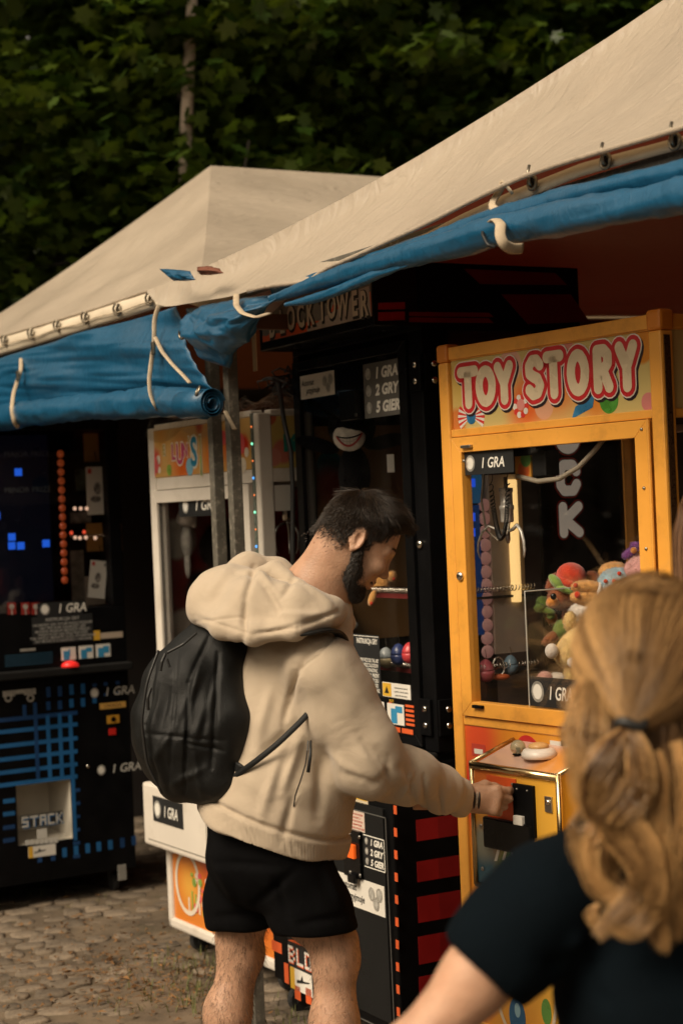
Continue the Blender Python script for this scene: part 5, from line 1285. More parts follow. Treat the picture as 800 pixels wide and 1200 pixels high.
for (px, py, n, h, s) in ((40, 1042, 30, .07, .10), (20, 1048, 24, .06, .10), (60, 1046, 26, .05, .08), (170, 1120, 20, .04, .12), (215, 1128, 40, .07, .12), (232, 1140, 40, .08, .1), (240, 1160, 40, .07, .08), (225, 1180, 30, .06, .12), (180, 1150, 30, .05, .14), (150, 1135, 20, .04, .12), (205, 1165, 30, .05, .12), (140, 1178, 22, .04, .12), (330, 1190, 60, .06, .2), (360, 1180, 40, .05, .2), (135, 1030, 8, .04, .05)):
    r = ray(px, py); t = (GZ - CAMZ) / r.z; tuft(r.x * t, t, n, h, s)
for _ in range(500): 
    X = rg.uniform(-3.5, 1); Y = rg.uniform(3, 8.6)
    if nz(X * 2, Y * 2, 9) > .05: tuft(X, Y, 4, .03, .05)
g_ = gr.build('grass', GRASS); tag(g_, 'small tufts of grass and moss between the cobblestones', None, None, 'stuff')
lt = MB()
for i in range(1900):
    if i < 1500:
        r = ray(rg.uniform(0, 260), rg.triangular(1050, 1205, 1150)); t = (GZ - CAMZ) / r.z; X, Y = r.x * t, t
        if dirt_patch(X, Y) < .15 and rg.random() < .6: continue
    else: X, Y = rg.uniform(-3, 1), rg.uniform(3, 8.5)
    a = rg.uniform(0, 2 * pi); l = rg.uniform(.004, .026) * rg.random() ** .5; w = l * rg.uniform(.12, .5); c_, s_ = cos(a), sin(a); z = GZ + rg.uniform(.004, .016); tz = rg.uniform(0, .012)
    lt.add([(X - c_ * l, Y - s_ * l, z), (X + s_ * w, Y - c_ * w, z + tz), (X + c_ * l, Y + s_ * l, z), (X - s_ * w, Y + c_ * w, z + tz * .5)], [(0, 1, 2, 3)])
l_ = lt.build('leaf_litter', DRY); tag(l_, 'dry leaves and twigs scattered over the cobbles', None, None, 'stuff')
# ================================================================== trees
def leafmat(name, col, var=.45, tl=.35):
    m = bpy.data.materials.new(name); m.use_nodes = True; nt = m.node_tree; N = nt.nodes; L = nt.links; b = _bsdf(m)
    g = N.new('ShaderNodeNewGeometry'); oi = N.new('ShaderNodeObjectInfo'); ad = N.new('ShaderNodeMath'); L.new(g.outputs['Random Per Island'], ad.inputs[0]); L.new(oi.outputs['Random'], ad.inputs[1])
    fr = N.new('ShaderNodeMath'); fr.operation = 'FRACT'; L.new(ad.outputs[0], fr.inputs[0])
    cr = N.new('ShaderNodeValToRGB'); e = cr.color_ramp.elements
    e[0].color = (col[0] * .6, col[1] * .72, col[2] * .7, 1); e[1].color = (col[0] * 1.6, col[1] * 1.25, col[2] * 1.1, 1)
    L.new(fr.outputs[0], cr.inputs[0]); L.new(cr.outputs[0], b.inputs['Base Color']); b.inputs['Roughness'].default_value = .42; b.inputs['Specular IOR Level'].default_value = .35
    out = next(n for n in N if n.type == 'OUTPUT_MATERIAL'); tr = N.new('ShaderNodeBsdfTranslucent'); mx = N.new('ShaderNodeMixShader'); mx.inputs[0].default_value = tl
    hv = N.new('ShaderNodeMix'); hv.data_type = 'RGBA'; hv.blend_type = 'MULTIPLY'; hv.inputs[0].default_value = 1; hv.inputs[7].default_value = (1.3, 1.2, .5, 1); L.new(cr.outputs[0], hv.inputs[6]); L.new(hv.outputs[2], tr.inputs[0])
    L.new(b.outputs[0], mx.inputs[1]); L.new(tr.outputs[0], mx.inputs[2]); L.new(mx.outputs[0], out.inputs[0]); return m
LEAF = leafmat('maple_leaf', (.046, .086, .010), tl=.28)
DLEAF = leafmat('shade_toned_leaf', (.014, .026, .005), tl=.1)  # darker copy of the leaf colour, standing in for deep shade
BARKD = pm('bark_dark', (.020, .016, .011), .9, var=.4, vs=8, bump=1.0, bs=30)
BARK = pm('bark', (.12, .09, .065), .9, var=.4, vs=8, bump=1.0, bs=30)
BIRCH = pm('birch_bark', (.50, .40, .31), .8, var=.2, vs=6, bump=.6, bs=25, dirt=.8, dirtcol=(.06, .045, .035))
# maple outline (tip up +y), ten lobes points
_half = [(0, -.42), (.20, -.40), (.42, -.50), (.30, -.18), (.62, .02), (.40, .06), (.56, .36), (.24, .22), (.16, .44), (0, .66)]
_out = _half + [(-x, y) for x, y in _half[-2:0:-1]]
LV = [(x, y, .10 * abs(x) - .10 * y * y - .12 * x * x) for x, y in _out] + [(0, 0, .02)]
LF = [(i, (i + 1) % len(_out), len(_out)) for i in range(len(_out))]
LVn = np.array(LV); LFn = np.array(LF)
_s6 = [(0, -.42), (.45, -.40), (.56, .30), (0, .64), (-.56, .30), (-.45, -.40)]
SV = np.array([(x, y, .10 * abs(x) - .12 * y * y) for x, y in _s6] + [(0, 0, .03)]); SF = np.array([(i, (i + 1) % 6, 6) for i in range(6)])
def leaf_mats(P, size, rng, droop=.5):
    """random rotation matrices: leaves hang roughly level with drooping tips"""
    n = len(P); az = rng.uniform(0, 2 * pi, n); tilt = rng.normal(-.45, .35, n); roll = rng.normal(0, .35, n)
    c, s = np.cos(az), np.sin(az); ct, st = np.cos(tilt), np.sin(tilt); cr, sr = np.cos(roll), np.sin(roll)
    fwd = np.stack([c * ct, s * ct, st], 1); side0 = np.stack([s, -c, 0 * c], 1); up0 = np.cross(side0, fwd)
    side = side0 * cr[:, None] + up0 * sr[:, None]; up = np.cross(side, fwd)
    return np.stack([side, fwd, up], 2) * size[:, None, None]
def leaf_mesh(name, P, R, V, F, mat):
    n = len(P); vs = (np.einsum('nij,vj->nvi', R, V) + P[:, None, :]).reshape(-1, 3); k = len(V)
    fs = (F[None] + (np.arange(n) * k)[:, None, None]).reshape(-1, 3)
    me = bpy.data.meshes.new(name); me.vertices.add(len(vs)); me.vertices.foreach_set('co', vs.ravel()); me.loops.add(fs.size); me.loops.foreach_set('vertex_index', fs.ravel())
    me.polygons.add(len(fs)); me.polygons.foreach_set('loop_start', np.arange(len(fs)) * 3); me.polygons.foreach_set('loop_total', np.full(len(fs), 3)); me.materials.append(mat); me.update(calc_edges=True); me.validate(); return me
leaf_me = bpy.data.meshes.new('leaf'); leaf_me.from_pydata([tuple(v) for v in LV], [], LF); leaf_me.materials.append(LEAF)
def in_frame(P):
    u = P[:, 0] / P[:, 1]; w = (P[:, 2] - CAMZ) / P[:, 1]
    px = 400 + FPX * (u * _c - w * _s); py = 600 - FPX * (u * _s + w * _c); return px, py
def tree(label, base, h, crown, nspray, npart, seed, trunk=BARK, tr=.14, size=(.075, .135), V=LVn, F=LFn, low=2.0, fill=0):
    rng = np.random.default_rng(seed); t = thing('maple_tree', label, 'tree', Matrix.Translation(base), 'trees behind the tents')
    bx_, by_ = base[0], base[1]; r0 = random.Random(seed)
    P = [(0, 0, -.1)] + [(.12 * sin(i * .9 + seed), .10 * cos(i * 1.3 + seed), h * i / 7) for i in range(1, 8)]
    MB().tube(P, [tr * (1.25 - .13 * i) for i in range(8)], 12).build('trunk', trunk, t, True)
    cc, rr = np.array(crown[0]), np.array(crown[1])
    sp = []; hubs = []
    while len(hubs) < 34:      # boughs: clumps of sprays with open gaps between them
        p = rng.normal(size=3); p /= np.linalg.norm(p); hubs.append(p * rng.uniform(.55, 1.0))
    while len(sp) < nspray:
        p = hubs[rng.integers(34)] + rng.normal(0, 1, 3) * np.array([.17, .17, .10])
        if np.linalg.norm(p) < 1.12: sp.append(cc + p * rr)
    sp = np.array(sp); L = MB()
    for i in range(9 if trunk is BIRCH else 14):
        q = sp[rng.integers(len(sp))] * np.array([.7, .7, .85]); z0 = low + (h * .85 - low) * rng.random(); a = np.array([.1 * sin(z0), .1 * cos(z0), min(z0, q[2])]); mid = (a + q) / 2 + np.array([0, 0, .25])
        L.tube([a, mid, q], [.035, .022, .008], 6)
    L.build('limb', BARKD, t, True)
    pts = []
    for q in sp:
        m = rng.integers(20, 42); rad = rng.uniform(.25, .5); a = rng.uniform(0, 2 * pi, m); d = rad * np.sqrt(rng.random(m))
        slope = rng.normal(0, .25, 2); X = d * np.cos(a); Y = d * np.sin(a); Z = X * slope[0] + Y * slope[1] + rng.normal(0, .05, m) - .35 * d * d
        pts.append(np.stack([q[0] + X, q[1] + Y, q[2] + Z], 1))
    pts = np.concatenate(pts); size_ = rng.uniform(size[0], size[1], len(pts)); R = leaf_mats(pts, size_, rng)
    wp = pts + np.array(base); px, py = in_frame(wp); vis = (px > -10) & (px < 810) & (py > -10) & (py < 420)
    d = np.where(vis, np.linalg.norm(wp - np.array([0, 0, CAMZ]), axis=1) / size_, 1e9); idx = np.argsort(d)[:npart]; idx = idx[d[idx] < 1e8]
    rest = np.ones(len(pts), bool); rest[idx] = False
    for i in idx:
        o = bpy.data.objects.new('leaf', leaf_me); COL.objects.link(o); o.parent = t
        M = Matrix(R[i].tolist()).to_4x4(); M.translation = Vector(pts[i]); o.matrix_local = M
    o = link('crown', leaf_mesh('crown', pts[rest], R[rest], V, F, LEAF), t); o['kind'] = 'stuff'
    return t
tree('broad maple tree with large pale green leaves, over the far end of the tent row', (-2.6, 11.6, GZ), 6.5, ((.2, -.4, 4.6), (2.3, 1.5, 2.0)), 520, 110, 1)
tree('birch-trunked tree with a pale trunk showing between the leaves', (-.80, 10.6, GZ), 7.0, ((.2, .75, 4.9), (1.7, 1.25, 2.0)), 420, 60, 2, BIRCH, .055)
tree('dark leafy maple tree behind the peak of the cream tent with the eyelets', (.9, 13.4, GZ), 7.0, ((-.1, -.5, 4.9), (2.2, 1.6, 2.3)), 520, 80, 3)
tree('yellowish green maple tree rising behind the roof over the yellow claw machine', (2.6, 13.0, GZ), 7.0, ((0, -.3, 4.8), (2.2, 1.6, 2.3)), 480, 50, 4)
# dense wood further back and an added ring around the camera, one leafy mass
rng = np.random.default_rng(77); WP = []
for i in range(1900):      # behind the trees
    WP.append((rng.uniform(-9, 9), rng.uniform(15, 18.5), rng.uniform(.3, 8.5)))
for i in range(2900):      # unseen ring added around the camera, darkens reflections and low sky
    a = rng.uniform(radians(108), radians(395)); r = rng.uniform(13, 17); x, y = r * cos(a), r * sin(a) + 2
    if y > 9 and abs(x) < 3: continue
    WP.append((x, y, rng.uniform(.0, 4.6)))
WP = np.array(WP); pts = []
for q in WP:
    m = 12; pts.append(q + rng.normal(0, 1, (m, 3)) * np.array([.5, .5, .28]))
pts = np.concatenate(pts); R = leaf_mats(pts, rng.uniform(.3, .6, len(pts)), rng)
w_ = link('wood', leaf_mesh('wood', pts, R, SV, SF, DLEAF)); tag(w_, 'dark wood of leafy trees far behind the tents plus an added unseen ring', None, None, 'stuff')
# ================================================================== soft bodies: blended distance fields -> one continuous surface
class SDF:
    def __init__(s, lo, hi, h):
        s.h = h; s.lo = np.array(lo, float); s.n = np.ceil((np.array(hi) - s.lo) / h).astype(int) + 1
        s.ax = [s.lo[i] + h * np.arange(s.n[i]) for i in range(3)]
        s.d = np.full(s.n, 1e3, np.float32)
    def _win(s, lo, hi):
        a = np.clip(np.floor((np.array(lo) - s.lo) / s.h).astype(int), 0, s.n - 1); b = np.clip(np.ceil((np.array(hi) - s.lo) / s.h).astype(int) + 1, 1, s.n)
        if np.any(b <= a): return None
        X = s.ax[0][a[0]:b[0]][:, None, None]; Y = s.ax[1][a[1]:b[1]][None, :, None]; Z = s.ax[2][a[2]:b[2]][None, None, :]
        return tuple(slice(a[i], b[i]) for i in range(3)), X, Y, Z
    def _mix(s, sl, d, k, op):
        c = s.d[sl]
        if op == 'sub': d = -d; a = -1
        if op == 'add': hh = np.clip(k - np.abs(c - d), 0, None) / max(k, 1e-6); s.d[sl] = np.minimum(c, d) - hh * hh * k * .25
        else: hh = np.clip(k - np.abs(c - d), 0, None) / max(k, 1e-6); s.d[sl] = np.maximum(c, d) + hh * hh * k * .25
    def cap(s, a, b, ra, rb=None, k=.02, op='add', flat=None):
        rb = ra if rb is None else rb; a = np.array(a, float); b = np.array(b, float); R = max(ra, rb) + k + 3 * s.h
        w = s._win(np.minimum(a, b) - R, np.maximum(a, b) + R)
        if w is None: return s
        sl, X, Y, Z = w; ab = b - a; L = max(ab @ ab, 1e-12)
        t = np.clip(((X - a[0]) * ab[0] + (Y - a[1]) * ab[1] + (Z - a[2]) * ab[2]) / L, 0, 1)
        dx, dy, dz = X - a[0] - t * ab[0], Y - a[1] - t * ab[1], Z - a[2] - t * ab[2]
        q = dx * dx + dy * dy + dz * dz
        if flat is not None:      # (axis, factor): squeeze across one axis
            f = np.array(flat[0], float); f /= np.linalg.norm(f); e = dx * f[0] + dy * f[1] + dz * f[2]; q = q + e * e * (flat[1] ** 2 - 1)
        s._mix(sl, (np.sqrt(q) - (ra + (rb - ra) * t)).astype(np.float32), k, op); return s
    def ell(s, c, r, rot=None, k=.02, op='add'):
        c = np.array(c, float); r = np.array(r, float); R = max(r) + k + 3 * s.h
        w = s._win(c - R, c + R)
        if w is None: return s
        sl, X, Y, Z = w; x, y, z = X - c[0], Y - c[1], Z - c[2]
        if rot is not None:
            M = np.array(rot); x, y, z = (M[0, 0] * x + M[1, 0] * y + M[2, 0] * z, M[0, 1] * x + M[1, 1] * y + M[2, 1] * z, M[0, 2] * x + M[1, 2] * y + M[2, 2] * z)
        k0 = np.sqrt((x / r[0]) ** 2 + (y / r[1]) ** 2 + (z / r[2]) ** 2); k1 = np.sqrt((x / r[0] ** 2) ** 2 + (y / r[1] ** 2) ** 2 + (z / r[2] ** 2) ** 2)
        s._mix(sl, (k0 * (k0 - 1) / np.maximum(k1, 1e-9)).astype(np.float32), k, op); return s
    def chain(s, P, R, k=.02, op='add', flat=None):
        for i in range(len(P) - 1): s.cap(P[i], P[i + 1], R[i], R[i + 1], k, op, flat)
        return s
    def plane(s, p, n, k=.004):
        """cut away everything on the side the normal points to"""
        n = np.array(n, float); n /= np.linalg.norm(n); p = np.array(p, float)
        d = ((s.ax[0] - p[0]) * n[0])[:, None, None] + ((s.ax[1] - p[1]) * n[1])[None, :, None] + ((s.ax[2] - p[2]) * n[2])[None, None, :]
        s._mix((slice(None),) * 3, d.astype(np.float32), k, 'and'); return s
    def mesh(s):
        d = s.d; h = s.h
        for i in (0, -1): d[i] = np.maximum(d[i], h); d[:, i] = np.maximum(d[:, i], h); d[:, :, i] = np.maximum(d[:, :, i], h)
        neg = d < 0
        c = neg[:-1, :-1, :-1].astype(np.int8)
        tot = sum(neg[i:i + d.shape[0] - 1, j:j + d.shape[1] - 1, k:k + d.shape[2] - 1].astype(np.int8) for i in (0, 1) for j in (0, 1) for k in (0, 1))
        act = np.argwhere((tot > 0) & (tot < 8)); idm = -np.ones(tot.shape, np.int32); idm[tuple(act.T)] = np.arange(len(act))
        cor = [(i, j, k) for i in (0, 1) for j in (0, 1) for k in (0, 1)]
        val = np.stack([d[act[:, 0] + i, act[:, 1] + j, act[:, 2] + k] for i, j, k in cor], 1)
        acc = np.zeros((len(act), 3)); cnt = np.zeros(len(act))
        for a in range(8):
            for b in range(a + 1, 8):
                df = np.array(cor[b]) - np.array(cor[a])
                if np.abs(df).sum() != 1: continue
                va, vb = val[:, a], val[:, b]; m = (va < 0) != (vb < 0); t = np.where(m, va / np.where(m, va - vb, 1), 0)
                acc += np.where(m[:, None], np.array(cor[a]) + t[:, None] * df, 0); cnt += m
        V = s.lo + (act + acc / cnt[:, None]) * h; F = []
        for ax in range(3):
            o = [0, 0, 0]; o[ax] = 1
            A = neg[:d.shape[0] - o[0], :d.shape[1] - o[1], :d.shape[2] - o[2]]; B = neg[o[0]:, o[1]:, o[2]:]
            e = np.argwhere(A != B); u, v = (ax + 1) % 3, (ax + 2) % 3
            ok = (e[:, u] > 0) & (e[:, v] > 0) & (e[:, u] < tot.shape[u]) & (e[:, v] < tot.shape[v]) & (e[:, ax] < tot.shape[ax]); e = e[ok]
            fl = A[tuple(e.T)]; q = []
            for du, dv in ((1, 1), (0, 1), (0, 0), (1, 0)):
                g = e.copy(); g[:, u] -= du; g[:, v] -= dv; q.append(idm[tuple(g.T)])
            q = np.stack(q, 1); q[~fl] = q[~fl][:, ::-1]; F.append(q)
        F = np.concatenate(F); F = F[(F >= 0).all(1)]
        return V, F
def vf_mesh(name, V, F, mats, smooth=True):
    me = bpy.data.meshes.new(name); me.vertices.add(len(V)); me.vertices.foreach_set('co', np.ascontiguousarray(V, np.float32).ravel())
    k = F.shape[1]; me.loops.add(F.size); me.loops.foreach_set('vertex_index', np.ascontiguousarray(F, np.int32).ravel()); me.polygons.add(len(F))
    me.polygons.foreach_set('loop_start', np.arange(len(F), dtype=np.int32) * k); me.polygons.foreach_set('loop_total', np.full(len(F), k, np.int32))
    for m in (mats if isinstance(mats, (list, tuple)) else [mats]): me.materials.append(m)
    me.polygons.foreach_set('use_smooth', [smooth] * len(F)); me.update(calc_edges=True); return me
def relax(V, F, it=2, w=.5):
    n = len(V); E = np.concatenate([F[:, [i, (i + 1) % F.shape[1]]] for i in range(F.shape[1])]); 
    cnt = np.bincount(E[:, 0], minlength=n) + np.bincount(E[:, 1], minlength=n)
    for _ in range(it):
        S = np.stack([np.bincount(E[:, 0], V[E[:, 1], c], n) + np.bincount(E[:, 1], V[E[:, 0], c], n) for c in range(3)], 1) / np.maximum(cnt, 1)[:, None]
        V = V * (1 - w) + S * w
    return V
def vnormals(V, F):
    a, b, c = V[F[:, 0]], V[F[:, 1]], V[F[:, 2]]; fn = np.cross(b - a, c - a)
    if F.shape[1] == 4: fn = np.cross(V[F[:, 2]] - a, V[F[:, 3]] - b)
    N = np.stack([sum(np.bincount(F[:, k], fn[:, c_], len(V)) for k in range(F.shape[1])) for c_ in range(3)], 1)
    return N / np.maximum(np.linalg.norm(N, axis=1), 1e-12)[:, None]
def sdf_obj(name, S, mats, par, origin, it=1, disp=None):
    V, F = S.mesh(); V = relax(V, F, it)
    if disp is not None: V = V + vnormals(V, F) * disp(V)[:, None]
    o = link(name, vf_mesh(name, V - np.array(origin), F, mats), par); return o
def wav(V, d, f, ph=0.0): return np.sin((V @ np.array(d)) * f + ph)
_rn = np.random.default_rng(5)
def vnoise(V, f, seed=0):
    """cheap smooth noise: a sum of random plane waves"""
    r = np.random.default_rng(seed); out = 0
    for i in range(7):
        d = r.normal(size=3); d /= np.linalg.norm(d); out = out + np.sin(V @ d * f * r.uniform(.6, 1.6) + r.uniform(0, 6.28) + .8 * np.sin(V @ np.roll(d, 1) * f * .7))
    return out / 4.0
def remesh_union(name, parts, mat, par, origin, voxel):
    """several overlapping closed surfaces -> one continuous mesh"""
    V = []; F = []; o = 0
    for v, f in parts: V.append(v); F.append(f + o); o += len(v)
    me = vf_mesh(name, np.concatenate(V), np.concatenate(F), mat); ob = bpy.data.objects.new('tmp', me); COL.objects.link(ob)
    md = ob.modifiers.new('r', 'REMESH'); md.mode = 'VOXEL'; md.voxel_size = voxel; md.use_smooth_shade = True
    sm = ob.modifiers.new('s', 'SMOOTH'); sm.factor = .5; sm.iterations = 2
    dg = bpy.context.evaluated_depsgraph_get(); ev = ob.evaluated_get(dg); m2 = bpy.data.meshes.new_from_object(ev); bpy.data.objects.remove(ob); bpy.data.meshes.remove(me)
    m2.name = name; m2.transform(Matrix.Translation(-Vector(origin))); m2.materials.clear(); m2.materials.append(mat)
    return link(name, m2, par)
def strands(name, roots, paths, rad, mat, par, origin, n=3, kind=None, tone=None):
    """paths: (N,K,3) polylines -> thin tapered tubes in one mesh"""
    P = np.asarray(paths, float); N, K, _ = P.shape
    T = np.gradient(P, axis=1); T /= np.maximum(np.linalg.norm(T, axis=2, keepdims=True), 1e-9)
    ref = np.where(np.abs(T[..., 2:3]) < .9, np.array([0, 0, 1.]), np.array([1., 0, 0])); A = np.cross(T, ref); A /= np.maximum(np.linalg.norm(A, axis=2, keepdims=True), 1e-9); B = np.cross(T, A)
    tap = np.interp(np.linspace(0, 1, K), [0, .6, 1], [1, .85, .15])[None, :, None]; r = np.asarray(rad, float).reshape(-1, 1, 1) * tap if np.ndim(rad) else rad * tap
    rings = [P + (A * cos(2 * pi * k / n) + B * sin(2 * pi * k / n)) * r for k in range(n)]
    V = np.stack(rings, 2).reshape(-1, 3) - np.array(origin)
    base = (np.arange(N) * K * n)[:, None, None] + (np.arange(K - 1) * n)[None, :, None] + np.arange(n)[None, None, :]
    nxt = (np.arange(N) * K * n)[:, None, None] + (np.arange(K - 1) * n)[None, :, None] + ((np.arange(n) + 1) % n)[None, None, :]
    F = np.stack([base, nxt, nxt + n, base + n], 3).reshape(-1, 4)
    me = vf_mesh(name, V, F, mat)
    if tone is not None: at_ = me.attributes.new('tone', 'FLOAT', 'POINT'); at_.data.foreach_set('value', np.repeat(np.asarray(tone, np.float32), K * n))
    o = link(name, me, par)
    if kind: o['kind'] = kind
    return o
def to_px(V):
    u = V[:, 0] / V[:, 1]; w = (V[:, 2] - CAMZ) / V[:, 1]
    return np.stack([400 + FPX * (u * _c - w * _s), 600 - FPX * (u * _s + w * _c)], 1)
def crease(V, a, b, w, amp):
    """a crease (amp < 0) or ridge laid over the near surface along a line given in photo pixels, w wide"""
    P = to_px(V); a = np.array(a[:2], float); b = np.array(b[:2], float); ab = b - a; t = np.clip(((P - a) @ ab) / (ab @ ab), 0, 1)
    d = np.linalg.norm(P - a - t[:, None] * ab, axis=1); return amp * np.exp(-(d / w) ** 2) * np.sin(np.pi * np.clip(t, .04, .96)) ** .5
def skinmat(name, col, rough=.48):
    if name in _mats: return _mats[name]
    m = pm(name, col, rough, var=.16, vs=22, bump=.4, bs=240, sss=.12, dirt=.30, dirtcol=(col[0] * .8, col[1] * .55, col[2] * .5))
    return m
def hairmat(name, dark, light, rough=.38, band=0.0):
    if name in _mats: return _mats[name]
    m = bpy.data.materials.new(name); m.use_nodes = True; _mats[name] = m; nt = m.node_tree; N = nt.nodes; L = nt.links; b = _bsdf(m)
    g = N.new('ShaderNodeNewGeometry'); cr = N.new('ShaderNodeValToRGB'); cr.color_ramp.elements[0].color = (*dark, 1); cr.color_ramp.elements[1].color = (*light, 1)
    fac = g.outputs['Random Per Island']
    if band:      # whole locks are lighter or darker: a tone stored with each strand
        an = N.new('ShaderNodeAttribute'); an.attribute_name = 'tone'
        m_ = N.new('ShaderNodeMix'); m_.inputs[0].default_value = band; L.new(fac, m_.inputs[2]); L.new(an.outputs['Fac'], m_.inputs[3]); fac = m_.outputs[0]
    L.new(fac, cr.inputs[0]); L.new(cr.outputs[0], b.inputs['Base Color']); b.inputs['Roughness'].default_value = rough; b.inputs['Specular IOR Level'].default_value = .55
    return m
def fabric(name, col, bump=.3, bs=500, var=.08, rough=.9, sheen=.25, vs=5):
    m = pm(name, col, rough, var=var, vs=vs, bump=bump, bs=bs, sheen=sheen, spec=.2)
    nt = m.node_tree; N = nt.nodes; L = nt.links; b = _bsdf(m); old = b.inputs['Normal'].links[0].from_node
    tc = N.new('ShaderNodeTexCoord'); nz_ = N.new('ShaderNodeTexNoise'); nz_.inputs['Scale'].default_value = 10; nz_.inputs['Detail'].default_value = 2.5; nz_.inputs['Distortion'].default_value = 1.6
    L.new(tc.outputs['Object'], nz_.inputs['Vector']); b2 = N.new('ShaderNodeBump'); b2.inputs['Strength'].default_value = .34; b2.inputs['Distance'].default_value = .012
    L.new(nz_.outputs[0], b2.inputs['Height']); L.new(b2.outputs[0], old.inputs['Normal']); return m
# ------------------------------------------------------------------ a head in its own axes: x to the face, y to its left, z up, origin between the ears
def head_sdf(h=.003, female=False, neck_to=None):
    S = SDF((-.14, -.11, -.20), (.16, .11, .16), h); f = .94 if female else 1.0
    S.ell((.002, 0, .045), (.098 * f, .076 * f, .090 * f), k=.01)
    S.ell((-.030, 0, .020), (.066, .066, .066), k=.03)
    S.ell((.052, 0, -.015), (.050, .060, .080), k=.03)
    S.ell((.048, 0, -.072), (.044, .046 if not female else .040, .036), k=.03)
    S.ell((.040, .038, -.060), (.036, .016, .030), k=.025); S.ell((.040, -.038, -.060), (.036, .016, .030), k=.025)
    S.ell((.080, 0, -.098), (.018, .018, .014), k=.02)
    for y in (1, -1):
        S.cap((.094, y * .012, .032), (.078, y * .050, .028), .010, .009, k=.018)
        S.ell((.080, y * .044, -.018), (.022, .020, .018), k=.02)
        S.ell((.103, y * .031, .013), (.020, .017, .012), k=.012, op='sub')
        S.ell((.083, y * .031, .013), (.0135, .0135, .0125), k=.004)
        S.cap((.095, y * .020, .019), (.090, y * .044, .018), .0045, .004, k=.006)
        S.cap((.095, y * .022, .007), (.090, y * .042, .008), .0035, .003, k=.006)
    S.cap((.096, 0, .026), (.112, 0, -.012), .0085, .010, k=.014); S.ell((.118, 0, -.024), (.015, .012, .012), k=.012)
    for y in (1, -1):
        S.ell((.108, y * .013, -.029), (.011, .0075, .0085), k=.008); S.ell((.110, y * .008, -.038), (.006, .004, .005), k=.003, op='sub')
    S.ell((.098, 0, -.052), (.012, .020, .010), k=.014)
    S.cap((.103, .016, -.062), (.107, 0, -.059), .005, .006, k=.006); S.cap((.103, -.016, -.062), (.107, 0, -.059), .005, .006, k=.006)
    S.cap((.101, .013, -.072), (.104, 0, -.073), .0055, .0075, k=.006); S.cap((.101, -.013, -.072), (.104, 0, -.073), .0055, .0075, k=.006)
    S.cap((.104, .020, -.0665), (.104, -.020, -.0665), .0022, k=.003, op='sub')
    for y in (1, -1):      # ears
        R = Matrix.Rotation(radians(22 * y), 3, 'Z') @ Matrix.Rotation(radians(-10), 3, 'Y'); c = np.array((-.012, y * .076, .008))
        S.ell(c, (.019, .0065, .031), rot=R, k=.006)
        S.ell(c + np.array((.001, y * .006, .002)), (.0125, .006, .022), rot=R, k=.004, op='sub')
        P = [c + np.array(R @ Vector((.016 * cos(t), y * .003, .029 * sin(t)))) for t in [radians(a) for a in range(-60, 211, 30)]]
        S.chain(P, [.0035] * len(P), k=.004); S.ell(c + np.array((.004, y * .0, -.028)), (.0085, .006, .010), k=.006)
        S.ell(c + np.array((.013, y * .003, -.004)), (.006, .005, .008), k=.005); P2 = [c + np.array(R @ Vector((.008 * cos(t), y * .0035, .016 * sin(t) + .002))) for t in [radians(a) for a in range(100, 261, 40)]]
        S.chain(P2, [.0028] * len(P2), k=.004)
    return S
def head_matrix(c, az, pitch, roll=0.0):
    """x axis points where the face looks (azimuth from +X toward +Y, pitch down positive)"""
    return Matrix.Translation(Vector(c)) @ Matrix.Rotation(az, 4, 'Z') @ Matrix.Rotation(pitch, 4, 'Y') @ Matrix.Rotation(roll, 4, 'X')
def xf(M, V):
    M = np.array(M); return V @ M[:3, :3].T + M[:3, 3]
# ================================================================== the young man
SKIN = skinmat('skin_warm', (.46, .27, .175)); SKIN2 = skinmat('skin_fair', (.52, .30, .195))
HOODIE = fabric('hoodie_fleece', (.47, .385, .290), .35, 700, var=.05); SHORTS = fabric('black_twill', (.0035, .0035, .004), .35, 800, var=.3, sheen=.0)
_bsdf(SHORTS).inputs['Specular IOR Level'].default_value = .07
PACK = pm('backpack_nylon', (.006, .0065, .0065), .48, var=.25, vs=10, bump=.4, bs=420, spec=.3, dirt=.10, dirtcol=(.03, .027, .024)); ZIP = pm('zip_dark', (.02, .02, .02), .35, var=.2)
HAIRD = hairmat('hair_dark', (.008, .005, .003), (.040, .024, .013)); MO = at(340, 1345, 4.27); MO.z = GZ
man = thing('person', 'young bearded man in a cream hoodie and black shorts reaching to the coin slot', 'person', Matrix.Translation(MO))
mo = np.array(MO)
def J(x, y, Y): return np.array(at(x, y, Y))
FWD = np.array([cos(radians(32)), sin(radians(32)), 0]); RGT = np.array([FWD[1], -FWD[0], 0]); UP = np.array([0, 0, 1.0])
pel = J(314, 985, 4.24); hipR = pel + RGT * .09 - UP * .02; hipL = pel - RGT * .09 - UP * .02
kneR = J(392, 1128, 4.19); ankR = J(424, 1352, 4.22); kneL = J(281, 1122, 4.36); ankL = J(266, 1325, 4.38)
ankR[2] = GZ + .085; ankL[2] = GZ + .085
che = J(338, 815, 4.26); nec = J(362, 690, 4.24); shR = J(378, 782, 4.10); shL = J(318, 755, 4.44)
elR = J(432, 893, 4.10); wrR = J(546, 936, 4.385); HC = J(414, 634, 4.205)
HM = head_matrix(HC, radians(15), radians(38), radians(7)) @ Matrix.Scale(.95, 4)
def hp_(x, y, z): return np.array(HM @ Vector((x, y, z)))
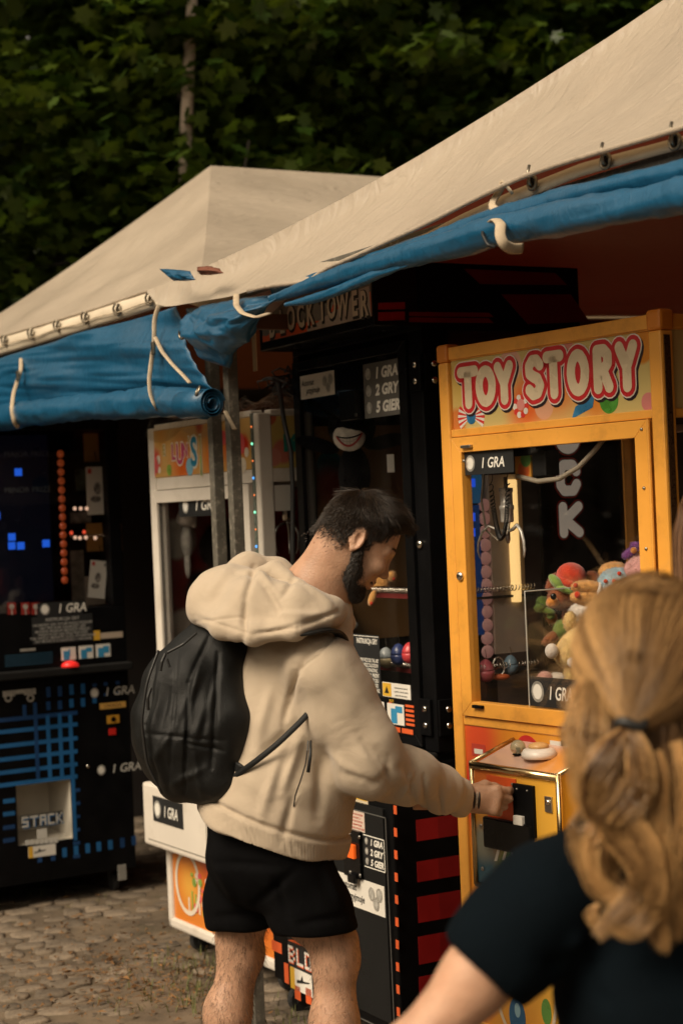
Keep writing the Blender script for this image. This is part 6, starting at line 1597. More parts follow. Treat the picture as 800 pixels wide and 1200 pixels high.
# bare parts
Sh = head_sdf(.003); hv, hf = Sh.mesh(); hv = xf(HM, relax(hv, hf, 1, .35))
Sn = SDF(nec - .30, nec + .36, .006); Sn.cap(hp_(-.035, 0, .01), nec - UP * .03 - FWD * .01, .058, .066, k=.02); Sn.cap(hp_(.01, 0, -.05), nec + FWD * .035 - UP * .06, .046, .058, k=.04); Sn.ell(hp_(.03, 0, -.04), (.045, .045, .035), k=.03)
Sn.cap(nec - UP * .03, che, .075, .13, k=.06); Sn.cap(nec - UP * .06, shR, .06, .06, k=.05); Sn.cap(nec - UP * .06, shL, .06, .06, k=.05)
nv, nf = Sn.mesh()
Sb = SDF(pel - np.array([.45, .42, 1.0]), pel + np.array([.35, .42, .72]), .009)
Sb.cap(che, pel + UP * .10, .125, .125, k=.08).cap(pel + UP * .05, pel - UP * .02, .115, .118, k=.06)
for a, b, c, sg in ((hipR, kneR, ankR, 1), (hipL, kneL, ankL, -1)):
    a = np.array(a); m1 = a + (b - a) * .55
    Sb.chain([a, m1, b + UP * .05, b], [.078, .070, .055, .052], k=.03)
    ax = (c - b); cm = b + ax * .30 - FWD * .022
    Sb.chain([b, cm, b + ax * .60 - FWD * .010, c + UP * .03, c], [.050, .055, .041, .032, .033], k=.03); Sb.ell(b + FWD * .030 + UP * .005, (.032, .032, .036), k=.03); Sb.ell(cm - FWD * .012 + RGT * .012, (.040, .040, .075), k=.03); Sb.ell(cm - FWD * .014 - RGT * .018 - UP * .015, (.036, .036, .070), k=.03)
    toe = c + (FWD * .85 + RGT * .25 * sg) * .17; toe[2] = GZ + .03; Sb.cap(c - UP * .04 - FWD * .03, toe, .038, .030, k=.03)
bv, bf = Sb.mesh()
# right arm and hand closing on a coin
wz = np.array(J(556, 936, 4.465))
hx = J(600, 938, 4.405) - J(546, 936, 4.385); hx /= np.linalg.norm(hx)      # along the hand
hu = np.array(UP) - hx * (hx @ UP); hu /= np.linalg.norm(hu); hb = np.cross(hx, hu)      # hb points away from the camera
if hb[1] < 0: hb = -hb
Sa = SDF(np.minimum(wrR, J(606, 936, 4.43)) - .14, np.maximum(wrR, J(606, 936, 4.43)) + .14, .0026)
w0 = wrR.copy(); Sa.cap(w0 - hx * .14, w0 + hx * .01, .034, .027, k=.01, flat=(hb, 1.25)); kn0 = w0 + hx * .088
Sa.cap(w0, w0 + hx * .03, .026, .030, k=.02, flat=(hb, 1.35))
for f_, u in ((0, .027), (1, .009), (2, -.010), (3, -.027)):
    L1 = (.040, .044, .041, .033)[f_]; L2 = (.026, .029, .027, .021)[f_]; L3 = (.020, .021, .021, .018)[f_]; r = (.0098, .0100, .0094, .0082)[f_]
    k0 = w0 + hx * (.080 - .004 * abs(f_ - 1)) + hu * u - hb * .006; dr = u * .12
    Sa.cap(w0 + hx * .018 + hu * u * .55, k0, .017, .0125, k=.016, flat=(hb, 1.1)); Sa.ell(k0 - hb * .003, (.0115, .0115, .0115), k=.008)
    d1 = hx * (.86, .83, .72, .62)[f_] + hb * (.42, .46, .58, .66)[f_] - hu * (.10 + .06 * f_); d1 /= np.linalg.norm(d1); p1 = k0 + d1 * L1
    d2 = hx * .05 + hb * .92 - hu * .15 if f_ else hx * .45 + hb * .80 - hu * .05; d2 /= np.linalg.norm(d2); p2 = p1 + d2 * L2
    d3 = -hx * .80 + hb * .35 - hu * .1 if f_ else hx * .25 + hb * .55 - hu * .2; d3 /= np.linalg.norm(d3); p3 = p2 + d3 * L3
    Sa.chain([k0, p1, p2, p3], [r * 1.12, r * 1.04, r * .95, r * .82], k=.004)
    if f_ == 0: tipI = p3
tb = w0 + hx * .022 + hu * .020 + hb * .018
Sa.chain([tb, tb + hx * .034 + hu * .012 + hb * .014, tb + hx * .062 + hu * .006 + hb * .026, tipI - hx * .004 - hb * .004], [.017, .0125, .011, .009], k=.010)
av, af = Sa.mesh(); av = relax(av, af, 1, .3)
Sf = SDF(np.minimum(elR, shR) - .2, np.maximum(wrR, shR) + .2, .008); Sf.cap(shR, elR, .055, .045, k=.03).cap(elR, wrR - hx * .06, .045, .033, k=.03).cap(wrR - hx * .07, wrR, .032, .028, k=.02); Sf.cap(shR, nec - UP * .1, .06, .07, k=.04)
fv, ff = Sf.mesh()
elL = shL + np.array([.10, .06, -.27]); wrL = elL + np.array([.20, .10, -.10])
Sl = SDF(np.minimum(elL, shL) - .25, np.maximum(wrL, shL) + .25, .008); Sl.cap(shL, elL, .055, .045, k=.03).cap(elL, wrL, .042, .030, k=.03).cap(shL, nec - UP * .1, .06, .07, k=.04).ell(wrL + FWD * .06, (.05, .04, .03), k=.03)
for f_ in range(4): Sl.cap(wrL + FWD * .09 + RGT * (.03 - .02 * f_), wrL + FWD * .15 + RGT * (.03 - .02 * f_) - UP * .02, .011, .009, k=.006)
Sl.cap(wrL + FWD * .05 + RGT * .04, wrL + FWD * .11 + RGT * .06, .012, .010, k=.01)
lv, lf = Sl.mesh()
body = remesh_union('body', [(hv, hf), (nv, nf), (bv, bf), (av, af), (fv, ff), (lv, lf)], SKIN, man, mo, .0032)
# coin between finger and thumb
cn = MB().lathe(tuple(tipI + hx * .010 - mo), tuple(hu), [(.011, -.001), (.0115, 0), (.011, .001)], 18).build('coin', COINM, man, True)
# eyes
for y in (1, -1):
    MB().sphere(Vector(hp_(.0865, y * .031, .013)) - MO, .0112, 12).build('eye', pm('eye_dark', (.05, .035, .03), .15), man, True)
# hoodie
hem_c = J(318, 1000, 4.22); Sg = SDF(np.array([-.75, 3.72, .60]), np.array([.45, 4.80, 1.62]), .0046)
bel = J(330, 920, 4.22); wst = J(317, 972, 4.23); hemp = J(311, 1000, 4.23)
def oval(S, c, rf, rs, rz, k=.06): S.ell(c, (rf, rs, rz), rot=np.array([FWD, -RGT, UP]).T, k=k)
Sg.cap(che + UP * .02, bel, .150, .168, k=.06, flat=(FWD, 1.05)); Sg.cap(bel, wst, .172, .188, k=.05); Sg.cap(wst, hemp - UP * .06, .192, .192, k=.03)
Sg.cap(nec - UP * .07, che, .085, .155, k=.08); Sg.cap(che + FWD * .03, bel + FWD * .03, .135, .14, k=.06)
for s_, n_ in ((shR, 0), (shL, 1)): Sg.cap(nec - UP * .08, s_ - UP * .012, .075, .082, k=.07)
Sg.chain([shR - UP * .01, shR + (elR - shR) * .45, elR, elR + (wrR - elR) * .35, elR + (wrR - elR) * .72, wrR - hx * .022, wrR - hx * .004], [.088, .088, .080, .068, .052, .042, .037], k=.035)
Sg.chain([shL - UP * .01, elL, wrL], [.085, .075, .05], k=.04)
# ribbed hem : draw in slightly above the hem, then cut
hem_n = np.array([-.02, .0, -1.0]); HP1, HP2, HP3 = J(222, 954, 4.16), J(320, 1003, 4.03), J(402, 1012, 4.17); HN = np.cross(HP2 - HP1, HP3 - HP1); HN /= np.linalg.norm(HN); HN = HN if HN[2] < 0 else -HN; Sg.plane(HP2, HN, .01); Sg.plane(wrR + hx * .004, hx, .008)
def fold(V, a, b, w, amp):
    """a crease or ridge along the segment a-b"""
    ab = b - a; L = ab @ ab; t = np.clip(((V - a) @ ab) / L, 0, 1); d = np.linalg.norm(V - a - t[:, None] * ab, axis=1)
    return amp * np.exp(-(d / w) ** 2) * np.sin(np.pi * np.clip(t, .03, .97)) ** .6
def hood_disp(V):
    o = .0040 * vnoise(V, 26, 1) + .0024 * vnoise(V, 60, 2)
    ax = (wrR - elR); L = np.linalg.norm(ax); ax /= L; t = (V - elR) @ ax; rad = np.linalg.norm(V - elR - t[:, None] * ax, axis=1); m = np.exp(-(np.clip(rad - .085, 0, None) / .02) ** 2)
    sl = np.clip((t + .02) / .10, 0, 1) * np.clip((L + .03 - t) / .05, 0, 1) * m
    o += sl * (.0022 * np.sin(t * 85 + 2.6 * vnoise(V, 14, 6)) * vnoise(V, 18, 5))
    ax2 = elR - shR; L2 = np.linalg.norm(ax2); ax2 /= L2; t2 = (V - shR) @ ax2; r2 = np.linalg.norm(V - shR - t2[:, None] * ax2, axis=1); m2 = np.exp(-(np.clip(r2 - .10, 0, None) / .02) ** 2) * np.clip((t2 - .02) / .1, 0, 1) * np.clip((L2 + .05 - t2) / .1, 0, 1)
    o += m2 * (.0035 * np.sin(t2 * 48 + V[:, 2] * 14 + 2 * vnoise(V, 9, 8)))
    for (p, q, w_, am) in (((455, 888, 0), (462, 938, 0), .010, -.004), ((474, 898, 0), (488, 946, 0), .008, -.005), ((497, 908, 0), (500, 952, 0), .006, -.006), ((513, 914, 0), (518, 955, 0), .005, -.005), ((440, 880, 0), (470, 925, 0), .010, -.004), ((485, 903, 0), (470, 936, 0), .006, .005), ((420, 860, 0), (448, 905, 0), .012, -.004), ((402, 905, 0), (450, 925, 0), .012, -.004), ((385, 880, 0), (425, 915, 0), .014, .004), ((333, 822, 0), (346, 786, 0), .0035, -.004), ((346, 786, 0), (374, 768, 0), .0035, -.004), ((374, 768, 0), (394, 742, 0), .0035, -.004), ((345, 780, 4.08), (332, 850, 4.06), .010, -.010), ((360, 765, 4.05), (342, 800, 4.06), .010, -.008), ((395, 742, 4.05), (360, 768, 4.05), .008, -.006), ((425, 870, 4.06), (468, 905, 4.10), .014, -.004), ((445, 888, 4.05), (480, 920, 4.1), .014, .003), ((432, 925, 4.08), (470, 900, 4.1), .014, -.003),
                           ((352, 862, 4.07), (330, 930, 4.06), .014, .009), ((330, 880, 4.07), (305, 960, 4.08), .016, .008), ((380, 880, 4.05), (372, 960, 4.08), .016, -.008), ((345, 930, 4.05), (330, 985, 4.06), .012, -.006), ((300, 890, 4.08), (345, 850, 4.07), .014, -.008), ((318, 800, 4.08), (300, 880, 4.1), .016, .007)):
        o += crease(V, p, q, w_ * 420, am)
    o *= 1.5
    z = -((V - HP2) @ HN); hz = .048
    torso = np.exp(-(np.clip(np.linalg.norm((V - hemp)[:, :2], axis=1) - .22, 0, None) / .05) ** 2)
    o += torso * (-.010 * np.exp(-((z - hz - .012) / .006) ** 2) - .004 * np.clip((hz - z) / .04, 0, 1) + .0012 * np.sin(np.arctan2((V - hemp) @ RGT, (V - hemp) @ FWD) * 150) * (z < hz))
    tc = (V - wrR) @ hx; cu = np.exp(-(np.linalg.norm(V - wrR - tc[:, None] * hx, axis=1) / .06) ** 4) * ((tc > -.2))
    o += cu * (-.007 * np.exp(-((tc + .050) / .006) ** 2) + .0010 * np.sin(np.arctan2((V - wrR) @ hu, (V - wrR) @ hb) * 60) * (tc > -.05))
    return o
hood_o = sdf_obj('hoodie', Sg, HOODIE, man, mo, 1, hood_disp)
# hood lying round the neck
Sd = SDF(np.array([-.62, 3.78, 1.12]), np.array([.16, 4.70, 1.66]), .0042)
ringp = [J(254, 692, 4.33), J(238, 714, 4.20), J(260, 733, 4.08), J(298, 743, 4.03), J(345, 738, 4.01), J(380, 724, 4.05), J(398, 716, 4.14)]
Sd.chain(ringp, [.036, .034, .030, .026, .024, .022, .020], k=.02)
farp = [J(252, 690, 4.33), J(290, 668, 4.40), J(325, 672, 4.43), J(372, 705, 4.40), J(404, 730, 4.30)]
Sd.chain(farp, [.045, .040, .036, .032, .026], k=.03)
Sd.chain([J(262, 700, 4.24), J(300, 708, 4.12), J(345, 712, 4.08), J(385, 716, 4.10)], [.055, .060, .050, .030], k=.05)
Sd.chain([J(292, 678, 4.17), J(320, 668, 4.18), J(350, 688, 4.12), J(390, 712, 4.10)], [.022, .022, .018, .014], k=.008)
Sd.ell(J(264, 700, 4.24), (.080, .085, .066), k=.05); Sd.ell(J(288, 692, 4.26), (.085, .09, .056), k=.05)
Sd.chain([hp_(-.06, 0, .05), hp_(-.02, 0, -.07), nec - UP * .02, nec - UP * .12], [.075, .068, .072, .06], k=.02, op='sub')
def hood2(V):
    o = .0028 * vnoise(V, 30, 11) + .0016 * vnoise(V, 70, 12) + crease(V, (296, 744), (398, 718), 2.2, -.004) + crease(V, (228, 722), (296, 744), 2.2, -.004)
    for (p, q, w_, am) in (((298, 664, 4.13), (288, 700, 4.08), .009, -.012), ((288, 700, 4.06), (284, 752, 4.02), .009, -.012), ((300, 668, 4.12), (320, 690, 4.08), .010, .010), ((310, 685, 4.07), (330, 722, 4.02), .012, -.010), ((345, 675, 4.1), (330, 700, 4.06), .009, -.009), ((230, 728, 4.14), (290, 722, 4.02), .004, -.005),
                           ((300, 742, 4.0), (350, 735, 3.98), .007, -.008), ((350, 735, 3.98), (396, 716, 4.06), .007, -.008), ((356, 684, 4.1), (392, 712, 4.08), .008, .008), ((270, 665, 4.2), (244, 700, 4.15), .014, .008), ((322, 720, 4.02), (380, 722, 4.02), .012, .008)):
        o += crease(V, p, q, w_ * 420, am)
    return o
sdf_obj('hood', Sd, HOODIE, man, mo, 1, hood2)
# pocket seam, drawcord end
MB().tube([J(x, y, Y) - mo for x, y, Y in ((361, 868, 4.035), (360, 880, 4.02), (358, 895, 4.02), (353, 912, 4.02), (346, 932, 4.035), (344, 945, 4.045))], .0018, 6).build('pocket_seam', ZIP, man)
MB().tube([J(x, y, Y) - mo for x, y, Y in ((364, 868, 4.03), (363.5, 885, 4.01), (361, 905, 4.01))], [.003, .004, .0045], 6).build('drawcord', CABLE, man, True)
# shorts
Ss = SDF(pel - np.array([.36, .40, .34]), pel + np.array([.34, .40, .16]), .0066)
Ss.cap(pel + UP * .10, pel - UP * .02, .145, .155, k=.05)
for a, b in ((hipR, kneR), (hipL, kneL)):
    e = a + (b - a) * .86; Ss.chain([a, a + (b - a) * .5, e], [.100, .100, .092], k=.03); ax = (b - a) / np.linalg.norm(b - a)
ds = Ss.d.copy()
endR = J(378, 1088, 4.2); endL = J(284, 1083, 4.36); aR = (kneR - hipR) / np.linalg.norm(kneR - hipR)
# cut each leg at its own hem : tilt the plane so that the near hem sits lower
Ss.plane((endR + endL) / 2, np.cross(RGT * .18 + UP * 0 + (endR - endL) / np.linalg.norm(endR - endL), FWD) * np.sign(np.cross((endR - endL), FWD)[2]) * -1, .006)
for a, b in ((hipR, kneR), (hipL, kneL)):
    ax = (b - a) / np.linalg.norm(b - a); Ss.cap(a + (b - a) * .70, b + ax * .1, .078, .074, k=.004, op='sub')
def short_d(V): return .0065 * vnoise(V, 20, 21) + .0035 * vnoise(V, 50, 22) + sum(crease(V, p, q, 5, am) for p, q, am in (((330, 1015, 4.08), (250, 1010, 4.15), -.008), ((345, 1020, 4.07), (300, 1060, 4.12), -.009), ((380, 1020, 4.06), (400, 1060, 4.08), .008), ((250, 1000, 4.15), (275, 1060, 4.2), .008), ((322, 1030, 4.1), (338, 1080, 4.1), -.010), ((250, 1074), (314, 1074), -.006), ((342, 1086), (413, 1072), -.006)))
sdf_obj('shorts', Ss, SHORTS, man, mo, 2, short_d)
# shoes
for c, sg in ((ankR, 1), (ankL, -1)):
    S = SDF(c - .3, c + .3, .006); dr = FWD * .85 + RGT * .25 * sg; dr /= np.linalg.norm(dr); z = lambda h: GZ + h
    hl = c - dr * .06; hl[2] = z(.05); tp = c + dr * .20; tp[2] = z(.032); md = c + dr * .07; md[2] = z(.055)
    S.chain([hl, md, tp], [.046, .048, .034], k=.03).cap(c + UP * -.02, c + UP * .015, .048, .046, k=.03); S.cap(c, c + UP * .12, .036, .040, k=.004, op='sub'); S.plane((0, 0, z(.002)), (0, 0, -1), .004)
    sdf_obj('shoe', S, pm('shoe_grey', (.10, .095, .09), .7, var=.15), man, mo, 1)
# bracelet bands
for i, (dx_, r, mt) in enumerate(((-.0035, .0032, CABLE), (.0015, .0030, pm('bead_pale', (.45, .40, .33), .6, var=.6, vs=260)), (.0065, .0032, CABLE))):
    c = wrR + hx * (.020 + dx_ * 1.25); P = [c + hu * cos(t) * .0305 + hb * sin(t) * .0245 - mo for t in [2 * pi * k / 28 for k in range(29)]]
    MB().tube(P, r, 8, cap=False).build('bracelet', mt, man, True)
# ---- hair, beard, brows
def shell_points(S, n, ok, rng, M):
    V, F = S.mesh(); N = vnormals(V, F); c = V; keep = ok(c); V, N = V[keep], N[keep]; i = rng.integers(0, len(V), n); return V[i] + rng.normal(0, .001, (n, 3)), N[i]
rng = np.random.default_rng(12)
Scap = SDF((-.14, -.11, -.12), (.16, .11, .18), .003)
Scap.ell((.0, 0, .047), (.1000, .0785, .0930), k=.01).ell((-.032, 0, .022), (.0685, .069, .069), k=.03); Scap.ell((.040, 0, .108), (.070, .060, .032), k=.03)
Scap.plane((.076, 0, .06), (1, 0, -.75), .02); Scap.plane((0, 0, .030), (.55, 0, -1), .02)
cv, cf = Scap.mesh(); cv = relax(cv, cf, 1); cv = xf(HM, cv - vnormals(cv, cf) * .002)
link('hair_base', vf_mesh('hair_base', cv - mo, cf, pm('hair_base_mat', (.010, .007, .005), .6, var=.4, vs=60)), man)
N_ = 9000; pts, nor = shell_points(Scap, N_, lambda V: (V[:, 2] > -.06), rng, HM)
crown = np.array([-.062, 0, .118]); top = np.clip((pts[:, 2] - .045) / .06, 0, 1); fl = pts - crown; fl -= nor * np.sum(fl * nor, 1, keepdims=True); fl /= np.maximum(np.linalg.norm(fl, axis=1, keepdims=True), 1e-6)
down = np.array([-.15, 0, -1.]) - nor * (nor @ np.array([-.15, 0, -1.]))[:, None]; dirn = fl * (.3 + .7 * top)[:, None] + down * (.6 * (1 - top))[:, None] + rng.normal(0, .11, (N_, 3)); dirn /= np.linalg.norm(dirn, axis=1, keepdims=True)
ln = (1 - .45 * np.clip((pts[:, 0] - .02) / .06, 0, 1)) * (.006 + .040 * top ** 1.3) * rng.uniform(.7, 1.25, N_); lift = .03 + .16 * top + rng.normal(0, .06, N_)
ts = np.linspace(0, 1, 5)[None, :, None]; paths = pts[:, None] - nor[:, None] * .002 + dirn[:, None] * ts * ln[:, None, None] + nor[:, None] * (ts * (1 - .55 * ts)) * (ln * lift)[:, None, None] * 1.3
clump = np.round(pts * 55) / 55; wv = np.sin(clump.sum(1) * 391)[:, None, None]; paths = paths + np.cross(dirn, nor)[:, None] * (wv * ts ** 2 * ln[:, None, None] * .30)
strands('hair', None, xf(HM, paths.reshape(-1, 3)).reshape(paths.shape), .00055, HAIRD, man, mo, kind='stuff')
Ssc = SDF((-.14, -.11, -.12), (.16, .11, .16), .004); Ssc.ell((.002, 0, .045), (.0985, .0765, .0905), k=.01).ell((-.030, 0, .020), (.0665, .0665, .0665), k=.03).cap((-.035, 0, 0), (-.075, 0, -.12), .058, .060, k=.02)
def sidehair(V):
    x, z = V[:, 0], V[:, 2]; e = rng.normal(0, .006, len(V))
    return ((x < -.026 + e) & (z > -.040 + .10 * np.clip(-x - .05, 0, 1) + e * 2.2 - .3 * np.abs(e))) | ((z > .040 + e * .5) & (x < .050 + .35 * (z - .042) + e)) | ((x > .006 + e * .5) & (x < .030 + e * .7) & (z > -.04))
pts, nor = shell_points(Ssc, 36000, sidehair, rng, HM); dirn = np.array([-.35, 0, -1.]) + nor * .38 + rng.normal(0, .25, pts.shape); dirn /= np.linalg.norm(dirn, axis=1, keepdims=True)
dens = np.clip((pts[:, 2] + .06) / .09, .15, 1); kp = rng.random(len(pts)) < dens; pts, nor, dirn = pts[kp], nor[kp], dirn[kp]
ln = rng.uniform(.006, .015, len(pts)) * (.5 + .8 * np.clip((pts[:, 2] + .04) / .1, 0, 1)); ts = np.linspace(0, 1, 3)[None, :, None]; paths = pts[:, None] - nor[:, None] * .001 + dirn[:, None] * ts * ln[:, None, None]
strands('side_hair', None, xf(HM, paths.reshape(-1, 3)).reshape(paths.shape), .0006, HAIRD, man, mo, kind='stuff')
Sbd = SDF((-.10, -.10, -.16), (.15, .10, .05), .003)
Sbd.ell((.046, 0, -.079), (.050, .0515, .046), k=.02).ell((.040, .038, -.058), (.041, .023, .036), k=.02).ell((.040, -.038, -.058), (.041, .023, .036), k=.02).ell((.082, 0, -.106), (.029, .029, .027), k=.02)
for y in (1, -1): Sbd.chain([(.008, y * .069, .012), (.014, y * .068, -.025), (.035, y * .058, -.06)], [.009, .012, .018], k=.015); Sbd.cap((.098, y * .026, -.055), (.108, y * .004, -.0475), .007, .006, k=.006)
Sbd.ell((.112, 0, -.066), (.014, .020, .010), k=.008, op='sub'); Sbd.ell((.094, .036, -.026), (.030, .034, .030), k=.012, op='sub'); Sbd.ell((.094, -.036, -.026), (.030, .034, .030), k=.012, op='sub')
Sbd.ell((.112, 0, -.03), (.03, .03, .018), k=.006, op='sub')
v_, f_ = Sbd.mesh(); v_ = relax(v_, f_, 1); v_ = v_ - vnormals(v_, f_) * .0022; link('beard_base', vf_mesh('beard_base', xf(HM, v_) - mo, f_, _mats['hair_base_mat']), man)
pts, nor = shell_points(Sbd, 13000, lambda V: V[:, 2] < .02, rng, HM); dirn = np.array([.25, 0, -1.]) + nor * .7 + rng.normal(0, .3, pts.shape); dirn /= np.linalg.norm(dirn, axis=1, keepdims=True)
ln = rng.uniform(.003, .010, len(pts)); ts = np.linspace(0, 1, 4)[None, :, None]; paths = pts[:, None] - nor[:, None] * .003 + dirn[:, None] * ts * ln[:, None, None]
strands('beard', None, xf(HM, paths.reshape(-1, 3)).reshape(paths.shape), .00045, HAIRD, man, mo, kind='stuff')
for y in (1, -1):
    n = 220; t = rng.random(n); p = np.stack([.104 - .022 * t ** 1.5, y * (.014 + .038 * t), .034 + .008 * np.sin(t * 2.6) + rng.normal(0, .0022, n)], 1); d = np.stack([np.full(n, -.1), y * np.full(n, .8), rng.normal(.25, .3, n)], 1); ts = np.linspace(0, 1, 3)[None, :, None]
    paths = p[:, None] + d[:, None] * ts * rng.uniform(.005, .010, n)[:, None, None]; strands('eyebrow', None, xf(HM, paths.reshape(-1, 3)).reshape(paths.shape), .0005, HAIRD, man, mo, kind='stuff')
# stubble line down the neck and hair on the legs
def leg_hair(a, b, r0, r1, n, seed):
    r = np.random.default_rng(seed); t = r.random(n); th = r.uniform(0, 2 * pi, n); ax = (b - a) / np.linalg.norm(b - a); u = np.cross(ax, FWD); u /= np.linalg.norm(u); w = np.cross(ax, u)
    nrm = np.cos(th)[:, None] * u + np.sin(th)[:, None] * w; return t, nrm, ax
dgm = body.data; co = np.zeros(len(dgm.vertices) * 3, np.float32); dgm.vertices.foreach_get('co', co); co = co.reshape(-1, 3); no = np.zeros_like(co); dgm.vertices.foreach_get('normal', no.ravel() if False else (tmp := np.zeros(len(co) * 3, np.float32))); no = tmp.reshape(-1, 3)
sel = np.where((co[:, 2] < .66) & (co[:, 2] > .10))[0]; pk = rng.choice(sel, 9000); pk = pk[rng.random(9000) < np.clip(.55 + .5 * vnoise(co[pk], 16, 77), .12, 1)]; p = co[pk] + rng.normal(0, .001, (len(pk), 3)); nn = no[pk]
d = np.array([0, 0, -1.]) * .8 + nn * .45 + rng.normal(0, .35, p.shape); d -= 0; d /= np.linalg.norm(d, axis=1, keepdims=True); ts = np.linspace(0, 1, 4)[None, :, None]; ln = rng.uniform(.008, .020, len(p))
paths = p[:, None] - nn[:, None] * .001 + d[:, None] * ts * ln[:, None, None] + np.array([0, 0, -1.]) * (ts ** 2) * ln[:, None, None] * .4
strands('leg_hair', None, paths, .00028, hairmat('leg_hair_mat', (.02, .012, .007), (.06, .035, .02)), man, (0, 0, 0), kind='stuff')
# ================================================================== backpack
bp_c = J(222, 850, 4.22); BP = thing('backpack', 'black nylon backpack on the back of the young man in the cream hoodie', 'backpack', Matrix.Translation(Vector(bp_c)))
bo = np.array(bp_c)
S = SDF(bo - np.array([.26, .28, .34]), bo + np.array([.28, .26, .34]), .0045)
# the bag's axis leans with the back; it is seen from its right side and behind
tpk, btk = J(232, 752, 4.26), J(228, 920, 4.20)
S.chain([J(240, 764, 4.24), J(222, 808, 4.22), J(216, 856, 4.20), J(222, 902, 4.19)], [.078, .100, .104, .082], k=.06, flat=(RGT, .86))
S.chain([J(258, 762, 4.22), J(262, 840, 4.16), J(256, 912, 4.14)], [.060, .064, .058], k=.05, flat=(RGT, .85))
S.ell(J(207, 866, 4.20), (.085, .11, .12), k=.05)
def pack_d(V):
    o = .0050 * vnoise(V, 24, 31) + .0036 * vnoise(V, 55, 32) + crease(V, (210, 760), (196, 930), 2, -.004) + crease(V, (168, 860), (262, 868), 2, -.004) + crease(V, (236, 770), (214, 866), 3, .006) + crease(V, (250, 790), (236, 866), 3.5, -.006) + crease(V, (190, 800), (176, 862), 3, .005) + crease(V, (226, 876), (238, 936), 4, .006) + crease(V, (186, 876), (200, 930), 4, -.006) + .0012 * vnoise(V, 130, 33)
    for (p, q, w_, am) in (((246, 742, 4.06), (222, 800, 4.04), .005, -.009), ((222, 800, 4.04), (216, 930, 4.02), .005, -.010), ((256, 765, 4.06), (248, 900, 4.05), .006, -.010), ((216, 870, 4.04), (262, 880, 4.08), .004, -.006), ((185, 770, 4.06), (170, 850, 4.05), .006, -.008), ((170, 850, 4.05), (185, 930, 4.08), .006, -.006), ((240, 780, 4.04), (205, 850, 4.02), .012, .007), ((205, 850, 4.02), (180, 890, 4.04), .012, .007), ((255, 800, 4.06), (225, 870, 4.04), .012, .006), ((200, 800, 4.04), (185, 860, 4.04), .010, -.006), ((240, 900, 4.04), (200, 920, 4.04), .010, .006)):
        o += crease(V, p, q, w_ * 420, am)
    return o
pk_ = sdf_obj('bag', S, PACK, BP, bo, 2, pack_d)
def bpt(pts, r, name, mat, flat=1.0, par=BP): return MB().tube(smooth_poly(dense([Vector(J(*p) - bo) for p in pts], 30), 3), r, 8, flat=flat).build(name, mat, par, True)
bpt([(186, 762, 4.10), (172, 800, 4.085), (166, 845, 4.08), (172, 895, 4.10), (190, 930, 4.11)], .0035, 'zip', ZIP)
bpt([(230, 742, 4.09), (215, 755, 4.07), (196, 765, 4.08)], .0035, 'zip', ZIP)
bpt([(194, 766, 4.07), (190, 775, 4.06), (188, 786, 4.06)], .004, 'zip_pull', CABLE); bpt([(177, 806, 4.07), (173, 818, 4.065), (174, 832, 4.07)], .004, 'zip_pull', CABLE); bpt([(196, 772, 4.06), (199, 782, 4.06)], .003, 'zip_pull', CABLE)
bpt([(268, 915, 4.10), (300, 892, 4.05), (325, 872, 4.035), (352, 846, 4.035), (372, 824, 4.06), (390, 800, 4.10)], .0075, 'shoulder_strap', PACK, -.4)
bpt([(262, 748, 4.12), (300, 740, 4.06), (350, 745, 3.995), (385, 737, 4.03), (400, 742, 4.08), (404, 765, 4.16), (395, 800, 4.2)], .016, 'shoulder_strap', PACK, .35)
bpt([(268, 770, 4.3), (300, 725, 4.44), (330, 740, 4.5), (345, 790, 4.5)], .016, 'shoulder_strap', PACK, .35)
bpt([(262, 935, 4.12), (275, 915, 4.10), (282, 895, 4.09)], .022, 'strap_anchor', PACK, -.4)
bpt([(232, 742, 4.2), (236, 728, 4.2), (250, 728, 4.2), (256, 742, 4.2)], .006, 'handle', PACK)
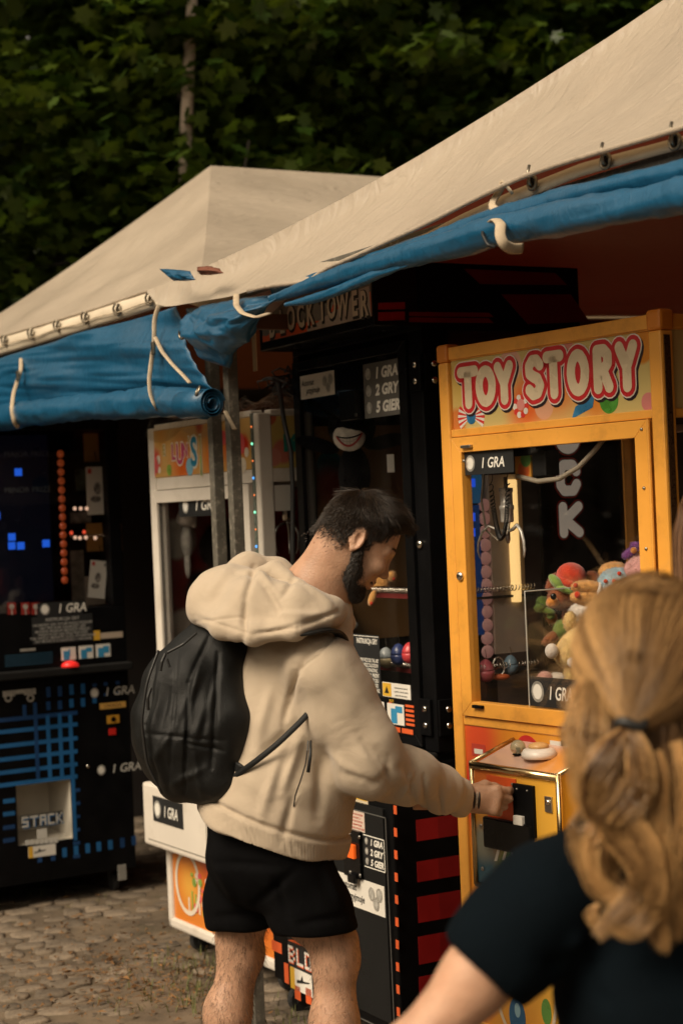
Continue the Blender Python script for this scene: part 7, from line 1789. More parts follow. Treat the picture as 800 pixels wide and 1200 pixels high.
# ================================================================== the fair-haired girl
TEE = fabric('navy_tee', (.0026, .0050, .0074), .3, 600, var=.25, sheen=.0)
_bsdf(TEE).inputs['Specular IOR Level'].default_value = .06; JEANS = fabric('jeans', (.05, .07, .11), .3, 500)
BLOND = hairmat('hair_blond', (.085, .034, .010), (.82, .49, .20), .28, .85); BLONDB = pm('hair_blond_base', (.12, .06, .025), .6, var=.35, vs=40)  # base darkened so crevices between the strands look shaded
BROWN = hairmat('hair_brown', (.12, .06, .03), (.38, .20, .10), .35); BROWNB = pm('hair_brown_base', (.09, .05, .025), .6, var=.35, vs=40)
LT_ = []
def lock(P, R, n, seed, flat=.6, wisp=.30, K=26, curl=0.0):
    """a lock of hair: n strands following one centre line, bundled to radius R along it"""
    n = int(n * .55); R = [x * .98 for x in R]
    r = np.random.default_rng(seed); C = np.array(smooth_poly(dense([Vector(p) for p in P], K), 4)); Rr = np.interp(np.linspace(0, 1, K), np.linspace(0, 1, len(R)), R)
    T = np.gradient(C, axis=0); T /= np.linalg.norm(T, axis=1, keepdims=True); view = np.array([0, 1., 0]); A = np.cross(T, view); A /= np.maximum(np.linalg.norm(A, axis=1, keepdims=True), 1e-6); B = np.cross(A, T)
    a = r.uniform(0, 2 * pi, n); q = np.sqrt(r.random(n)); tw = r.uniform(-.5, .5, n); out = []
    ang = a[:, None] + tw[:, None] * np.linspace(0, 1, K)[None]
    rad = q[:, None] * Rr[None] * (1 + wisp * r.normal(size=(n, 1)) * np.linspace(.2, 1.6, K)[None])
    pts = C[None] + A[None] * (np.cos(ang) * rad)[..., None] + B[None] * (np.sin(ang) * rad * flat)[..., None]
    ph_ = r.uniform(0, 6.28, (n, 1)); sk = np.linspace(0, 1, K)[None]; wob = .0042 * np.sin(sk * r.uniform(5, 12, (n, 1)) + ph_) * np.minimum(1, sk * 4); pts += A[None] * wob[..., None] + B[None] * (wob * .7 * np.cos(ph_))[..., None]
    pts += r.normal(0, 1, (n, 1, 3)) * .0016 * np.linspace(0, 1.6, K)[None, :, None]
    sec = np.floor(a / (2 * pi) * 7).astype(int) * 3 + np.floor(q * 2.0).astype(int); LT_.append(np.clip(r.random(40)[sec] ** .8 + r.normal(0, .06, n), 0, 1)); return pts
def swept(M, n, tie, seed, rx, lim, lift=.0):
    """hair combed back over the skull to the tie, in the head's axes"""
    r = np.random.default_rng(seed); K = 22; out = []; cx, cz = .000, .042
    th = r.uniform(-lim, lim, n); el = r.uniform(0.0, 1.0, n)      # angle round the parting, how far forward it starts
    t = np.linspace(0, 1, K)
    tied = np.array(tie) - np.array([cx, 0, cz]); td = tied / np.array(rx); tl = np.linalg.norm(td); td /= tl
    # start directions: an arc over the head from ear to ear, moved forward by el
    sd = np.stack([-.15 + .95 * el, np.sin(th) * 1.0, np.cos(th) * .95], 1); sd /= np.linalg.norm(sd, axis=1, keepdims=True)
    dot = np.clip(sd @ td, -1, 1); om = np.arccos(dot)
    D = (np.sin((1 - t)[None] * om[:, None])[..., None] * sd[:, None] + np.sin(t[None] * om[:, None])[..., None] * td) / np.sin(om)[:, None, None]
    cl = np.sin(np.round(th * 9) * 37.7 + np.round(el * 3) * 11.3); wav_ = .010 * np.sin(t[None] * (5 + 2 * cl[:, None]) + cl[:, None] * 6) * np.sin(pi * t)[None]
    rad = 1 + (r.uniform(-.03, .05, n) + .065 * cl)[:, None] + lift * np.sin(pi * t)[None]; rad = rad * (1 - t[None] ** 4) + tl * t[None] ** 4
    P = D * rad[..., None] * np.array(rx) + np.array([cx, 0, cz]); P[..., 1] += wav_; P[..., 2] += wav_ * .5; P += r.normal(0, .0008, P.shape).cumsum(1) * .25
    P[..., 1] *= 1 - .0 * t[None]; sp = r.normal(0, .0035, (n, 1, 3)) * (t ** 3)[None, :, None]; P += sp
    ct = np.random.default_rng(seed + 1).random((80, 6)); TONE_['t'] = np.clip(ct[(np.round(th * 13) + 30).astype(int), np.round(el * 4).astype(int)] * .78 + .02 + r.normal(0, .08, n), 0, 1)
    return xf(M, P.reshape(-1, 3)).reshape(P.shape)
TONE_ = {}
def person_body(name, label, HC, az, pitch, nec, shL, shR, elL, elR, hip, foot_y, tee, low, skin, fem=True, sleeve=.62):
    og = np.array([hip[0], hip[1], GZ]); t = thing('person', label, 'person', Matrix.Translation(Vector(og))); M = head_matrix(HC, az, pitch)
    F_ = np.array([cos(az), sin(az), 0]); R_ = np.array([F_[1], -F_[0], 0]); q = lambda *p: np.array(M @ Vector(p))
    S = head_sdf(.004, True); hv, hf = S.mesh(); hv = xf(M, hv)
    lo = np.minimum.reduce([nec, shL, shR, elL, elR, hip]) - .34; hi = np.maximum.reduce([nec, shL, shR, elL, elR, hip, HC]) + .2; lo[2] = GZ - .03
    S = SDF(lo, hi, .0085); S.cap(q(-.03, 0, .0), nec, .052, .056, k=.02); che = (shL + shR) / 2 - UP * .12
    S.cap(nec - UP * .02, che, .07, .11, k=.06).cap(che, hip, .115, .125, k=.07)
    wr = []
    for s_, e_, sg in ((shL, elL, -1), (shR, elR, 1)):
        w_ = e_ + F_ * .19 - UP * .06 - R_ * .05 * sg; S.cap(nec - UP * .04, s_, .05, .055, k=.04).chain([s_, s_ + (e_ - s_) * .5, e_, e_ + (w_ - e_) * .4, w_], [.050, .043, .037, .036, .026], k=.03)
        S.ell(w_ + F_ * .05, (.035, .042, .02), k=.025)
        for i in range(4): S.cap(w_ + F_ * .07 + R_ * (.027 - .018 * i), w_ + F_ * .135 + R_ * (.029 - .019 * i) - UP * .012, .009, .007, k=.006)
        S.cap(w_ + F_ * .03 - R_ * .03 * sg, w_ + F_ * .09 - R_ * .05 * sg, .011, .008, k=.008)
    for sg in (1, -1):
        h_ = hip + R_ * .085 * sg; k_ = np.array([h_[0], h_[1], GZ + (hip[2] - GZ) * .52]) + F_ * .02; a_ = np.array([k_[0], k_[1], GZ + .08]) - F_ * .02
        S.chain([h_ - UP * .03, k_, a_], [.082, .052, .036], k=.03).cap(a_ - UP * .03, a_ + F_ * .15 - UP * .045, .034, .026, k=.02)
    bv, bf = S.mesh(); remesh_union('body', [(hv, hf), (bv, bf)], skin, t, og, .0055)
    # shirt
    lo2, hi2 = lo.copy(), hi.copy(); lo2[2] = hip[2] - .12; S = SDF(lo2 - .03, hi2 + .03, .0065)
    S.cap(nec - UP * .045, che, .085, .130, k=.07).cap(che - UP * .02, hip - UP * .09, .128, .140, k=.08); 
    for s_, e_ in ((shL, elL), (shR, elR)):
        d_ = e_ - s_; S.cap(nec - UP * .055, s_ - UP * .004, .055, .062, k=.06); S.chain([s_, s_ + d_ * .3, s_ + d_ * (sleeve + .1)], [.060, .062, .063], k=.05)
    for s_, e_ in ((shL, elL), (shR, elR)):
        d_ = (e_ - s_); S.cap(s_ + d_ * .25, s_ + d_ * 1.0, .048, .051, k=.003, op='sub'); L = np.linalg.norm(d_); c_ = s_ + d_ * sleeve + d_ / L * .16; S.cap(c_, c_ + d_ * .3, .16, .16, k=.004, op='sub')
    S.cap(q(-.03, 0, .02), nec - UP * .035 + F_ * .02, .055, .062, k=.006, op='sub'); S.plane(hip - UP * .10, -UP, .006)
    def dsp(V):
        o = .0030 * vnoise(V, 20, 41) + .0022 * vnoise(V, 48, 42)
        for s_, e_ in ((shL, elL),): o += fold(V, s_ + (e_ - s_) * .1 - R_ * .0, (s_ + che) / 2 - F_ * .12, .014, .008) + fold(V, s_ + (e_ - s_) * .2 - F_ * .06, che - F_ * .12 - R_ * .06, .012, -.008) + fold(V, s_ + (e_ - s_) * .35 - F_ * .05, che - UP * .12 - R_ * .08 - F_ * .08, .014, -.007)
        return o
    sdf_obj('t_shirt', S, tee, t, og, 2, dsp)
    S = SDF(np.array([hip[0] - .3, hip[1] - .3, GZ]), np.array([hip[0] + .3, hip[1] + .3, hip[2] + .15]), .010); S.cap(hip + UP * .04, hip - UP * .03, .128, .138, k=.05)
    for sg in (1, -1):
        h_ = hip + R_ * .085 * sg; k_ = np.array([h_[0], h_[1], GZ + (hip[2] - GZ) * .52]) + F_ * .02; a_ = np.array([k_[0], k_[1], GZ + .08]) - F_ * .02; S.chain([h_ - UP * .03, k_, a_ - UP * .02], [.094, .066, .056], k=.02)
    S.plane((0, 0, GZ + .05), -UP, .005); sdf_obj('trousers', S, low, t, og, 1, lambda V: .003 * vnoise(V, 30, 51))
    for sg in (1, -1):
        h_ = hip + R_ * .085 * sg; a_ = np.array([h_[0], h_[1], GZ + .045]); S = SDF(a_ - .25, a_ + .25, .007); S.chain([a_ - F_ * .05, a_ + F_ * .05, a_ + F_ * .16 - UP * .012], [.042, .044, .032], k=.02); S.plane((0, 0, GZ + .002), -UP, .004); sdf_obj('shoe', S, pm('shoe_white', (.5, .48, .45), .6), t, og, 1)
    for y in (1, -1): MB().sphere(Vector(q(.082, y * .0295, .012) - og), .0110, 12).build('eye', _mats['eye_dark'], t, True)
    return t, og, M, q
gHC = J(763, 806, 2.27)
girl, go_, gM, gq = person_body('girl', 'fair haired girl with curls tied half up, in a dark t-shirt, seen from behind', gHC, radians(80), radians(12), J(752, 940, 2.29), J(642, 1048, 2.22), J(900, 1045, 2.33), J(478, 1240, 2.20), J(1010, 1290, 2.36), np.array(J(760, 1420, 2.30)), 0, TEE, JEANS, SKIN2, sleeve=.42)
S = SDF((-.15, -.12, -.12), (.14, .12, .17), .004); S.ell((0, 0, .046), (.104, .086, .101), k=.01).ell((-.035, 0, .01), (.075, .080, .082), k=.03); S.plane((.070, 0, .05), (1, 0, -.9), .02); S.plane((.030, 0, -.03), (.8, 0, -1), .03)
v_, f_ = S.mesh(); link('hair_base', vf_mesh('hair_base', xf(gM, relax(v_, f_, 2)) - go_, f_, BLONDB), girl)
tieW = J(738, 848, 2.118); tie = np.array(gM.inverted() @ Vector(tieW))
PP = swept(gM, 6500, tie, 61, (.107, .089, .106), 1.75, .02)
strands('hair', None, PP, .0006, BLOND, girl, go_, kind='stuff', tone=TONE_['t'])
ring_o = MB().tube([Vector(tieW + np.array([cos(t) * .016, sin(t) * .012, .004 * sin(2 * t)]) - go_) for t in [2 * pi * k / 20 for k in range(21)]], .0068, 8, cap=False).build('hair_tie', CABLE, girl, True)
LK = []
def L_(pts, R, n, seed, **kw): LK.append(lock([J(*p) for p in pts], R, n, seed, **kw))
# bundles under the tie
L_([(738, 850, 2.115), (722, 872, 2.105), (702, 902, 2.10), (690, 932, 2.10), (697, 958, 2.10), (713, 952, 2.095), (727, 934, 2.09), (733, 915, 2.092)], [.006, .014, .020, .020, .016, .014, .010, .004], 420, 1)
L_([(739, 850, 2.113), (747, 876, 2.10), (755, 905, 2.095), (752, 932, 2.09), (736, 948, 2.09), (715, 958, 2.095), (705, 968, 2.10), (714, 982, 2.10), (738, 996, 2.095), (755, 1014, 2.09), (757, 1034, 2.09), (744, 1052, 2.09), (724, 1070, 2.09), (708, 1086, 2.09), (700, 1096, 2.09)], [.006, .014, .018, .018, .016, .015, .014, .014, .013, .013, .012, .011, .010, .009, .003], 460, 2)
L_([(722, 940, 2.105), (742, 965, 2.095), (760, 1000, 2.09), (769, 1038, 2.085), (766, 1068, 2.085), (750, 1090, 2.085), (732, 1096, 2.085), (716, 1088, 2.09), (712, 1078, 2.09)], [.010, .016, .015, .012, .010, .008, .007, .005, .002], 300, 3)
L_([(706, 960, 2.11), (693, 985, 2.105), (692, 1008, 2.105), (700, 1028, 2.105), (714, 1042, 2.105), (728, 1054, 2.10), (742, 1068, 2.10)], [.010, .016, .016, .014, .012, .010, .004], 260, 4)
L_([(762, 880, 2.125), (768, 930, 2.115), (764, 975, 2.11), (770, 1015, 2.105), (775, 1050, 2.10), (768, 1078, 2.10), (776, 1098, 2.10), (785, 1106, 2.10), (776, 1114, 2.10)], [.014, .020, .018, .016, .014, .012, .009, .006, .002], 340, 5)
L_([(785, 870, 2.14), (798, 920, 2.13), (794, 965, 2.125), (780, 1000, 2.12), (784, 1040, 2.12), (796, 1075, 2.12), (790, 1100, 2.12)], [.018, .024, .022, .018, .015, .012, .003], 380, 6)
L_([(815, 860, 2.17), (828, 930, 2.16), (818, 990, 2.15), (826, 1050, 2.15), (815, 1100, 2.15)], [.022, .028, .024, .016, .003], 380, 7)
L_([(845, 850, 2.20), (860, 930, 2.20), (850, 1000, 2.20), (858, 1070, 2.20)], [.02, .028, .022, .004], 300, 8)
UPPER = len(LK)
# side masses and back fill
UPPER += 2
L_([(698, 790, 2.20), (688, 830, 2.17), (682, 870, 2.15), (686, 910, 2.14), (690, 945, 2.13), (698, 965, 2.12)], [.016, .022, .024, .022, .016, .006], 420, 9)
L_([(700, 800, 2.18), (695, 850, 2.14), (694, 890, 2.125), (702, 930, 2.12), (712, 960, 2.12), (722, 1000, 2.12), (712, 1035, 2.12)], [.018, .024, .024, .022, .018, .012, .003], 420, 10)
L_([(735, 860, 2.135), (738, 910, 2.13), (745, 960, 2.125), (750, 1005, 2.125), (742, 1040, 2.12)], [.020, .028, .024, .014, .003], 360, 11)
L_([(770, 850, 2.15), (775, 910, 2.14), (770, 960, 2.135), (775, 1010, 2.13), (765, 1045, 2.13)], [.024, .030, .026, .016, .003], 360, 12)
L_([(800, 840, 2.17), (806, 910, 2.16), (800, 980, 2.15), (808, 1040, 2.15)], [.024, .030, .022, .004], 300, 13)
# wisps
for i, w_ in enumerate([[(678, 950, 2.13), (671, 968, 2.12), (669, 990, 2.12), (676, 1008, 2.12), (690, 1018, 2.12)], [(700, 1060, 2.10), (690, 1075, 2.10), (700, 1092, 2.1)], [(668, 840, 2.17), (660, 862, 2.16), (668, 890, 2.15), (664, 905, 2.15)], [(676, 800, 2.2), (664, 822, 2.19), (668, 845, 2.18)], [(735, 1040, 2.09), (752, 1075, 2.09), (745, 1092, 2.09)], [(770, 1060, 2.1), (758, 1085, 2.1), (768, 1108, 2.1), (781, 1108, 2.1)], [(795, 1020, 2.11), (788, 1050, 2.11), (798, 1085, 2.11)]]):
    L_(w_, [.004, .005, .004, .003, .002], 36, 30 + i)
L_([(722, 690, 2.19), (740, 684, 2.19), (765, 683, 2.19), (790, 690, 2.19)], [.003, .006, .006, .003], 40, 50, wisp=.5)
UNDER = hairmat('hair_under', (.07, .030, .010), (.34, .19, .08), .35, .8)  # filler locks coloured darker, painting the shaded gaps between curls
strands('hair_curls', None, np.concatenate([l for k, l in enumerate(LK) if k < UPPER or k >= UPPER + 3]), .0006, BLOND, girl, go_, kind='stuff', tone=np.concatenate([l for k, l in enumerate(LT_) if k < UPPER or k >= UPPER + 3]))
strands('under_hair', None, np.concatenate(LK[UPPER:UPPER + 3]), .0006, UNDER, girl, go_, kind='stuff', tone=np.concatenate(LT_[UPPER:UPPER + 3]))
fr = np.random.default_rng(91); ph = fr.uniform(0, 2 * pi, 340); fy = gq(0, 0, .04); d_ = np.stack([np.cos(ph), fr.uniform(-.6, .2, 340), np.sin(ph)], 1); d_ /= np.linalg.norm(d_, axis=1, keepdims=True); t_ = np.linspace(0, 1, 9); sd_ = fr.normal(0, 1, (340, 3)); sd_[:, 2] -= .9
FP = fy + d_[:, None] * (.100 + .014 * np.sin(t_ * 2.4)[None, :, None] * fr.uniform(.2, 1.5, (340, 1, 1))) + (sd_[:, None] * t_[None, :, None] * .045)
strands('flyaway_hair', None, FP, .00035, BLOND, girl, go_, kind='stuff', tone=fr.uniform(.3, 1, 340))
# ================================================================== another visitor, only hair seen at the frame's edge
wHC = J(866, 640, 2.95)
vis, vo_, vM, vq = person_body('visitor', 'person with long straight brown hair, mostly outside the picture beside the yellow claw machine', wHC, radians(65), radians(5), J(866, 730, 2.97), J(770, 790, 2.95), J(975, 790, 3.0), J(728, 950, 2.93), J(1032, 955, 3.02), np.array(J(868, 1140, 2.97)), 0, fabric('dark_jumper', (.02, .018, .017), .3, 500), JEANS, SKIN2, sleeve=.75)
S = SDF((-.15, -.12, -.12), (.14, .12, .17), .005); S.ell((0, 0, .046), (.104, .086, .101), k=.01).ell((-.035, 0, .01), (.078, .085, .082), k=.03); S.plane((.070, 0, .05), (1, 0, -.9), .02); S.plane((.030, 0, -.03), (.8, 0, -1), .03)
v_, f_ = S.mesh(); link('hair_base', vf_mesh('hair_base', xf(vM, relax(v_, f_, 2)) - vo_, f_, BROWNB), vis)
r = np.random.default_rng(71); n = 2600; K = 18; t = np.linspace(0, 1, K); ph = r.uniform(-2.3, 2.3, n)
top_ = np.array([.01, 0, .150]); hs_ = np.stack([-.5 * np.cos(ph) * .19, np.sin(ph) * .105, np.full(n, -.02)], 1); ed = np.stack([-.5 * np.cos(ph) * .19 - .01, np.sin(ph) * .112, r.uniform(-.34, -.24, n)], 1)
P = np.where((t < .35)[None, :, None], top_ + (hs_ - top_)[:, None] * np.sin(np.clip(t / .35, 0, 1) * pi / 2)[None, :, None], 0)
u_ = np.clip(t / .35, 0, 1) * pi / 2; xy = np.sin(u_)[None] ; zz = np.cos(u_)[None]
P[..., 0] = top_[0] + (hs_[:, 0] - top_[0])[:, None] * xy; P[..., 1] = hs_[:, 1][:, None] * xy; P[..., 2] = -.02 + .172 * zz
m_ = t >= .35; f2 = ((t - .35) / .65)[m_]; P[:, m_] = hs_[:, None] + (ed - hs_)[:, None] * f2[None, :, None]; P += r.normal(0, .003, (n, 1, 3)); P[..., 1] += .006 * np.sin(t * 7)[None] * np.sin(np.round(ph * 5) * 9)[:, None]
strands('hair', None, xf(vM, P.reshape(-1, 3)).reshape(P.shape), .0007, BROWN, vis, vo_, kind='stuff')
# ================================================================== soft toys and prizes behind the glass
def plush_mat(name, col): return pm(name, col, .95, var=.22, vs=40, bump=1.0, bs=260, sheen=.5, spec=.05)
FUR = np.random.default_rng(23)
def plush(name, label, cat, pl, cx, cy, h, parts, group=None, inset=0.0):
    """a soft toy built from padded pieces; parts: (name, [(x px, y px, depth, (rx, ry, rz) px-scaled metres, tilt)], colour)"""
    c = pl.M @ pl.p(*pl.px(cx, cy)); t = thing(name, label, cat, Matrix.Translation(c), group); sc = c.y / FPX; Cm = Vector((0, 0, CAMZ))
    for (nm, blobs, mat) in parts:
        for (x, y, dz, r, tilt) in blobs:
            p = Vector(at(x, y, c.y + dz)) - c; rt = Matrix.Rotation(radians(tilt), 3, 'Y')
            o = MB().sphere(p, (r[0] * sc, r[1] * sc, r[2] * sc), 18, rot=rt).build(nm, mat, t, True)
            if mat is not EYEB and min(r) > 4.5 and nm not in ('muzzle', 'snout', 'cap', 'cuff', 'cap_brim'):      # short pile
                g = FUR; n = int(90 + 26 * r[0] * r[2] ** .5); d = g.normal(size=(n, 3)); d /= np.linalg.norm(d, axis=1, keepdims=True); M3 = np.array(rt)
                root = (d * np.array(r) * sc * .98) @ M3.T + np.array(p); nn = (d / np.array(r)); nn /= np.linalg.norm(nn, axis=1, keepdims=True); nn = nn @ M3.T + g.normal(0, .45, (n, 3)) + np.array([0, 0, -.3])
                f = strands('fur', None, root[:, None] + nn[:, None] * (np.linspace(0, 1, 3)[None, :, None] * g.uniform(.0015, .0042, (n, 1, 1))), .0006, mat, o, (0, 0, 0), kind='stuff')
    return t
P_ORNG = plush_mat('plush_orange', (.58, .22, .045)); P_RED = plush_mat('plush_red', (.55, .045, .015)); P_GRN = plush_mat('plush_green', (.22, .34, .07)); P_BRN = plush_mat('plush_brown', (.30, .085, .03)); P_TAN = plush_mat('plush_tan', (.66, .34, .10)); P_BLUE = plush_mat('plush_blue', (.28, .42, .50)); P_CRM = plush_mat('plush_cream', (.68, .47, .18)); P_WHT = plush_mat('plush_white', (.62, .56, .50)); P_PNK = plush_mat('plush_pink', (.66, .34, .32)); P_PUR = plush_mat('plush_purple', (.22, .06, .28)); P_BLK = pm('plush_black', (.006, .006, .007), .95, var=.2, vs=40, bump=1.0, bs=260, sheen=.04, spec=.05); P_GRY = plush_mat('plush_grey', (.42, .40, .36)); EYEB = pm('toy_eye', (.01, .01, .01), .1)
GT = 'soft toys in the yellow claw machine'
q18 = FT.front(.22); q25 = FT.front(.32); q12 = FT.front(.16)
plush('plush_toy', 'brown plush dog wearing a bright red cap with a green brim', 'plush toy', q18, 662, 700, .1, [('head', [(659, 700, 0, (18, 18, 15), 0)], P_BRN), ('muzzle', [(647, 706, -.03, (8, 9, 7), 0)], P_ORNG), ('cap', [(669, 675, -.01, (18, 19, 16), 14), (664, 683, -.014, (17, 18, 9), 14)], P_RED), ('cap_brim', [(652, 683, -.036, (13, 10, 6), 50), (661, 691, -.050, (11, 7, 4), 24)], P_GRN), ('ear', [(696, 681, .02, (9, 6, 13), -30), (646, 682, .03, (5, 5, 12), 30)], P_BRN), ('eye', [(648, 699, -.062, (3.6, 3, 4), 0)], EYEB), ('body', [(678, 722, .05, (20, 20, 20), 0)], P_BRN)], GT)
plush('plush_toy', 'orange plush lying with its soles forward in a blue dress with red spots', 'plush toy', q12, 705, 690, .1, [('leg', [(687, 688, -.02, (18, 9, 8), 4), (687, 700, -.02, (19, 10, 9), 4)], P_TAN), ('sole_dot', [(676, 697, -.047, (3.6, 2, 4.2), 0), (674, 686, -.045, (3, 2, 3), 0)], P_RED), ('cuff', [(701, 695, -.02, (4, 11, 13), 8)], P_WHT), ('dress', [(722, 686, .0, (24, 24, 21), -12)], P_BLUE), ('dress_spot', [(725, 672, -.045, (2.6, 2, 2.6), 0), (709, 681, -.044, (2.6, 2, 2.4), 0), (719, 681, -.051, (2.8, 2, 2.6), 0), (732, 690, -.05, (2.6, 2, 2.6), 0), (708, 702, -.032, (2.8, 2, 2.6), 0), (738, 677, -.04, (2.2, 2, 2.2), 0)], P_RED), ('head', [(719, 670, .06, (18, 16, 12), 0)], P_TAN)], GT)
plush('plush_toy', 'pale pink plush at the top of the heap by the door frame', 'plush toy', q18, 752, 665, .1, [('head', [(756, 672, .02, (26, 24, 24), 10)], P_PNK), ('bow', [(737, 648, .03, (9, 5, 5), -30), (746, 640, .03, (8, 5, 5), 20)], P_PUR), ('nose', [(742, 645, .0, (4, 4, 4), 0)], P_ORNG), ('body', [(765, 705, .02, (28, 25, 30), 0)], P_PNK)], GT)
plush('plush_toy', 'large cream yellow plush with a white snout under the spotted dress', 'plush toy', q12, 685, 758, .1, [('head', [(680, 757, 0, (34, 30, 22), -34)], P_CRM), ('snout', [(646, 763, -.03, (8, 8, 9), 0), (671, 776, -.05, (7, 7, 7), 0)], P_WHT), ('ear', [(667, 728, .03, (7, 7, 12), 10), (705, 735, .03, (8, 7, 12), 20)], P_CRM), ('body', [(705, 790, .05, (34, 30, 30), 0)], P_CRM), ('paw', [(669, 790, -.01, (9, 9, 15), 0)], P_CRM)], GT)
plush('plush_toy', 'grey white plush squeezed between the red-capped dog and the cream plush', 'plush toy', q18, 690, 720, .1, [('body', [(690, 718, 0, (24, 20, 13), 8)], P_WHT), ('face', [(676, 728, -.03, (4, 3, 3), 0)], P_BLUE), ('head', [(712, 722, .01, (16, 15, 14), 0)], P_WHT)], GT)
plush('plush_toy', 'small olive green turtle plush beside the clear chute wall', 'plush toy', q25, 640, 712, .1, [('shell', [(637, 706, 0, (9, 8, 7), 20)], P_GRN), ('head', [(632, 712, -.02, (6, 6, 5), 0)], P_GRN), ('flipper', [(642, 716, -.02, (9, 5, 4), 20), (645, 722, -.01, (5, 4, 4), 0)], P_GRN), ('belly', [(646, 724, .02, (6, 6, 7), 0)], P_ORNG)], GT)
plush('plush_toy', 'dull green plush ball half hidden under the grey white plush', 'plush toy', q25, 658, 735, .1, [('body', [(658, 737, 0, (10, 10, 11), 20)], P_GRN), ('arm', [(646, 747, .0, (13, 6, 6), -35)], P_BRN)], GT)
plush('plush_toy', 'small pale pink plush lying low behind the lower price sign', 'plush toy', q18, 640, 796, .1, [('head', [(638, 795, 0, (9, 9, 8), 0)], P_PNK), ('body', [(652, 797, .01, (12, 10, 9), 0)], P_WHT)], GT)
rr = random.Random(14)
for i, (x, y, m1, lb) in enumerate(((735, 735, P_BLUE, 'sky blue plush buried in the heap behind the fair hair'), (760, 760, P_TAN, 'tan plush deep in the heap near the right glass'), (725, 800, P_WHT, 'white plush at the bottom of the heap behind the fair hair'), (690, 815, P_BRN, 'dark brown plush on the prize floor behind the fair hair'), (765, 805, P_GRN, 'green plush at the bottom corner by the right glass'))):
    plush('plush_toy', lb, 'plush toy', q25, x, y, .1, [('body', [(x, y, 0, (26, 24, 24), 0)], m1), ('head', [(x - 8, y - 22, -.01, (17, 16, 15), 0)], m1), ('ear', [(x - 18, y - 36, 0, (6, 4, 8), 20), (x + 3, y - 37, 0, (6, 4, 8), -20)], m1)], GT)
# eggs on the shelves of the block machine
def egg(pl, x, y, r, c1, c2, label):
    c = pl.M @ pl.p(*pl.px(x, y)); t = thing('prize_egg', label, 'prize egg', Matrix.Translation(c), 'egg prizes on the shelves of the block machine'); k = r * c.y / FPX
    pr = [(sin(pi * i / 14) * .80 * (1 - .16 * cos(pi * i / 14) * -1 * 1.0), -cos(pi * i / 14) * 1.05) for i in range(15)]
    MB().lathe((0, 0, 0), (0, 0, 1), [(a * k, b * k) for a, b in pr[:8]], 18).build('lower_half', c1, t, True); MB().lathe((0, 0, 0), (0, 0, 1), [(a * k, b * k) for a, b in pr[7:]], 18).build('upper_half', c2, t, True)
    MB().tube([(0, 0, k * 1.0), (.003, 0, k * 1.3), (0, .002, k * 1.9)], .0012, 5).build('hook', CHR, t)
pe = lambda n, c: pm(n, c, .25, var=.06)
E_B, E_Y, E_N, E_R, E_P, E_S = pe('egg_grey', (.36, .40, .42)), pe('egg_cream', (.60, .50, .30)), pe('egg_navy', (.03, .05, .16)), pe('egg_red', (.58, .06, .07)), pe('egg_pink', (.56, .12, .16)), pe('egg_sky', (.22, .34, .44))
qb = FB.front(.09)
egg(qb, 452, 771, 12, E_Y, E_B, 'grey and cream prize egg nearest the instruction plate'); egg(qb, 467, 767, 12.5, E_N, E_N, 'navy blue prize egg in the middle of the front shelf'); egg(qb, 480, 765, 12, E_R, E_R, 'red pink prize egg against the door frame')
qs = FB.right(BW - .055)
egg(qs, 554, 790, 11, E_N, E_N, 'dark blue prize egg at the side window next to the yellow frame'); egg(qs, 569, 786, 13, E_P, E_P, 'pink prize egg seen through the side window'); egg(qs, 598, 779, 11, E_S, E_S, 'light blue prize egg seen through the side window')
c = qs.M @ qs.p(*qs.px(584, 781)); t = thing('prize_ring', 'silver ring prize with a small red fish between the pink and light blue eggs', 'prize', Matrix.Translation(c))
MB().tube([(cos(a) * .018, sin(a) * .006, sin(a) * .028) for a in [2 * pi * k / 20 for k in range(21)]], .003, 6, cap=False).build('ring', CHR, t, True); MB().sphere((.004, -.01, -.032), (.03, .012, .010), 12).build('fish', pm('fish_red', (.62, .13, .04), .4), t, True)
# black plush with a wide white grin hanging in the block machine
q = FB.front(.10)
bp = plush('plush_toy', 'long-limbed black plush with a wide white toothy grin hanging behind the block machine glass', 'plush toy', q, 412, 530, .1, [('head', [(412, 500, 0, (28, 22, 26), 0)], P_BLK), ('arm', [(372, 521, .02, (26, 7, 8), 18), (452, 517, .02, (26, 7, 8), -10)], P_BLK), ('body', [(415, 556, .02, (19, 15, 34), 0)], P_BLK), ('leg', [(402, 600, .03, (8, 8, 34), 8), (430, 600, .03, (8, 8, 34), -6)], P_BLK), ('muzzle', [(409, 512, -.042, (19, 8, 17), 4)], plush_mat('plush_bright_white', (.74, .70, .62)))])
cw_ = bp.location.copy(); sc_ = cw_.y / FPX
def onface(a, b): return Vector(at(409 + a, 512 + b, cw_.y - .042 - 8 * sc_ * sqrt(max(.03, 1 - (a / 19) ** 2 - (b / 17) ** 2)) - .001)) - cw_
up_l = lambda a: -2.5 + 3.5 * (1 - (a / 15) ** 2) - a * .12
lo_l = lambda a: -2.5 + 13.0 * (1 - (a / 15) ** 2) - a * .12
for fn, mt, w_ in ((up_l, EYEB, .0026), (lo_l, pm('lip_red', (.40, .02, .015), .5), .0034)):
    MB().tube([onface(-15 + 2 * k, fn(-15 + 2 * k)) for k in range(16)], w_, 6).build('mouth_line', mt, bp, True)
MB().tube([onface(-12 + 2 * k, (up_l(-12 + 2 * k) + lo_l(-12 + 2 * k)) / 2) for k in range(13)], .0011, 4).build('tooth_line', P_GRY, bp)
for a in range(-11, 12, 4): MB().tube([onface(a, up_l(a)), onface(a, (up_l(a) + lo_l(a)) / 2), onface(a, lo_l(a))], .0010, 4).build('tooth_line', P_GRY, bp)
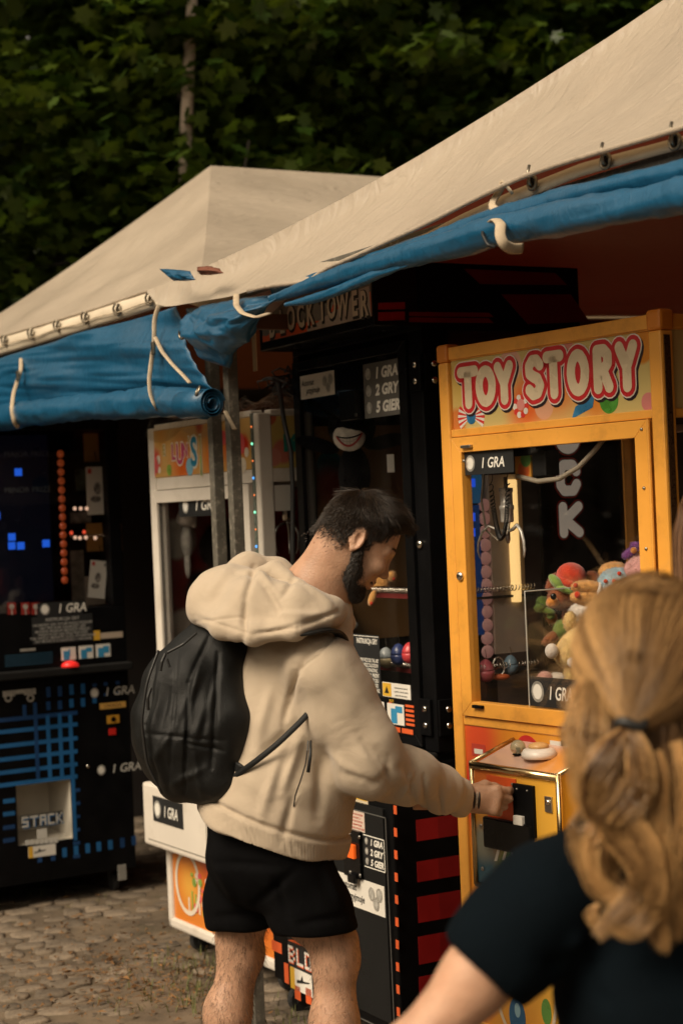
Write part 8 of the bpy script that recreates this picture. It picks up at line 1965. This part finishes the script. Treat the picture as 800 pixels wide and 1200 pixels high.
MB().box(-.012, .012, -.002, .0, -.03, .03).build('paper_tag', WHS, bp).location = Vector(at(457.5, 543, cw_.y - .06)) - cw_
q = FB.front(.12)
plush('plush_toy', 'small yellow plush with red spots hanging just beyond the young man\'s chin', 'plush toy', q, 450, 690, .1, [('body', [(446, 684, .03, (10, 8, 13), 20)], P_TAN), ('arm', [(436, 701, -.01, (4.4, 4.4, 10), 20), (459, 675, -.01, (5, 5, 6), 0)], P_TAN), ('spot', [(435, 707, -.02, (2.4, 1.6, 2.2), 0), (461, 678, -.02, (2, 1.6, 2.4), 0)], P_RED)])
plush('plush_toy', 'green plush sitting low behind the instruction plate of the block machine', 'plush toy', q, 398, 716, .1, [('body', [(398, 722, 0, (16, 14, 16), 0)], plush_mat('plush_deep_green', (.03, .16, .07))), ('head', [(394, 704, 0, (9, 9, 9), 0)], plush_mat('plush_deep_green', (.03, .16, .07))), ('nose', [(388, 706, -.03, (4, 4, 4), 0)], P_RED), ('foot', [(410, 732, -.02, (8, 8, 6), 0)], P_GRY)])
# white machine toys
q = FW.front(.13); GW_ = 'soft toys in the white claw machine'
plush('plush_toy', 'fluffy white long-haired plush hanging high in the white claw machine', 'plush toy', q, 219, 625, .1, [('head', [(219, 607, 0, (11, 10, 10), 0)], P_WHT), ('ear', [(211, 606, 0, (4, 4, 8), 15), (226, 610, 0, (4, 4, 9), -10)], P_WHT), ('body', [(219, 634, .01, (7, 7, 20), 0)], P_GRY), ('tail', [(220, 660, .01, (4, 4, 18), 0)], P_GRY)], GW_)
plush('plush_toy', 'white plush with a pink ear at the bottom of the white claw machine', 'plush toy', q, 208, 728, .1, [('body', [(206, 733, 0, (18, 16, 15), 20)], P_WHT), ('ear', [(224, 692, .0, (7, 5, 11), 10)], P_PNK), ('head', [(214, 712, .01, (13, 12, 12), 0)], P_WHT)], GW_)
plush('plush_toy', 'red and black plush leaning on the left glass of the white claw machine', 'plush toy', FW.front(.10), 202, 690, .1, [('body', [(200, 690, 0, (10, 10, 22), 0)], plush_mat('plush_dark_red', (.25, .02, .02))), ('head', [(199, 660, 0, (10, 10, 10), 0)], P_BLK)], GW_)
# hanging prize cards in the stacking machine
q = FS.front(.10)
for (cx, cy, w_, h_, rot, lb) in ((114, 575, 13, 28, 0, 'upright white prize card hanging high in the blue-lined stacking machine'), (114.5, 679, 10.5, 22, 8, 'tilted white prize card hanging low in the blue-lined stacking machine')):
    u, v = q.px(cx, cy); c = q.M @ q.p(u, v); t = thing('prize_card', lb, 'prize card', q.M @ Matrix.Translation(q.p(u, v)) @ Matrix.Rotation(radians(rot), 4, 'Y'), 'prize cards hanging in the stacking machine'); k = c.y / FPX
    MB().box(-w_ * k, w_ * k, -.004, .004, -h_ * k, h_ * k).build('card', WHS, t, bevel=.001)
    pp = Pl((0, -.004, 0), (1, 0, 0)); m = MB(); m.rect(pp, -w_ * k * .85, -w_ * k * .5, h_ * k * .72, h_ * k * .92, .0008); m.build('red_mark', REDP, t)
    m = MB(); m.disc(pp, .0, h_ * k * .1, w_ * k * .35, .0008, sq=1.6); m.disc(pp, -.01, -h_ * k * .35, w_ * k * .5, .0009, sq=.6); m.disc(pp, w_ * k * .7, h_ * k * .8, w_ * k * .12, .001, sq=1.8); m.build('photo_print', pm('photo_grey', (.24, .22, .2), .5, var=.9, vs=60), t)
    MB().tube([(0, 0, h_ * k), (.004, 0, h_ * k + .03), (0, .01, h_ * k + .07)], .002, 5).build('hook', CHR, t)
